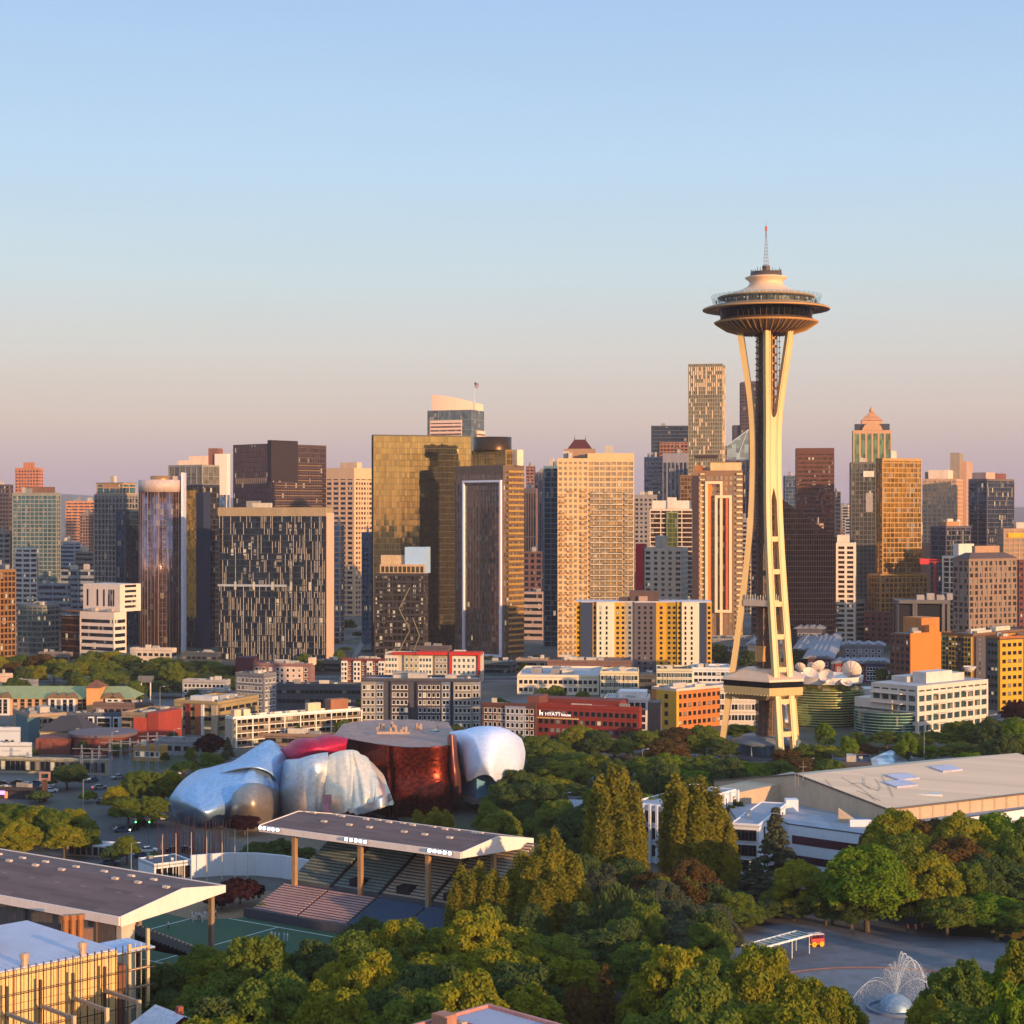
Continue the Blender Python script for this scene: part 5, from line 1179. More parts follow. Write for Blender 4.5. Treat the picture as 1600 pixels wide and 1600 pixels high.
b = MB(); q0, q1 = B.fx(138) - .6, B.fx(158) + .6; frustum(b, [(q0, -3.6), (q1, -3.6), (q1, 9.6), (q0, 9.6)], B.h + 4.5, [((q0 + q1) / 2 - .1, 2.9), ((q0 + q1) / 2 + .1, 2.9), ((q0 + q1) / 2 + .1, 3.1), ((q0 + q1) / 2 - .1, 3.1)], B.h + 7.4); b.build('tower_roof', W('7a4a34'), B.e)
B.done()
B = low('rear_white_block', 'small white roofed block at the far left behind the hotel roof', -20, 14, 20, 1056, 1100, 10, W('e2c0a8'), 3, 0, 2, 1.5, 1.5)
B = low('flat_grey_hall', 'flat grey slanted roof hall behind the green roofed hotel', 10, 52, 60, 1066, 1092, 10, W('8d8a90'), 0, 0, 0, units=1)
B = low('white_grey_modern', 'dark grey modern block with a white framed bay left of the red and tan block', 104, 186, 190, 1118, 1155, 6, W('535a68'), 0, 0, 0, depth=16, roofm=LR, units=3)
for p0, p1 in ((139, 147), (153, 174), (178, 187)): B.wall(W('dde0e6', var=.06), x0=B.fx(p0), x1=B.fx(p1), y0=-1, y1=2, z1=B.h - .4, name='white_bay'); B.windows('L', B.fx(p0) + .2, B.fx(p1) - .2, .8, B.h - .8, max(1, int((p1 - p0) / 6)), 4, 1.6, 1.5, FRD, y=-1)
B.windows('L', B.fx(106), B.fx(136), .8, B.h - .8, 4, 4, 1.4, 1.4, FRD); B.done()
B = low('brown_flat_block', 'tan flat block with teal corner behind the dark hipped roof house', 20, 45, 104, 1120, 1160, 60, W('a08c78'), 0, 6, 3, 1.6, 1.4, fm=FRD, units=3)
B.wall(W('4f7078'), x0=-B.a * .7, x1=.4, y0=-.6, y1=4, z1=B.h - .3, name='teal_corner'); B.done()
B = low('roof_plant_block', 'brown block with flat dark roof between hotel and red block', 145, 236, 240, 1102, 1135, 6, W('6e5a56'), 8, 0, 2, 2, 1.3, 14, units=4, fm=FRD); B.done()
# dark hipped roof house
B = low('hipped_roof_house', 'beige three storey house with a dark hipped roof at left', 62, 132, 138, 1144, 1172, 8, W('b0a27c'), 11, 0, 2, 1.3, 1.6, 14, fm=FRP, units=0, par=.01, z0=2); B.done()
b = MB(); frustum(b, [(-B.a - .8, -.8), (.8, -.8), (.8, 14.8), (-B.a - .8, 14.8)], B.h + .05, [(-B.a + 5, 6), (-5, 6), (-5, 8), (-B.a + 5, 8)], B.h + 4.8); b.face([(-B.a + 5, 6, B.h + 4.8), (-5, 6, B.h + 4.8), (-5, 8, B.h + 4.8), (-B.a + 5, 8, B.h + 4.8)]); b.build('hipped_roof', W('3c3a40'), B.e)
B = low('white_store', 'plain white box building cut by the left edge', -40, 29, 32, 1141, 1186, 4, W('ccd0d8', var=.08), 2, 0, 1, 1.2, 3, 18, fm=FRD, units=1, roofm=LR); B.done()
B = low('white_annex', 'lower white box in front of the plain white box at the left edge', -40, 47, 50, 1165, 1196, 4, W('d0d0d2', var=.08), 0, 0, 0, depth=12, units=1, roofm=LR); B.box('vent_strip', -B.a * .4, -1.5, -.2, -.02, 2, 3.2, W('2c2c30'))
e = low('beige_warehouse', 'long low beige warehouse with tall shallow windows below the white annex', -40, 167, 172, 1190, 1212, 11, W('a39c86'), 26, 0, 1, 1.6, 3.0, 14, fm=FRD, units=0, roofm=LR, par=.5); e.done()
# round brick roof
p = G(153, 1180); e = thing('round_brick_house', 'red brick house with a round flat roof at left', 'building', (p.x, p.y + 8, 0), 0, GRP)
MB().lathe([(10.5, 0), (10.5, 6.2)], None, 40).build('wall', W('6e3a34'), e); MB().lathe([(11.8, 6.2), (12.0, 7.2), (10.9, 7.4), (.1, 7.2)], None, 40).build('roof', W('6a5c62'), e)
MB().box(-22, -10, -6, 6, 0, 5.5).build('wing', W('7c4438'), e)
B = low('yellow_cottage', 'small yellow and brown cottage beside the substation poles', 208, 252, 262, 1170, 1190, 12, W('b98a44'), 5, 0, 1, 1.6, 1.8, fm=FRP, units=1); B.done()
B = low('long_grey_wall_shop', 'low grey flat roofed shop row right of the yellow cottage', 240, 330, 345, 1162, 1182, 15, W('8d8f96'), 6, 0, 1, 2.4, 1.6, units=2, fm=FRD); B.done()
B = low('small_red_sign_shop', 'small shop with a lit red sign board near the park trees', 306, 362, 372, 1086, 1102, 8, W('8d8a90'), 6, 0, 1, 1.6, 1.6, units=2); B.done()
sgn = B.box('sign_board', B.fx(332), B.fx(358), -.6, -.1, B.h - 1.8, B.h + 1.2, W('a02024')); MB().box(B.fx(336), B.fx(354), -.75, -.62, B.h - .8, B.h + .2).build('lit_panel', emit((1, .85, .8), .8), B.e)
B = low('corner_store', 'dark flat store with a purple and red lit front at the left edge', -30, 66, 72, 1236, 1250, 12, W('3a3438'), 0, 0, 0, depth=14, units=2, roofm=LR)
MB().box(B.fx(-8), B.fx(8), -.3, -.05, B.h - 1.4, B.h - .3).build('lit_sign', emit((.75, .3, .9), 1.2), B.e); MB().box(B.fx(8), B.fx(12), -.3, -.05, .2, B.h - .5).build('lit_sign', emit((.9, .25, .12), .5), B.e)
B = low('bus_office', 'single storey pale brick office with a white roof rim among small trees', 104, 176, 192, 1324, 1341, 15, W('a39488'), 7, 3, 1, 1.2, 1.9, units=1, par=.35, pm=W('dfe2ec'), roofm=LR, fm=FRD); B.done()
# sign pole / billboard
def sign_pole(px, top, base, h, label):
    pass
p = G(70, 1252); e = thing('sign_pylon', 'tall brown sign pylon with an empty square frame beside the corner store', 'sign', (p.x, p.y, 0)); ht = CAMZ - (1206 - 800) * p.y / F
MB().box(-.7, .7, -.4, .4, 0, ht * .75).build('post', W('5a3c34'), e); MB().box(-1.6, 1.6, -.3, .3, ht * .7, ht * .78).box(-1.6, -1.1, -.3, .3, ht * .78, ht).box(1.1, 1.6, -.3, .3, ht * .78, ht).box(-1.09, 1.09, -.3, .3, ht - .5, ht).build('frame', W('a87c70'), e)
p = G(228, 1098); e = thing('billboard', 'billboard on two white posts in front of the dark park trees', 'sign', (p.x, p.y, 0)); ht = CAMZ - (1056 - 800) * p.y / F
MB().box(-2.3, -1.8, -.2, .2, 0, ht - 2.8).build('post', W('dcd6d0'), e); MB().box(1.8, 2.3, -.2, .2, 0, ht - 2.8).build('post', W('dcd6d0'), e); MB().box(-3.4, 3.4, -.4, .4, ht - 2.9, ht).build('board', W('66686c'), e)

# low podiums and halls closing the floor at the feet of the towers
for i, (l, c, r, t, bs, hx, nm) in enumerate([(203, 268, 276, 1016, 1043, 'd8c4b0', 'cream low hall with a stepped front below the round tower'), (282, 340, 346, 1022, 1046, '4a5058', 'dark low podium below the dark glass tower'), (150, 198, 204, 1024, 1046, '8d8278', 'tan low podium beside the cream low hall'),
        (60, 108, 114, 1022, 1048, '7a6e68', 'brown grey low block behind the park trees at far left'), (488, 532, 538, 1034, 1054, '6a5f5c', 'grey brown low block at the mouth of the street canyon'), (756, 800, 806, 1036, 1056, '5a6a70', 'blue grey low podium right of the red roofed block'),
        (806, 852, 858, 1032, 1054, 'a08c7c', 'tan low block below the banded office'), (1116, 1140, 1146, 1022, 1046, '8a8a90', 'grey low block beside the left tower leg'), (640, 700, 706, 1012, 1036, '5c5458', 'dark low podium behind the red roofed block'), (1404, 1440, 1446, 1010, 1034, '9a9490', 'pale low block behind the white terraced office'), (-10, 40, 46, 1040, 1062, 'b09c88', 'tan low block at the left edge behind the hotel')]):
    B = low('low_hall', nm, l, c, r, t, bs, 14, W(hx), 7, 3, 2, 2.2, 1.5, fm=FRD, units=3, roofm=LR); B.done()
B = low('apartment_row', 'pale grey four storey apartment row left of the motel behind the striped office', 285, 352, 360, 1066, 1096, 10, W('a8a2a4'), 10, 3, 3, 1.5, 1.6, fm=FRP, units=3, roofm=LR); B.done()
B = low('brown_store_row', 'brown low store row between the motel and the museum', 400, 520, 528, 1152, 1168, 12, W('8c7464'), 12, 0, 1, 2.2, 1.6, 14, fm=FRD, units=5, roofm=LR); B.done()

# ================================================================== THE FOLDED METAL MUSEUM
def cr(p0, p1, p2, p3, t):
    return .5 * ((2 * p1) + (p2 - p0) * t + (2 * p0 - 5 * p1 + 4 * p2 - p3) * t * t + (3 * p1 - p0 - 3 * p2 + p3) * t ** 3)
def spl(pts, n):
    pts = [Vector(p) for p in pts]; out = []; m = len(pts) - 1
    for i in range(n + 1):
        s = m * i / n; k = min(int(s), m - 1); t = s - k
        out.append(cr(pts[max(k - 1, 0)], pts[k], pts[k + 1], pts[min(k + 2, m)], t))
    return out
def surf(rows, nu=60, nv=40, fn=None):
    A = [spl([at(*p) for p in r], nu) for r in rows]; T = [spl([a[i] for a in A], nv) for i in range(nu + 1)]
    Pm = [[T[i][j] for i in range(nu + 1)] for j in range(nv + 1)]
    if fn:
        Pm = [[fn(p, i / nu, j / nv) for i, p in enumerate(r)] for j, r in enumerate(Pm)]
    return Pm
silv = metal('c8ccd2', .38, .9, .022, .75, var=.15); bluem = metal('9cbce0', .38, .9, .02, .7, var=.15); bronz = metal('ac9a8c', .42, .9, .02, .7, var=.15)
sunlit_silv = metal('f0e2cc', .36, .9, .02, .45, var=.12); pinkm = metal('c02048', .42, 1.4, .03, .55); copp = metal('74281a', .33, .8, .09, .8, var=.6); palem = metal('d8e2fa', .55, .9, .015, .08, var=.08); bluep = metal('6aa4cc', .45, 1.4, .03, .35)  # the skirt's silver is painted cream to read as sunlit
mus = thing('folded_metal_museum', 'billowing metal clad museum in silver, crimson, copper and pale blue folds', 'museum', (at(540, 1270, 510).x, 520, 0))
ML = Vector(mus.location)
def skinpart(name, rows, mat, nu=60, nv=40, fn=None, label=None, thick=.35):
    Pm = surf(rows, nu, nv, fn); Pm = [[p - ML for p in r] for r in Pm]
    b = MB(); b.grid(Pm); o = b.build(name, mat, mus, True)
    md = o.modifiers.new('thickness', 'SOLIDIFY'); md.thickness = thick; md.offset = 0
    if label: o['label'] = label
    return o
# rows run bottom -> front -> crest -> back, columns run left -> right
skinpart('silver_hull', [
    [(285, 1296, 488), (300, 1298, 484), (330, 1296, 482), (365, 1290, 484), (400, 1284, 490), (436, 1272, 496)],
    [(266, 1256, 490), (285, 1268, 480), (320, 1272, 474), (362, 1262, 478), (398, 1250, 486), (438, 1244, 494)],
    [(270, 1240, 493), (290, 1243, 482), (325, 1250, 477), (362, 1240, 480), (392, 1216, 488), (436, 1222, 494)],
    [(290, 1218, 502), (310, 1214, 496), (345, 1207, 492), (385, 1196, 494), (410, 1182, 500), (444, 1190, 502)],
    [(318, 1204, 514), (345, 1196, 510), (372, 1186, 510), (402, 1168, 512), (424, 1160, 514), (452, 1184, 510)],
    [(350, 1212, 528), (370, 1206, 528), (390, 1200, 528), (412, 1192, 528), (430, 1190, 528), (452, 1204, 524)]],
    bluem, 70, 50, lambda p, u, v: p + Vector((0, (abs(math.sin(u * 6 + v * 3.2)) ** .7 - .6) * 2.4, (abs(math.sin(u * 4.5 + v * 2)) - .5) * .9 * v)), 'silver blue sweeping hull at the left end')
skinpart('bronze_bulge', [
    [(352, 1300, 484), (372, 1302, 476), (398, 1300, 474), (420, 1292, 480), (432, 1286, 490)],
    [(354, 1268, 482), (372, 1262, 472), (398, 1258, 470), (420, 1262, 478), (436, 1262, 490)],
    [(360, 1245, 483), (376, 1236, 475), (396, 1232, 474), (416, 1238, 480), (436, 1240, 492)],
    [(370, 1234, 488), (384, 1227, 484), (398, 1224, 484), (414, 1228, 488), (434, 1234, 496)]], bronz, 40, 30, label='brown bulging shell under the silver hull')
skinpart('silver_wing', [
    [(360, 1196, 508), (385, 1184, 506), (405, 1172, 506), (428, 1166, 508), (454, 1186, 510)],
    [(352, 1196, 500), (380, 1188, 498), (410, 1176, 498), (434, 1178, 500), (452, 1196, 502)],
    [(345, 1208, 492), (378, 1200, 490), (402, 1200, 490), (425, 1210, 492), (436, 1228, 494)]], bluem, 40, 20, label='thin pointed wing above the hull')
skinpart('glazed_gap', [[(414, 1276, 493), (424, 1276, 492), (432, 1276, 492)], [(420, 1254, 494), (428, 1250, 493), (434, 1248, 493)], [(428, 1236, 496), (431, 1234, 496), (434, 1232, 496)]], glass('9fa888', cell=(1, 1, 3), metal=.3), 8, 8)
skinpart('silver_drum', [
    [(428, 1300, 500), (440, 1302, 488), (465, 1302, 482), (490, 1302, 480), (512, 1302, 482)],
    [(430, 1250, 500), (442, 1252, 488), (465, 1252, 482), (490, 1252, 480), (512, 1252, 482)],
    [(436, 1205, 502), (448, 1202, 490), (468, 1196, 484), (490, 1190, 482), (512, 1186, 484)],
    [(440, 1190, 508), (452, 1190, 498), (470, 1186, 492), (492, 1182, 490), (512, 1179, 492)],
    [(446, 1194, 526), (458, 1190, 526), (475, 1188, 526), (494, 1184, 526), (512, 1182, 526)]], silv, 50, 40, lambda p, u, v: p + Vector((0, .9 * abs(math.sin(u * 4.2 + v * 1.6)), .5 * abs(math.sin(u * 5 + v)) * v)), label='smooth silver drum')
def folds(p, u, v):
    a = max(0, u - .18) / .82; w_ = (1 - v) ** .6
    d = ((1.3 - 2.6 * abs(math.sin(u * 10 - v * 2.4)) ** .7) * 1.6 + math.sin(u * 38 + v * 5) * .7) * a * (.35 + .65 * w_)
    return p + Vector((d * .35, -abs(d) * 1.1 + d * .3, 0))
skinpart('crumpled_skirt', [
    [(508, 1272, 482), (528, 1272, 480), (548, 1269, 477), (572, 1267, 474), (596, 1262, 474), (616, 1256, 480)],
    [(508, 1250, 482), (528, 1248, 480), (552, 1246, 478), (574, 1242, 476), (594, 1236, 478), (606, 1238, 482)],
    [(509, 1216, 483), (526, 1212, 482), (548, 1208, 481), (570, 1208, 482), (588, 1210, 484), (600, 1215, 488)],
    [(510, 1187, 485), (525, 1180, 485), (542, 1176, 485), (560, 1177, 487), (575, 1188, 489), (592, 1200, 492)],
    [(511, 1182, 491), (525, 1177, 491), (542, 1174, 491), (558, 1175, 493), (572, 1184, 495), (588, 1196, 498)],
    [(512, 1184, 520), (526, 1182, 520), (542, 1180, 520), (556, 1182, 520), (568, 1188, 520), (582, 1198, 516)]], sunlit_silv, 90, 60, folds, 'bright crumpled silver skirt catching the sun')
skinpart('silver_hem', [[(540, 1276, 477), (560, 1274, 474), (582, 1268, 472), (600, 1258, 472), (612, 1250, 478)], [(544, 1263, 477), (562, 1260, 474), (582, 1252, 472), (600, 1244, 473), (608, 1240, 478)]], silv, 30, 8, lambda p, u, v: p + Vector((0, -math.sin(u * 12) * .8, 0)))
skinpart('crimson_fold', [
    [(436, 1200, 508), (456, 1196, 502), (480, 1192, 499), (505, 1184, 500), (540, 1178, 504)],
    [(438, 1184, 508), (456, 1182, 501), (480, 1174, 498), (506, 1168, 499), (542, 1164, 504)],
    [(440, 1172, 511), (458, 1163, 506), (482, 1157, 504), (508, 1153, 505), (544, 1156, 508)],
    [(444, 1172, 522), (460, 1162, 520), (484, 1158, 520), (510, 1155, 520), (534, 1158, 522)],
    [(450, 1180, 540), (466, 1172, 540), (488, 1168, 540), (510, 1166, 540), (534, 1168, 540)]], pinkm, 50, 30, lambda p, u, v: p + Vector((0, 0, .7 * abs(math.sin(u * 7 + v * 4)))), 'glossy crimson fold')
zt_ = lambda px, Y, z: (px, 800 + (CAMZ - z) * F / Y, Y)
tops = [(522, 520), (560, 508), (600, 498), (640, 494), (680, 494), (704, 500), (716, 512)]
skinpart('copper_wall', [
    [zt_(px, Y, 0) for px, Y in tops], [zt_(px, Y - 1, 6) for px, Y in tops], [zt_(px, Y + .5, 12) for px, Y in tops], [zt_(px - (3 if px < 560 else 0), Y, 19.6 - .5 * (i % 2)) for i, (px, Y) in enumerate(tops)]],
    copp, 80, 40, lambda p, u, v: p + Vector((0, abs(math.sin(u * 8)) * 1.6 + (1.5 if .37 < u < .4 else 0), 0)), 'dark copper red curved wall')
rf = MB(); pr = [at(*zt_(px, Y - .3, 19.5)) - ML for px, Y in tops] + [at(*zt_(px, Y, 20.4)) - ML for px, Y in [(700, 545), (640, 552), (580, 550), (535, 540)]]
rf.face([tuple(p) for p in pr]); rf.build('flat_roof', glass('a8867a', cell=(1.2, 1.2, 9), metal=.2, rough=.6, jit=0, var=.2, blind=2), mus)
skinpart('copper_flap', [[(704, 1258, 506), (712, 1258, 502), (720, 1250, 506)], [(702, 1216, 500), (711, 1214, 496), (719, 1214, 502)], [(700, 1180, 501), (708, 1180, 497), (715, 1182, 503)], [(700, 1149, 502), (706, 1147, 498), (712, 1150, 504)]], W('9a6458', rough=.4, metal=.7), 14, 30, label='pinkish copper flap beside the pale shell')
b = MB(); rnd = random.Random(2)
for k in range(16):
    p = at(588 + rnd.random() * 70, 1147, 520 + rnd.random() * 12) - ML; p.z = 20.2; b.box(p.x - .3, p.x + .3, p.y - .3, p.y + .3, p.z, p.z + rnd.uniform(.6, 2))
b.box(*(lambda a, c: (a.x, c.x, a.y, a.y + .3, 20.3, 21.0))(at(589, 1148, 516) - ML, at(640, 1148, 516) - ML)); b.build('roof_pipes', W('b99a84'), mus)['kind'] = 'stuff'
skinpart('glass_canopy', [[(600, 1147, 540), (640, 1141, 540), (684, 1134, 538)], [(612, 1150, 528), (650, 1146, 526), (686, 1142, 524)]], glass('8fb0b8', cell=(2, 2, 2), metal=.6), 20, 6)
def drape(p, u, v):
    lo = max(0, 1 - v * 2.6)
    return p + Vector((math.sin(u * 17) * .8 * lo, -abs(math.sin(u * 8.5 + 1)) * 2.2 * lo + 1.1 * abs(math.sin(u * 6.5 + v * 2.2)) * (1 - .5 * v), math.sin(u * 15 + 1) * 1.6 * lo + .7 * abs(math.sin(u * 5 + v * 3)) * v))
skinpart('pale_shell', [
    [(716, 1218, 512), (728, 1214, 503), (745, 1212, 498), (765, 1220, 496), (785, 1214, 500), (803, 1218, 508), (812, 1222, 522)],
    [(713, 1200, 512), (727, 1198, 501), (745, 1197, 496), (766, 1198, 494), (787, 1197, 498), (808, 1199, 508), (819, 1200, 522)],
    [(710, 1172, 512), (725, 1170, 502), (745, 1168, 497), (767, 1168, 495), (788, 1168, 499), (808, 1170, 509), (820, 1176, 523)],
    [(704, 1150, 514), (722, 1147, 506), (745, 1146, 502), (768, 1145, 501), (788, 1146, 505), (804, 1150, 513), (815, 1158, 526)],
    [(704, 1148, 522), (724, 1142, 518), (745, 1139, 515), (768, 1139, 515), (788, 1141, 519), (802, 1147, 526), (810, 1156, 534)],
    [(708, 1154, 545), (726, 1150, 545), (745, 1148, 545), (768, 1148, 545), (786, 1149, 545), (800, 1154, 545), (806, 1162, 545)]], palem, 90, 60, drape, 'pale draped shell at the right end, blue in shade')
b = MB()
q = [at(716, 1240, 512), at(745, 1245, 500), at(760, 1246, 502), at(800, 1235, 520), at(800, 1230, 545), at(720, 1230, 540)]
b.prism([((p - ML).x, (p - ML).y) for p in q], 4.5, 12); b.build('blue_box', bluep, mus)
b = MB(); q = [(p + Vector((0, -2, 0)) if i < 3 else p) for i, p in enumerate(q)]; b.prism([((p - ML).x - 1, (p - ML).y) for p in q], 3.0, 4.4); b.build('entrance_slab', W('6a6464'), mus)
b = MB(); b.prism([((p - ML).x + 2, (p - ML).y + 3) for p in q], 0, 3.0); b.build('entrance_base', W('2e2a2c'), mus)
bd = at(511, 1290, 478) - ML; MB().box(bd.x - 1.2, bd.x + 1.2, bd.y - .3, bd.y, 2, 9).build('banner', W('c98a94', var=.5, scale=1.5), mus)
# steel reed fence and red-brown poles in front of the museum
p0 = P(252, 1336, 0); e = thing('reed_fence', 'dense row of tall rusty brown poles in front of the museum left end', 'sculpture', (p0.x, p0.y, 0)); rnd = random.Random(8); b = MB()
for k in range(70):
    t = k / 70; q = P(252 + 102 * t, 1336 + 6 * t, 0) - p0; q.y += rnd.uniform(-4, 9); q.x += rnd.uniform(-.6, .6)
    h_ = rnd.uniform(5.5, 9.2); b.bar((q.x, q.y, 0), (q.x + rnd.uniform(-.3, .3), q.y, h_), .13, .06, n=4)
o = b.build('pole', W('94584a'), e); o['kind'] = 'stuff'

# ================================================================== STADIUM
field = MB(); fc = [G(150, 1425), G(540, 1470), G(700, 1520), G(160, 1520)]
fd = Vector((-.82, .57, 0)).normalized(); fn_ = Vector((.57, .82, 0)).normalized()
F0 = Vector((-52, 322, 0)) + fn_ * 1
def fp(a, d, z=0): v = F0 + fd * a + fn_ * d; return (v.x, v.y, z)
struct('sports_field', MB().face([fp(-40, -2, .03), fp(-40, 42, .03), fp(62, 42, .03), fp(62, -2, .03)][::-1]), W((.022, .075, .035), var=.22, scale=.12, streak=False, rough=.9))
struct('infield_dirt', MB().face([fp(38, 31, .05), fp(24, 48, .05), fp(40, 62, .05), fp(75, 52, .05), fp(66, 34, .05)][::-1]), W((.22, .13, .07), var=.2, streak=False, scale=.3))
b = MB()
for a in (-20, 0, 20, 40): b.face([fp(a, 2, .045), fp(a + .3, 2, .045), fp(a + .3, 36, .045), fp(a, 36, .045)])
for d in (2, 36): b.face([fp(-36, d, .046), fp(56, d, .046), fp(56, d + .3, .046), fp(-36, d + .3, .046)])
struct('pitch_markings', b, W('c8d0c8', var=.1))
def stand_roof(name, label, origin, ax, nrm, length, columns):
    """gabled folded-plate roof; ax along, nrm from field eave to the back"""
    e = thing(name, label, 'grandstand', (origin[0], origin[1], 0), math.atan2(ax[1], ax[0]))
    return e
# local frame: x along the stand, y from the field edge backwards
def make_stand(name, label, ox, oy, ang, L_, ends, front_z=17, ridge_z=18.3, back_z=16, d1=12.5, d2=25, mir=1):
    e = thing(name, label, 'grandstand', (ox, oy, 0), ang)
    rm_ = glass('6e5450', cell=(7.3, 1.35, 60), metal=0, rough=.8, jit=0, var=.3, blind=2, name='weathered_roof'); b = MB(); s = mir
    pts = [(0, front_z), (d1, ridge_z), (d2, back_z)]
    for (ya, za), (yb, zb) in zip(pts, pts[1:]):
        q = [(0, s * ya, za), (L_, s * ya, za), (L_, s * yb, zb), (0, s * yb, zb)]; b.face(q if s > 0 else q[::-1])
        q = [(0, s * ya, za - .35), (L_, s * ya, za - .35), (L_, s * yb, zb - .35), (0, s * yb, zb - .35)]; b.face(q[::-1] if s > 0 else q)
    b.build('roof', rm_, e)
    fw = W('f0dcd2', var=.12, scale=.4)
    for x in (0, L_):
        b = MB(); o_ = -.25 if x == 0 else .25; lo = [(0, front_z - 1.1), (d1, ridge_z - 3.2), (d2, back_z - 1.6)]; up = [(p[0], p[1] + .15) for p in pts]
        poly = [(y * s, z) for y, z in up] + [(y * s, z) for y, z in lo[::-1]]
        A = [(x, y, z) for y, z in poly]; B_ = [(x + o_, y, z) for y, z in poly]
        b.face(A); b.face(B_[::-1])
        for i in range(len(A)): b.face([A[i], A[(i + 1) % 6], B_[(i + 1) % 6], B_[i]])
        b.build('end_fascia', fw, e)
    MB().box(0, L_, s * -.3, s * .02, front_z - 1.2, front_z + .12).build('front_fascia', fw, e); MB().box(0, L_, s * (d2 - .02), s * (d2 + .3), back_z - 1.4, back_z + .1).build('back_fascia', fw, e)
    rnd = random.Random(int(L_))
    for k in range(max(3, int(L_ / 7))):
        for ry, zz in ((d1 * .62, front_z + (ridge_z - front_z) * .62), (d1 * 1.06, ridge_z - .1), (d1 * 1.5, ridge_z - (ridge_z - back_z) * .52)):
            x = 3 + k * 7 + rnd.uniform(-1.5, 1.5)
            if x < L_ - 1 and rnd.random() < .85: MB().box(x, x + 1.3, s * ry - .35, s * ry + .35, zz - .1, zz + .32).build('roof_light', W('d8bfae'), e)
    return e
# far stand: origin at the left front corner, running to the lower right
ANG = math.atan2(-.57, .82)
FS = Vector((-53.9, 384.5, 0))
st = make_stand('grandstand', 'far covered grandstand with tiered seats and three lit lamp clusters on its roof edge', FS.x, FS.y, ANG, 53.5, 1)
def tier(name, x0, x1, y0, z0, y1, z1, n, m1, m2, parent, label=None):
    b = MB(); dy = (y1 - y0) / n; dz = (z1 - z0) / n
    for k in range(n):
        b.box(x0, x1, y0 + k * dy, y0 + (k + 1) * dy + .01, max(0, z0 + (k - 3) * dz), z0 + (k + .35) * dz, m1)
        b.box(x0 + .1, x1 - .1, y0 + k * dy + dy * .3, y0 + k * dy + dy * .85, z0 + (k + .351) * dz, z0 + (k + 1.0) * dz, m2)
    o = b.build(name, None, parent)
    if label: o['label'] = label
cc = W('55565a', var=.2, scale=.5); sg1 = W('84948c'); st1 = W('c4aa92'); rd = W('cc9c98'); bl = W('34557c')
tier('seating_tier', 6, 17, 3, 5.6, 22, 15.5, 22, cc, sg1, st, 'dull green upper seating'); tier('seating_tier', 18, 30, 3, 5.6, 22, 15.5, 22, cc, sg1, st, 'dull green upper seating'); tier('seating_tier', 31, 43, 3, 5.6, 22, 15.5, 22, cc, st1, st, 'brownish upper seating'); tier('seating_tier', 44, 56, 3, 5.6, 22, 15.5, 22, cc, st1, st, 'brownish upper seating')
tier('seating_tier', 6, 18, -9.5, 1.3, 1.2, 5.2, 13, cc, rd, st, 'pinkish lower benches'); tier('seating_tier', 18.5, 31, -9.5, 1.3, 1.2, 5.2, 13, cc, rd, st, 'pinkish lower benches'); tier('seating_tier', 31.5, 44, -9.5, 1.3, 1.2, 5.2, 13, cc, bl, st, 'blue lower benches'); tier('seating_tier', 44.5, 58, -9.5, 1.3, 1.2, 5.2, 13, cc, bl, st, 'blue lower benches')
MB().box(5, 59, 1.25, 2.95, 4.6, 5.0).box(5, 59, -10.3, -9.7, 0, 1.9).build('concourse', W('4a4850'), st); MB().box(5, 59, 22.1, 22.8, 0, 15.6).build('rear_wall', W('4a464a'), st)
for x in (17, 30, 43): MB().box(x + .1, x + .9, 3, 22, 5, 5.2).build('aisle', W('77777c'), st)
for x in (23.5, 36, 48): MB().box(x - 1.6, x + 1.6, 3.5, 7.5, 5.0, 7.6).build('stair_opening', W('1e1c20'), st)
for x in (9.0, 27, 44.5): MB().box(x - .45, x + .45, .6, 1.5, 3, 16.6).build('column', W('a9825c', rough=.6), st)
MB().box(52, 52.8, 12, 13, 3, 15.6).build('column', W('a9825c', rough=.6), st)
LAMP = emit((.85, .92, 1.0), 22)
for x0 in (.6, 24.5, 46.0):
    for k in range(5):
        lp = MB().box(x0 + k * 1.25, x0 + k * 1.25 + .75, -.95, -.35, 16.5, 17.1).build('floodlight', W('8d8d94'), st); MB().box(x0 + k * 1.25 + .08, x0 + k * 1.25 + .67, -1.02, -.955, 16.55, 17.05).build('lamp', LAMP, lp)
# near stand: origin at its right end, field eave; mirrored
NS = Vector((-51.5, 322.5, 0))
ns = make_stand('grandstand', 'near grandstand roof seen from behind, purple grey with small roof lights', NS.x, NS.y, math.atan2(.57, -.82), 96, 1, mir=1, d1=10.5, d2=25)
b = MB(); b.box(0.6, 96, 23.6, 24.4, 6, 15.2); b.build('rear_wall', W('6b5c56', var=.3), ns)
for k in range(10): MB().box(6 + k * 9, 6.5 + k * 9, 24.4, 24.9, 0, 15).build('buttress', W('5a4c48'), ns)
for k in range(7): MB().box(9 + k * 12, 15 + k * 12, 24.41, 24.5, 5.2, 7.2).build('vent_opening', W('1c1a1c'), ns)
tier('seating_tier', 1, 94, 3, 5.6, 22, 14.5, 20, cc, st1, ns); MB().box(.2, 1.4, 21.5, 24.5, 0, 15).build('end_wall', W('cdb8a4', var=.2), ns)
for x in (1.5, 20, 38): MB().box(x - .4, x + .4, 1.4, 2.2, 0, 16).build('column', W('8a7660'), ns)
p = P(150, 1500, 6); e = thing('exhaust_stacks', 'three copper exhaust stacks at the near grandstand corner', 'chimney', (p.x - 2, 300, 0)); zt = CAMZ - (1430 - 800) * 300 / F
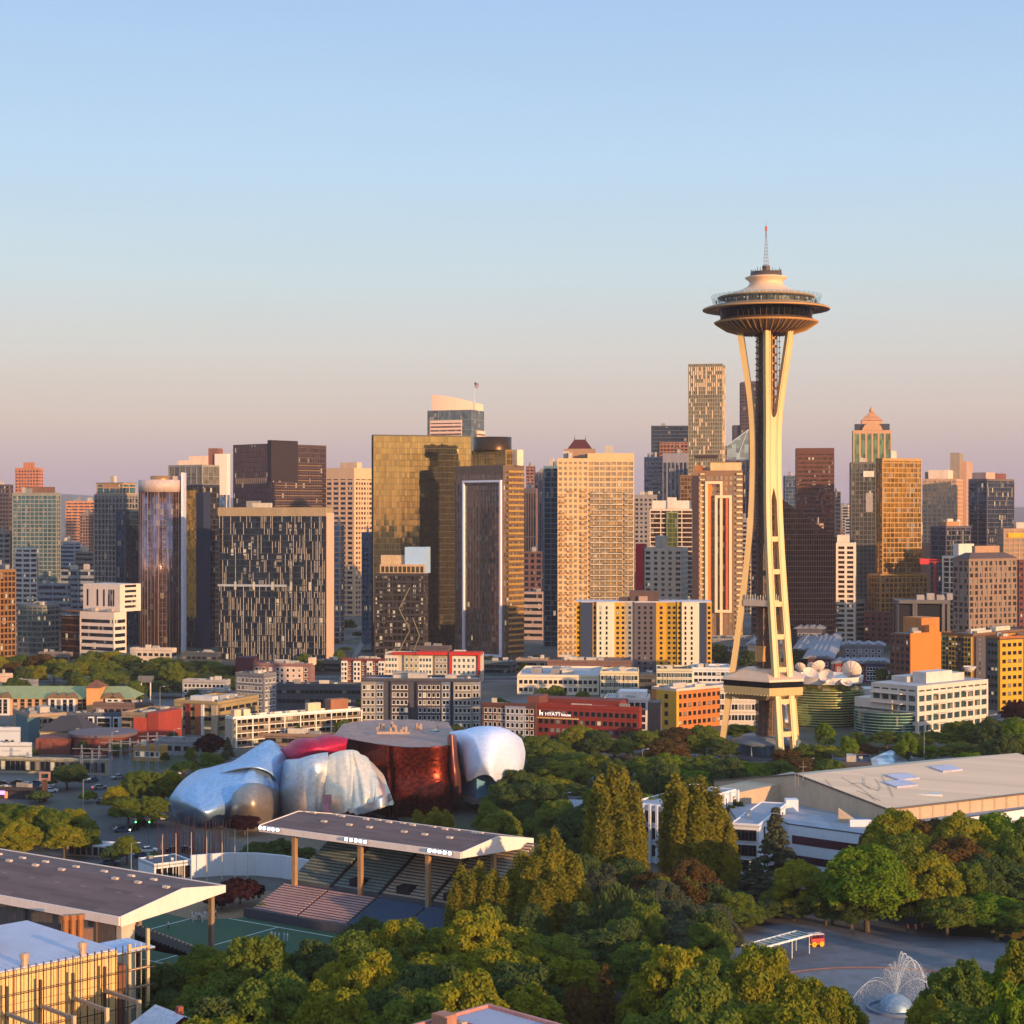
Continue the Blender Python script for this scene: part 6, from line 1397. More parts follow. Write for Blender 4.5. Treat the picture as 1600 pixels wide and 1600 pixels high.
for k in range(3): MB().lathe([(.55, zt - 7), (.55, zt - .8), (.75, zt - .8), (.75, zt), (.1, zt)], None, 12, k * 1.15, k * .4).build('stack', W('b4774c', rough=.4, metal=.4), e)
MB().box(-.8, 4.2, 1, 2, 0, zt - 2.5).build('back_wall', W('8a6a5c'), e)
# white memorial wall, pavilion, flagpoles
b = MB(); pp = [P(298, 1372, 0), P(350, 1368, 0), P(400, 1368, 0), P(440, 1372, 0), P(482, 1380, 0)]; e = thing('memorial_wall', 'long white curved wall behind the sports field', 'wall', (pp[0].x, pp[0].y, 0))
for a, c in zip(pp, pp[1:]):
    d = (c - a).normalized(); n_ = Vector((-d.y, d.x, 0)) * .6; q = [a - pp[0], c - pp[0], c - pp[0] + n_, a - pp[0] + n_]; b.prism([(v.x, v.y) for v in q], 0, 5.2)
b.build('wall_panel', W('d6d8e0', var=.1, scale=.5), e)
B = low('white_pavilion', 'small white flat pavilion with open glazed front beside the memorial wall', 216, 241, 299, 1352, 1380, 55, W('d8dadf', var=.08), 0, 0, 0, units=0, roofm=W('4a5262'), par=.3, group=None)
for k in range(6): B.box('window_panel', .02, .12, B.b * (.05 + k * .155), B.b * (.05 + k * .155 + .13), .4, B.h - .9, glass('3a3430', perobj=True))
fpole = None
for i, (px, bs, tp) in enumerate([(254, 1378, 1300), (275, 1376, 1302), (299, 1374, 1301), (323, 1372, 1303), (347, 1370, 1302), (367, 1368, 1301), (387, 1366, 1303)]):
    p = P(px, bs + 4, 0)
    if fpole is None:
        fpole = thing('flagpole', '', 'flagpole', (p.x, p.y, 0), 0, 'flagpoles at the memorial wall'); MB().bar((0, 0, 0), (0, 0, 11), .11, .06, n=8).build('pole', W('d9c4b4', rough=.5), fpole); MB().lathe([(.05, 11), (.16, 11.15), (.05, 11.3)], None, 8).build('finial', W('c89850'), fpole); o = fpole
    else: o = copy_tree(fpole); o.location = (p.x, p.y, 0)
    o['label'] = 'thin bare flagpole in the row in front of the white memorial wall'

# ================================================================== EXHIBITION HALL on the right
e = thing('exhibition_hall', 'large hall with a folded pale tan roof, three skylights and white lower wings', 'hall', (90, 440, 0)); EL = Vector((90, 440, 0))
def hp(px, py, z): return P(px, py, z) - EL
tanr = glass('dcc0a2', cell=(60, 2.4, 60), metal=0, rough=.85, jit=0, var=.12, blind=2, name='roof_membrane'); tanw = W('bfa68c', var=.15, scale=.3); wwh = W('dcdde6', var=.08, scale=.3); lrf = glass('9a9eaa', cell=(3, 60, 60), metal=0, rough=.85, jit=0, var=.14, blind=2, name='roof_membrane_grey')
P1 = hp(1244, 1211, 17.5); P4 = hp(1388, 1266, 13); P2 = hp(1525, 1183, 17.5); P5 = hp(1640, 1218, 13)
k_ = P2 - P1; P5 = P4 + k_ * 1.25; P2e = P1 + k_ * 1.25; P3 = P1 + (P1 - P4) + Vector((0, 0, 0)); P3.z = 12; P3e = P3 + k_ * 1.25
b = MB(); b.face([P4, P5, P2e, P1]); b.face([P1, P2e, P3e, P3]); b.face([Vector((v.x, v.y, v.z - .5)) for v in (P1, P2e, P5, P4)]); b.face([Vector((v.x, v.y, v.z - .5)) for v in (P3, P3e, P2e, P1)])
b.build('roof', tanr, e)
b = MB(); b.face([(P4.x, P4.y, P4.z), (P1.x, P1.y, P1.z), (P1.x, P1.y, 8), (P4.x, P4.y, 8)]); b.face([P1, P3, (P3.x, P3.y, 8), (P1.x, P1.y, 8)]); b.face([P4, (P4.x, P4.y, 8), (P5.x, P5.y, 8), P5]); b.build('clerestory_wall', tanw, e)
b = MB()
d1_ = (P5 - P4).normalized()
for k in range(15): c_ = P4 + d1_ * (2 + k * 4.2); b.bar((c_.x, c_.y, 9), (c_.x, c_.y, P4.z), .3)
b.build('wall_pier', tanw, e)
b = MB()
for A, D in ((P4, P1), (P1, P3), (P4, P5)): b.bar(A + Vector((0, 0, .15)), D + Vector((0, 0, .15)), .28)
b.build('roof_edge', W('6a5a50'), e)
for px, py in ((1410, 1215), (1478, 1202), (1407, 1226)):
    # point on the roof plane: intersect the view ray with the plane
    n_ = (P5 - P4).cross(P1 - P4); ray = Vector(((px - 800) / F, 1, -(py - 800) / F)); O = Vector((0, 0, CAMZ)) - EL; t = (P4 - O).dot(n_) / ray.dot(n_); c_ = O + ray * t
    u = (P5 - P4).normalized(); v = (P1 - P4).normalized(); n2 = u.cross(v).normalized(); n2 = n2 if n2.z > 0 else -n2
    s_ = MB(); q = [c_ - u * 3.6 - v * 2.4, c_ + u * 3.6 - v * 2.4, c_ + u * 3.6 + v * 2.4, c_ - u * 3.6 + v * 2.4]; s_.face([x + n2 * .45 for x in q])
    for i in range(4): s_.face([q[i], q[(i + 1) % 4], q[(i + 1) % 4] + n2 * .45, q[i] + n2 * .45])
    s_.build('skylight', W('b8b4c8', rough=.3), e)
# left small raised roof, lower roofs and wings
Q = [hp(1262, 1216, 15.5), hp(1130, 1243, 12.5), hp(1148, 1268, 10), hp(1262, 1262, 10)]
b = MB(); b.face([Q[0], Q[1], Q[1] + Vector((-2, 12, 0)), Q[0] + Vector((-2, 12, 0))]); b.face([Q[0], (Q[0].x, Q[0].y, 9.5), (Q[1].x, Q[1].y, 9.5), Q[1]]); b.build('side_roof', tanw, e)
low_ = [hp(1132, 1252, 10), hp(1155, 1290, 10), hp(1208, 1278, 10), hp(1232, 1288, 10), hp(1350, 1304, 10), hp(1388, 1296, 10), hp(1640, 1258, 10), hp(1700, 1225, 10), hp(1300, 1215, 10)]
MB().prism([(p.x, p.y) for p in low_], 0, 10, wwh, lrf).build('lower_wing', None, e)
ed = MB()
for a, c_ in zip(low_[:7], low_[1:7]): ed.bar((a.x, a.y, 10.1), (c_.x, c_.y, 10.1), .16)
ed.build('roof_trim', W('3c4250'), e)
def wallband(a, c_, z0, z1, name, mat, t0=.05, t1=.95, out=.08):
    d = (c_ - a); n_ = Vector((d.y, -d.x, 0)).normalized() * out; A = a + d * t0 + n_; D = a + d * t1 + n_; return MB().face([(A.x, A.y, z0), (D.x, D.y, z0), (D.x, D.y, z1), (A.x, A.y, z1)]).build(name, mat, e)
wallband(low_[3], low_[4], 5.6, 7.6, 'ribbon_window', glass('5a2f36', perobj=True, metal=.3)); wallband(low_[3], low_[4], 1.2, 3.0, 'ribbon_window', glass('4a2a34', perobj=True, metal=.3)); wallband(low_[1], low_[2], 5.0, 7.0, 'ribbon_window', glass('3a5a64', perobj=True), .3, .8)
for px0, py0, sx, sy, hh, m_ in ((1225, 1250, 7, 5, 3.6, tanw), (1238, 1270, 3, 3, 3.2, wwh), (1452, 1268, 6.5, 4, 4.2, W('d8d4d0')), (1345, 1292, 5, 1.2, 1.6, wwh)):
    p = hp(px0, py0, 10); MB().box(p.x - sx / 2, p.x + sx / 2, p.y, p.y + sy, 10.02, 10 + hh).build('roof_house', m_, e)
b = MB(); p = hp(1310, 1285, 10); b.prism([(p.x, p.y), (p.x + 4, p.y - 1), (p.x + 4.6, p.y + 2), (p.x + .6, p.y + 3)], 10, [13, 10.3, 10.3, 13]); b.build('sloped_vent', tanw, e)
p = hp(1255, 1215, 17.3); b = MB().bar((p.x, p.y, 15), (p.x, p.y, 21.5), .12, .06); b.bar((p.x - 2, p.y, 15), (p.x - 2, p.y, 18.5), .08).bar((p.x - 1.2, p.y, 15), (p.x - 1.2, p.y, 18.5), .08).bar((p.x - 2, p.y, 18.4), (p.x - 1.2, p.y, 18.4), .08).bar((p.x - 1, p.y, 20), (p.x + 1, p.y, 20), .08); b.build('aerial_mast', W('8d8480'), e)
# ropes lying on roof
def onroof(px, py):
    n_ = (P5 - P4).cross(P1 - P4); ray = Vector(((px - 800) / F, 1, -(py - 800) / F)); O = Vector((0, 0, CAMZ)) - EL; t = (P4 - O).dot(n_) / ray.dot(n_); return O + ray * t + Vector((0, 0, .12))
b = MB()
for path in ([(1290, 1218), (1302, 1232), (1316, 1240)], [(1315, 1215), (1338, 1228), (1356, 1240), (1368, 1252)], [(1350, 1216), (1352, 1228), (1372, 1236), (1375, 1228), (1368, 1218)], [(1338, 1236), (1350, 1240), (1362, 1246), (1376, 1252)], [(1378, 1214), (1390, 1232), (1396, 1246)], [(1330, 1226), (1345, 1224), (1360, 1234)]):
    q = spl([onroof(*p) for p in path], 8)
    for A, D in zip(q, q[1:]): b.bar(A, D, .045, n=3)
b.build('roof_crack_repair', W('55505a'), e)['kind'] = 'stuff'
# white four storey wing seen between the poplars
B = low('white_columned_wing', 'white three storey building with deep columns between the poplar groups', 985, 1050, 1150, 1262, 1352, 35, wwh, 6, 9, 3, 1.6, 2.6, fm=FRD, units=3, roofm=lrf, par=.4, group=None)
b = MB()
for k in range(7): x = -B.a * k / 6; b.box(x - .3, x + .3, -.8, -.01, 0, B.h + .2)
for k in range(10): y = B.b * k / 9; b.box(.01, .8, y - .3, y + .3, 0, B.h + .2)
b.build('column', wwh, B.e); B.done()
B = low('white_end_wing', 'white gable ended wing with square windows right of the tall poplars', 1142, 1186, 1230, 1290, 1372, 20, wwh, 3, 3, 3, 1.8, 2.4, fm=FRD, units=0, roofm=lrf, par=.3, group=None); B.done()
B = low('low_canopy_hall', 'low grey canopy hall with open frames left of the first poplars', 832, 900, 925, 1268, 1292, 15, W('76747a'), 5, 0, 1, 2.4, 1.6, units=2, roofm=lrf, group=None); B.done()
# glass pavilion and dark low building
e2 = thing('glass_pavilion', 'white framed pavilion with a tilted glass roof behind the hall roof', 'pavilion', (P(1370, 1205, 4).x, 585, 0)); q0 = Vector(e2.location)
A = [at(1326, 1202, 590), at(1392, 1174, 600), at(1421, 1194, 592), at(1350, 1208, 580)]
b = MB(); b.face([a - q0 for a in A]); o = b.build('tilted_roof', glass('bfd0dc', cell=(2, 2, 2), metal=.5), e2); o.modifiers.new('t', 'SOLIDIFY').thickness = .5
b = MB()
for i in range(4): b.bar(A[i] - q0, A[(i + 1) % 4] - q0, .5); b.bar(A[i] - q0, Vector((A[i].x - q0.x, A[i].y - q0.y, 0)), .35)
b.build('white_frame', W('e0e2e6'), e2)
b = MB(); b.prism([((a - q0).x * .93, (a - q0).y * .93 + 1) for a in A], 0, [max(1, a.z - .8) for a in A] if False else min(a.z for a in A) - .8); b.build('glass_wall', glass('6f9aa8', cell=(1.5, 1.5, 2), metal=.5), e2)
B = low('dark_roofed_annex', 'low dark roofed annex between the hall roof and the glass pavilion', 1300, 1362, 1372, 1196, 1222, 10, W('4c4a54'), 5, 0, 1, 1.8, 1.6, units=2, roofm=W('454852'), group=None)

# ================================================================== FRONT LEFT THEATRE with steel trellis
T1_, T0_ = at(183, 1480, 264), at(-12, 1507, 250); e = thing('theatre', 'theatre wall of glowing cream panels behind a dark steel trellis, bottom left', 'building', (T1_.x, T1_.y, 0)); TL = Vector((T1_.x, T1_.y, 0))
zt = 19.8; d = (Vector((T0_.x, T0_.y, 0)) - TL); dl = d.length; d.normalize(); ang = math.atan2(-d.y, -d.x)    # local x runs along the wall to the right end
e.rotation_euler = (0, 0, ang)
MB().box(-dl, 0, .02, 26, 0, zt - .15).build('wall_core', W('8c6a50'), e); MB().box(-dl, .1, .3, 26.2, zt - .14, zt + .05).build('roof', W('c2c2d2', var=.12, scale=.25, streak=False), e)
pm_ = W('f0c486', rough=.35, var=.14, scale=.35)
for k in range(6):
    for j in range(4): MB().box(-dl + k * dl / 6 + .06, -dl + (k + 1) * dl / 6 - .06, -.12, .0, zt - .1 - (j + 1) * 4.7 + .08, zt - .1 - j * 4.7).build('wall_panel', pm_, e)
tr = MB(); stl = W('3f342e', rough=.6)
n_ = int(dl / 1.15)
for k in range(n_ + 1): x = -k * dl / n_; tr.box(x - .06, x + .06, -1.6, -1.45, 0, zt + .8)
for j in range(7): tr.box(-dl, 5.6, -1.44, -1.32, zt - 2.6 * j - .6, zt - 2.6 * j - .48)
tr.build('trellis', stl, e)
for k in range(4):
    x = -3.2 - k * 5.2
    MB().box(x - .18, x + .18, -2.0, -1.62, 0, zt - 1.6).build('trellis_post', stl, e)
    MB().box(x - .2, x + .2, -10.5, -2.02, zt - 5.3 - k * .1, zt - 4.8 - k * .1).build('outrigger', W('a08a76'), e); MB().box(x - .25, x + .25, -11.02, -10.52, 0, zt - 4.7 - k * .1).build('outrigger_post', W('cdb08c'), e)
tr = MB()
for x in (2.2, 5.4): tr.box(x - .22, x + .22, 0, .45, 0, zt + (2.2 if x > 5 else .4))
for z in (zt - .4, zt - 3.4, zt - 6.2): tr.box(2.42, 5.18, .05, .3, z - .12, z + .12)
for x in (3.2, 4.2): tr.box(x - .05, x + .05, .1, .2, zt - 9, zt + .4)
tr.build('corner_frame', W('e0b888'), e); MB().box(.2, 7.5, 1.5, 9, zt - 1.2, zt - 1.0).build('awning', W('b6c2dc'), e); MB().box(.12, 1.3, -.2, 14, 0, zt - 2.4).build('brick_pier', W('7c4c38'), e)
MB().box(-dl * .98, -dl * .72, 12, 20, zt, zt + 4.2).build('plant_room', W('b0604c'), e); MB().box(-dl * 1.1, -dl * .66, 11, 21, zt + 4.2, zt + 4.6).build('plant_roof', W('9fa8bc'), e)
for x in (-14.5, -5.2): MB().lathe([(.55, zt), (.55, zt + 1.1), (.7, zt + 1.1), (.7, zt + 1.8), (.1, zt + 1.9)], None, 14, x, .9).build('roof_vent', W('d8b49c', rough=.4, metal=.4), e)
B = Bld('pink_edged_roof_house', 'flat grey roof with pink edges rising at the bottom centre', 'building', 647, 760, 876, 1640, 212, 45, None, None)
B.wall(W('8a7468')); B.roof(W('a8a8ba', var=.12, scale=.4, streak=False), n=0); b = MB()
for q in ((-B.a - .2, 0.2, -.2, .2), (-B.a - .2, .2, B.b - .2, B.b + .2)): b.box(q[0], q[1], q[2], q[3], B.h - .4, B.h + .45)
for q in ((-.2, .2, .21, B.b - .21), (-B.a - .2, -B.a + .2, .21, B.b - .21)): b.box(*q, B.h - .4, B.h + .45)
b.build('roof_rim', W('c88880'), B.e); B.box('roof_house', -B.a + 1, -B.a + 3.4, 2, 4, B.h, B.h + 1.6, W('b07a62')); B.box('cable_tray', -B.a + 2, -1, B.b * .4, B.b * .4 + .5, B.h + .06, B.h + .3, W('b4565a')); B.box('chimney', -B.a * .5, -B.a * .5 + .9, 1.2, 2.1, B.h, B.h + 1.8, W('caa892'))
B = Bld('small_gabled_house', 'small house with white tilted roof and brick chimney at bottom left', 'building', 200, 240, 330, 1626, 240, 50, None, None)
B.wall(W('a8845c')); b = MB(); b.face([(-B.a - .4, -.4, B.h), (.4, -.4, B.h), (.4, B.b * .5, B.h + 2.5), (-B.a - .4, B.b * .5, B.h + 2.5)]).face([(.4, B.b + .4, B.h), (-B.a - .4, B.b + .4, B.h), (-B.a - .4, B.b * .5, B.h + 2.5), (.4, B.b * .5, B.h + 2.5)]); b.build('roof', W('c0c0cc'), B.e); B.box('chimney', -2, -1.2, B.b * .5, B.b * .5 + .8, B.h + 1, B.h + 3.4, W('8a4a38'))

# ================================================================== TREES
def leafmat(name, c, c2, tr=.4, sc_=.45):
    m, n, l, p = nodes(name); n.remove(p)
    t = n.new('ShaderNodeTexCoord'); a = n.new('ShaderNodeTexNoise'); a.inputs['Scale'].default_value = sc_; a.inputs['Detail'].default_value = 3; l.new(t.outputs['Object'], a.inputs['Vector'])
    oi = n.new('ShaderNodeObjectInfo'); ma = n.new('ShaderNodeMath'); ma.operation = 'MULTIPLY_ADD'; ma.inputs[1].default_value = .5; l.new(oi.outputs['Random'], ma.inputs[0])
    mr_ = n.new('ShaderNodeMapRange'); mr_.inputs['From Min'].default_value = .3; mr_.inputs['From Max'].default_value = .7; mr_.inputs['To Max'].default_value = .65; l.new(a.outputs[0], mr_.inputs['Value']); l.new(mr_.outputs[0], ma.inputs[2])
    mx_ = n.new('ShaderNodeMix'); mx_.data_type = 'RGBA'; l.new(ma.outputs[0], mx_.inputs[0]); mx_.inputs[6].default_value = sv(c); mx_.inputs[7].default_value = sv(c2)
    d = n.new('ShaderNodeBsdfDiffuse'); tl = n.new('ShaderNodeBsdfTranslucent'); ms = n.new('ShaderNodeMixShader'); ms.inputs[0].default_value = tr
    l.new(mx_.outputs[2], d.inputs[0]); l.new(mx_.outputs[2], tl.inputs[0]); l.new(d.outputs[0], ms.inputs[1]); l.new(tl.outputs[0], ms.inputs[2]); l.new(ms.outputs[0], n['Material Output'].inputs[0])
    return m
LM = {'green': leafmat('leaves_green', (.09, .15, .03), (.19, .22, .03)), 'yellow': leafmat('leaves_yellow_sunlit', (.14, .175, .02), (.34, .30, .024)),  # some of the gold sunlight is put into the yellow leaf colour
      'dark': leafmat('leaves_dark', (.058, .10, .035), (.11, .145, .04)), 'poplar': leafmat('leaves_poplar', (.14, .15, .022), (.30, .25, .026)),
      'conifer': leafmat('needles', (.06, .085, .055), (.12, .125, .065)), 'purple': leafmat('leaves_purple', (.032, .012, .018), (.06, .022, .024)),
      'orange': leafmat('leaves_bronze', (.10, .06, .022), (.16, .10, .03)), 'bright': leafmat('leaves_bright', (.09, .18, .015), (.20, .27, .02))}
BARK = wall((.09, .065, .045), var=.4, scale=1.2, name='bark')
def leaf_mesh(name, cent, rad, nper, size, rs, squash=1.0, up=0.0, hang=0.0):
    """leaf clumps scattered over the outer skin of many lobes"""
    V = []
    for c, r_ in zip(cent, rad):
        n_ = max(8, int(nper * (r_ / 2.0) ** 2)); d = rs.normal(size=(n_, 3)); d /= np.linalg.norm(d, axis=1)[:, None]; d[:, 2] = np.where(d[:, 2] < -.35, -d[:, 2], d[:, 2])
        q = c + d * r_ * (.6 + .6 * rs.random((n_, 1))) * np.array([1, 1, squash])
        nn = d + rs.normal(size=(n_, 3)) * .42 + np.array([0, 0, up]); nn /= np.linalg.norm(nn, axis=1)[:, None]
        a = np.cross(nn, rs.normal(size=(n_, 3))); a /= np.linalg.norm(a, axis=1)[:, None]; b = np.cross(nn, a)
        if hang: a = a * .5; b = b * .3 + np.array([0, 0, -1.0]) * hang
        s_ = size * (.55 + .9 * rs.random((n_, 1))) / 2
        V.append(np.stack([q - a * s_ - b * s_ * .6, q + a * s_ - b * s_, q + a * s_ * .8 + b * s_, q - a * s_ + b * s_ * .8], axis=1).reshape(-1, 3))
    V = np.concatenate(V); nq = len(V) // 4
    me = bpy.data.meshes.new(name); me.vertices.add(len(V)); me.vertices.foreach_set('co', V.ravel().astype('f'))
    me.loops.add(len(V)); me.loops.foreach_set('vertex_index', np.arange(len(V), dtype='i')); me.polygons.add(nq)
    me.polygons.foreach_set('loop_start', np.arange(0, len(V), 4, dtype='i'))
    try: me.polygons.foreach_set('loop_total', np.full(nq, 4, dtype='i'))
    except Exception: pass
    me.update(); me.validate(); return me
def trunk_mesh(h, r_, cent, rs, nl=7):
    b = MB(); top = Vector((rs.normal() * .3, rs.normal() * .3, h * .62)); b.bar((0, 0, -.4), top, r_, r_ * .45, n=8)
    for k in range(nl):
        c = Vector(cent[rs.integers(len(cent))]); s_ = Vector((0, 0, -.4)).lerp(top, .45 + .5 * k / nl); b.bar(s_, s_.lerp(c, .85), r_ * .35, r_ * .1, n=5)
    return b.mesh('trunk', BARK)
SH = {}
def shape(kind, i):
    key = (kind, i)
    if key in SH: return SH[key]
    rs = np.random.default_rng(100 * (sum(map(ord, kind)) % 97) + i * 7 + 1); cs = []; rr = []
    if kind == 'broad':       # 14 m wide, 18 m high
        for k in range(150):
            d = rs.normal(size=3); d /= np.linalg.norm(d); d[2] = abs(d[2]) * 1.0 - .28
            f = .6 + .42 * rs.random(); cs.append(np.array([d[0] * 5.6 * f, d[1] * 5.6 * f, 8.2 + d[2] * 9.6 * f])); rr.append(.55 + .95 * rs.random())
        for k in range(10): cs.append(np.array([rs.normal() * 2, rs.normal() * 2, 9 + rs.normal() * 2])); rr.append(2.4)
        m = leaf_mesh('crown', cs, rr, 620, .36, rs); h, tr_ = 18, .42
    elif kind == 'spread':
        for k in range(110):
            a = rs.random() * 6.28; q = rs.random() ** .5; z = 10.5 + 3.4 * (1 - q ** 2) + rs.normal() * .9 - (2.5 * rs.random() if q > .7 else 0); cs.append(np.array([math.cos(a) * 6.0 * q, math.sin(a) * 6.0 * q, z])); rr.append(.7 + .9 * rs.random())
        for k in range(26): a = rs.random() * 6.28; cs.append(np.array([math.cos(a) * 4.8, math.sin(a) * 4.8, 3.6 + rs.random() * 5])); rr.append(1.3)
        m = leaf_mesh('crown', cs, rr, 620, .36, rs); h, tr_ = 16, .42
    elif kind == 'poplar':    # 5.6 m wide, 22 m high column of upright plumes
        for k in range(12):
            a = rs.random() * 6.28; q = 1.7 * rs.random() ** .5; ht = 21.9 - 2.0 * q - rs.random() * 4
            for j in range(15):
                t = j / 14; w_ = (.55 + .75 * math.sin(math.pi * min(1, t * .74 + .14))); cs.append(np.array([math.cos(a) * q * (1.1 - .5 * t) + rs.normal() * .12, math.sin(a) * q * (1.1 - .5 * t) + rs.normal() * .12, 1.6 + t * (ht - 1.6)])); rr.append(w_ * .9)
        m = leaf_mesh('crown', cs, rr, 330, .34, rs, squash=1.7, up=.2); h, tr_ = 22, .3
    elif kind == 'conifer':
        for k in range(130):
            t = rs.random() ** .8; a = rs.random() * 6.28; q = (1 - t) * 4.6 * (.55 + .45 * rs.random()) + .15; cs.append(np.array([math.cos(a) * q, math.sin(a) * q, 2.4 + t * 15.2])); rr.append(.55 + .75 * (1 - t))
        m = leaf_mesh('crown', cs, rr, 300, .42, rs, squash=.5, up=.3); h, tr_ = 18, .3
    elif kind == 'weeping':
        for k in range(60):
            a = rs.random() * 6.28; q = rs.random() ** .6; z = 13 - 6.0 * q ** 2 - 5 * rs.random() * q; cs.append(np.array([math.cos(a) * 5.4 * q, math.sin(a) * 5.4 * q, z])); rr.append(1.0 + .7 * rs.random())
        m = leaf_mesh('crown', cs, rr, 230, .6, rs, squash=1.8, hang=1.5); h, tr_ = 15, .35
    else:                     # bush
        for k in range(26): d = rs.normal(size=3); d /= np.linalg.norm(d); cs.append(np.array([d[0] * 2, d[1] * 2, 1.6 + abs(d[2]) * 1.3])); rr.append(.9)
        m = leaf_mesh('crown', cs, rr, 300, .4, rs); h, tr_ = 4, .12
    SH[key] = (m, trunk_mesh(h, tr_, cs, rs, 9 if kind in ('broad', 'spread', 'weeping') else 3), h); return SH[key]
DIM = {'broad': (14, 18), 'spread': (14.5, 16), 'poplar': (5.4, 22.3), 'conifer': (9.6, 18.6), 'weeping': (13.2, 15), 'bush': (5.6, 4.4)}
PROTO = {}
ALLT = []
trn = random.Random(77)
def tree(px, py, wpx, Y, kind='broad', leaf='green', label='', group=None, name=None, hmin=None, z0=0, hh=None):
    """crown top at the pixel (px, py), crown width wpx pixels, at distance Y"""
    i = trn.randrange(5 if kind == 'poplar' else 3); key = (kind, leaf, i); x = (px - 800) * Y / F; top = CAMZ - (py - 800) * Y / F - z0 if hh is None else hh
    if key not in PROTO:
        m, t, h = shape(kind, i); nm = name or {'broad': 'broadleaf_tree', 'spread': 'broadleaf_tree', 'poplar': 'poplar_tree', 'conifer': 'conifer_tree', 'weeping': 'weeping_tree', 'bush': 'shrub'}[kind]
        e = thing(nm, 'x', 'tree' if kind != 'bush' else 'shrub'); m2 = m.copy(); m2.materials.clear(); m2.materials.append(LM[leaf]); obj('crown', m2, e); obj('trunk', t, e); PROTO[key] = e; o = e
    else: o = copy_tree(PROTO[key])
    w_, h_ = DIM[kind]; s_ = wpx * Y / F / w_ * (1.5 if kind == 'poplar' else 1.22)
    o.location = (x, Y, z0); o.rotation_euler = (0, 0, trn.random() * 6.28); o.scale = (s_ * trn.uniform(.93, 1.07), s_ * trn.uniform(.93, 1.07), max(1.5, top) / h_)
    o['label'] = label; o['category'] = 'shrub' if kind == 'bush' else 'tree'
    if kind in ('broad', 'spread'): ALLT.append((s_ * w_ / Y * top / Y * (1 if -60 < px < 1660 else 0), o, key))
    if group: o['group'] = group
    elif 'group' in o: del o['group']
    return o
def belt(lst, kind, leaf, label, group):
    for i, t in enumerate(lst):
        lf = leaf if isinstance(leaf, str) else leaf[i % len(leaf)]; kd = kind if isinstance(kind, str) else kind[i % len(kind)]
        tree(*t, kind=kd, leaf=lf, label=label, group=group)
# foreground masses
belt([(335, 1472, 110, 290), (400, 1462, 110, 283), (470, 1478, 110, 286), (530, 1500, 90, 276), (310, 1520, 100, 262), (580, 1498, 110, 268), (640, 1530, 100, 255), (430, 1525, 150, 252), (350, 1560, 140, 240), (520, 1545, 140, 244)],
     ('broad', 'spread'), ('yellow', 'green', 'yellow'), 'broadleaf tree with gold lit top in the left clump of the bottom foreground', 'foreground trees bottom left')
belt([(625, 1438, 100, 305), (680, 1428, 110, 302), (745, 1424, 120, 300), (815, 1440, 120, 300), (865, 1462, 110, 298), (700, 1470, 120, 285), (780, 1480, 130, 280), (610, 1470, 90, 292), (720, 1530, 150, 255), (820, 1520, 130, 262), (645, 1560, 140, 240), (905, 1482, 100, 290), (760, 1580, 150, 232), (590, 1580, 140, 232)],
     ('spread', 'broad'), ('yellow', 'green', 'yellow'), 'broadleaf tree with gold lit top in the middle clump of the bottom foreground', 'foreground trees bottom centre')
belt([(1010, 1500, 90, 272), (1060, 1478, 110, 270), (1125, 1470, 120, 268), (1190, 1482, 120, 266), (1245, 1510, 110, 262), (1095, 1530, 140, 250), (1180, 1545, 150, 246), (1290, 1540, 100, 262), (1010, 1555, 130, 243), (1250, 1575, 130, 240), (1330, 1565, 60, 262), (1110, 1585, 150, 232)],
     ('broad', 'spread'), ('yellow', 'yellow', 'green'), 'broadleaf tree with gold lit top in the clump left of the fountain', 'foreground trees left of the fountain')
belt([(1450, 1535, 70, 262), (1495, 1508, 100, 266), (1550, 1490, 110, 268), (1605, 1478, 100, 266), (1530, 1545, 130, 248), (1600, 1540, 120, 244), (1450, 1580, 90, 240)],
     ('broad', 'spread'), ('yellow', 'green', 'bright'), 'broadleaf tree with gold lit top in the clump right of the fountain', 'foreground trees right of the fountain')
tree(905, 1518, 60, 268, 'broad', 'orange', 'small bronze leaved tree between two foreground clumps'); tree(945, 1500, 60, 275, 'conifer', 'orange', 'pointed bronze tree top just left of the fountain clump')
belt([(255, 1485, 80, 285), (262, 1530, 80, 268), (290, 1580, 90, 245)], 'broad', 'dark', 'dark grey green tree beside the steel trellis', 'dark trees beside the trellis')
# poplar groups
belt([(722, 1345, 32, 352), (748, 1340, 30, 354), (775, 1352, 30, 350), (800, 1350, 32, 352), (735, 1362, 32, 348), (762, 1366, 32, 347), (788, 1370, 32, 346), (712, 1372, 28, 348)], 'poplar', 'poplar', 'short gold green poplar in front of the far grandstand', 'short poplars at the grandstand')
belt([(820, 1308, 36, 350), (845, 1296, 38, 352), (868, 1294, 38, 350), (886, 1303, 36, 351), (898, 1330, 32, 349), (836, 1330, 34, 346), (914, 1364, 22, 345), (870, 1350, 40, 343), (855, 1320, 36, 347), (826, 1350, 36, 344), (892, 1350, 32, 343), (846, 1370, 40, 340)], 'poplar', 'poplar', 'tall poplar in the group at the right end of the grandstand', 'poplars right of the grandstand')
belt([(938, 1200, 40, 392), (956, 1184, 42, 394), (978, 1190, 42, 396), (992, 1215, 34, 394), (946, 1230, 36, 388), (968, 1240, 40, 387)], 'poplar', 'poplar', 'tall poplar in the left group before the white columned wing', 'tall poplars left group')
belt([(1054, 1200, 38, 400), (1076, 1194, 40, 402), (1098, 1206, 40, 400), (1118, 1222, 38, 399), (1132, 1250, 32, 398), (1066, 1230, 34, 396), (1092, 1240, 40, 395), (1140, 1290, 26, 396)], 'poplar', 'poplar', 'tall poplar in the right group before the white columned wing', 'tall poplars right group')
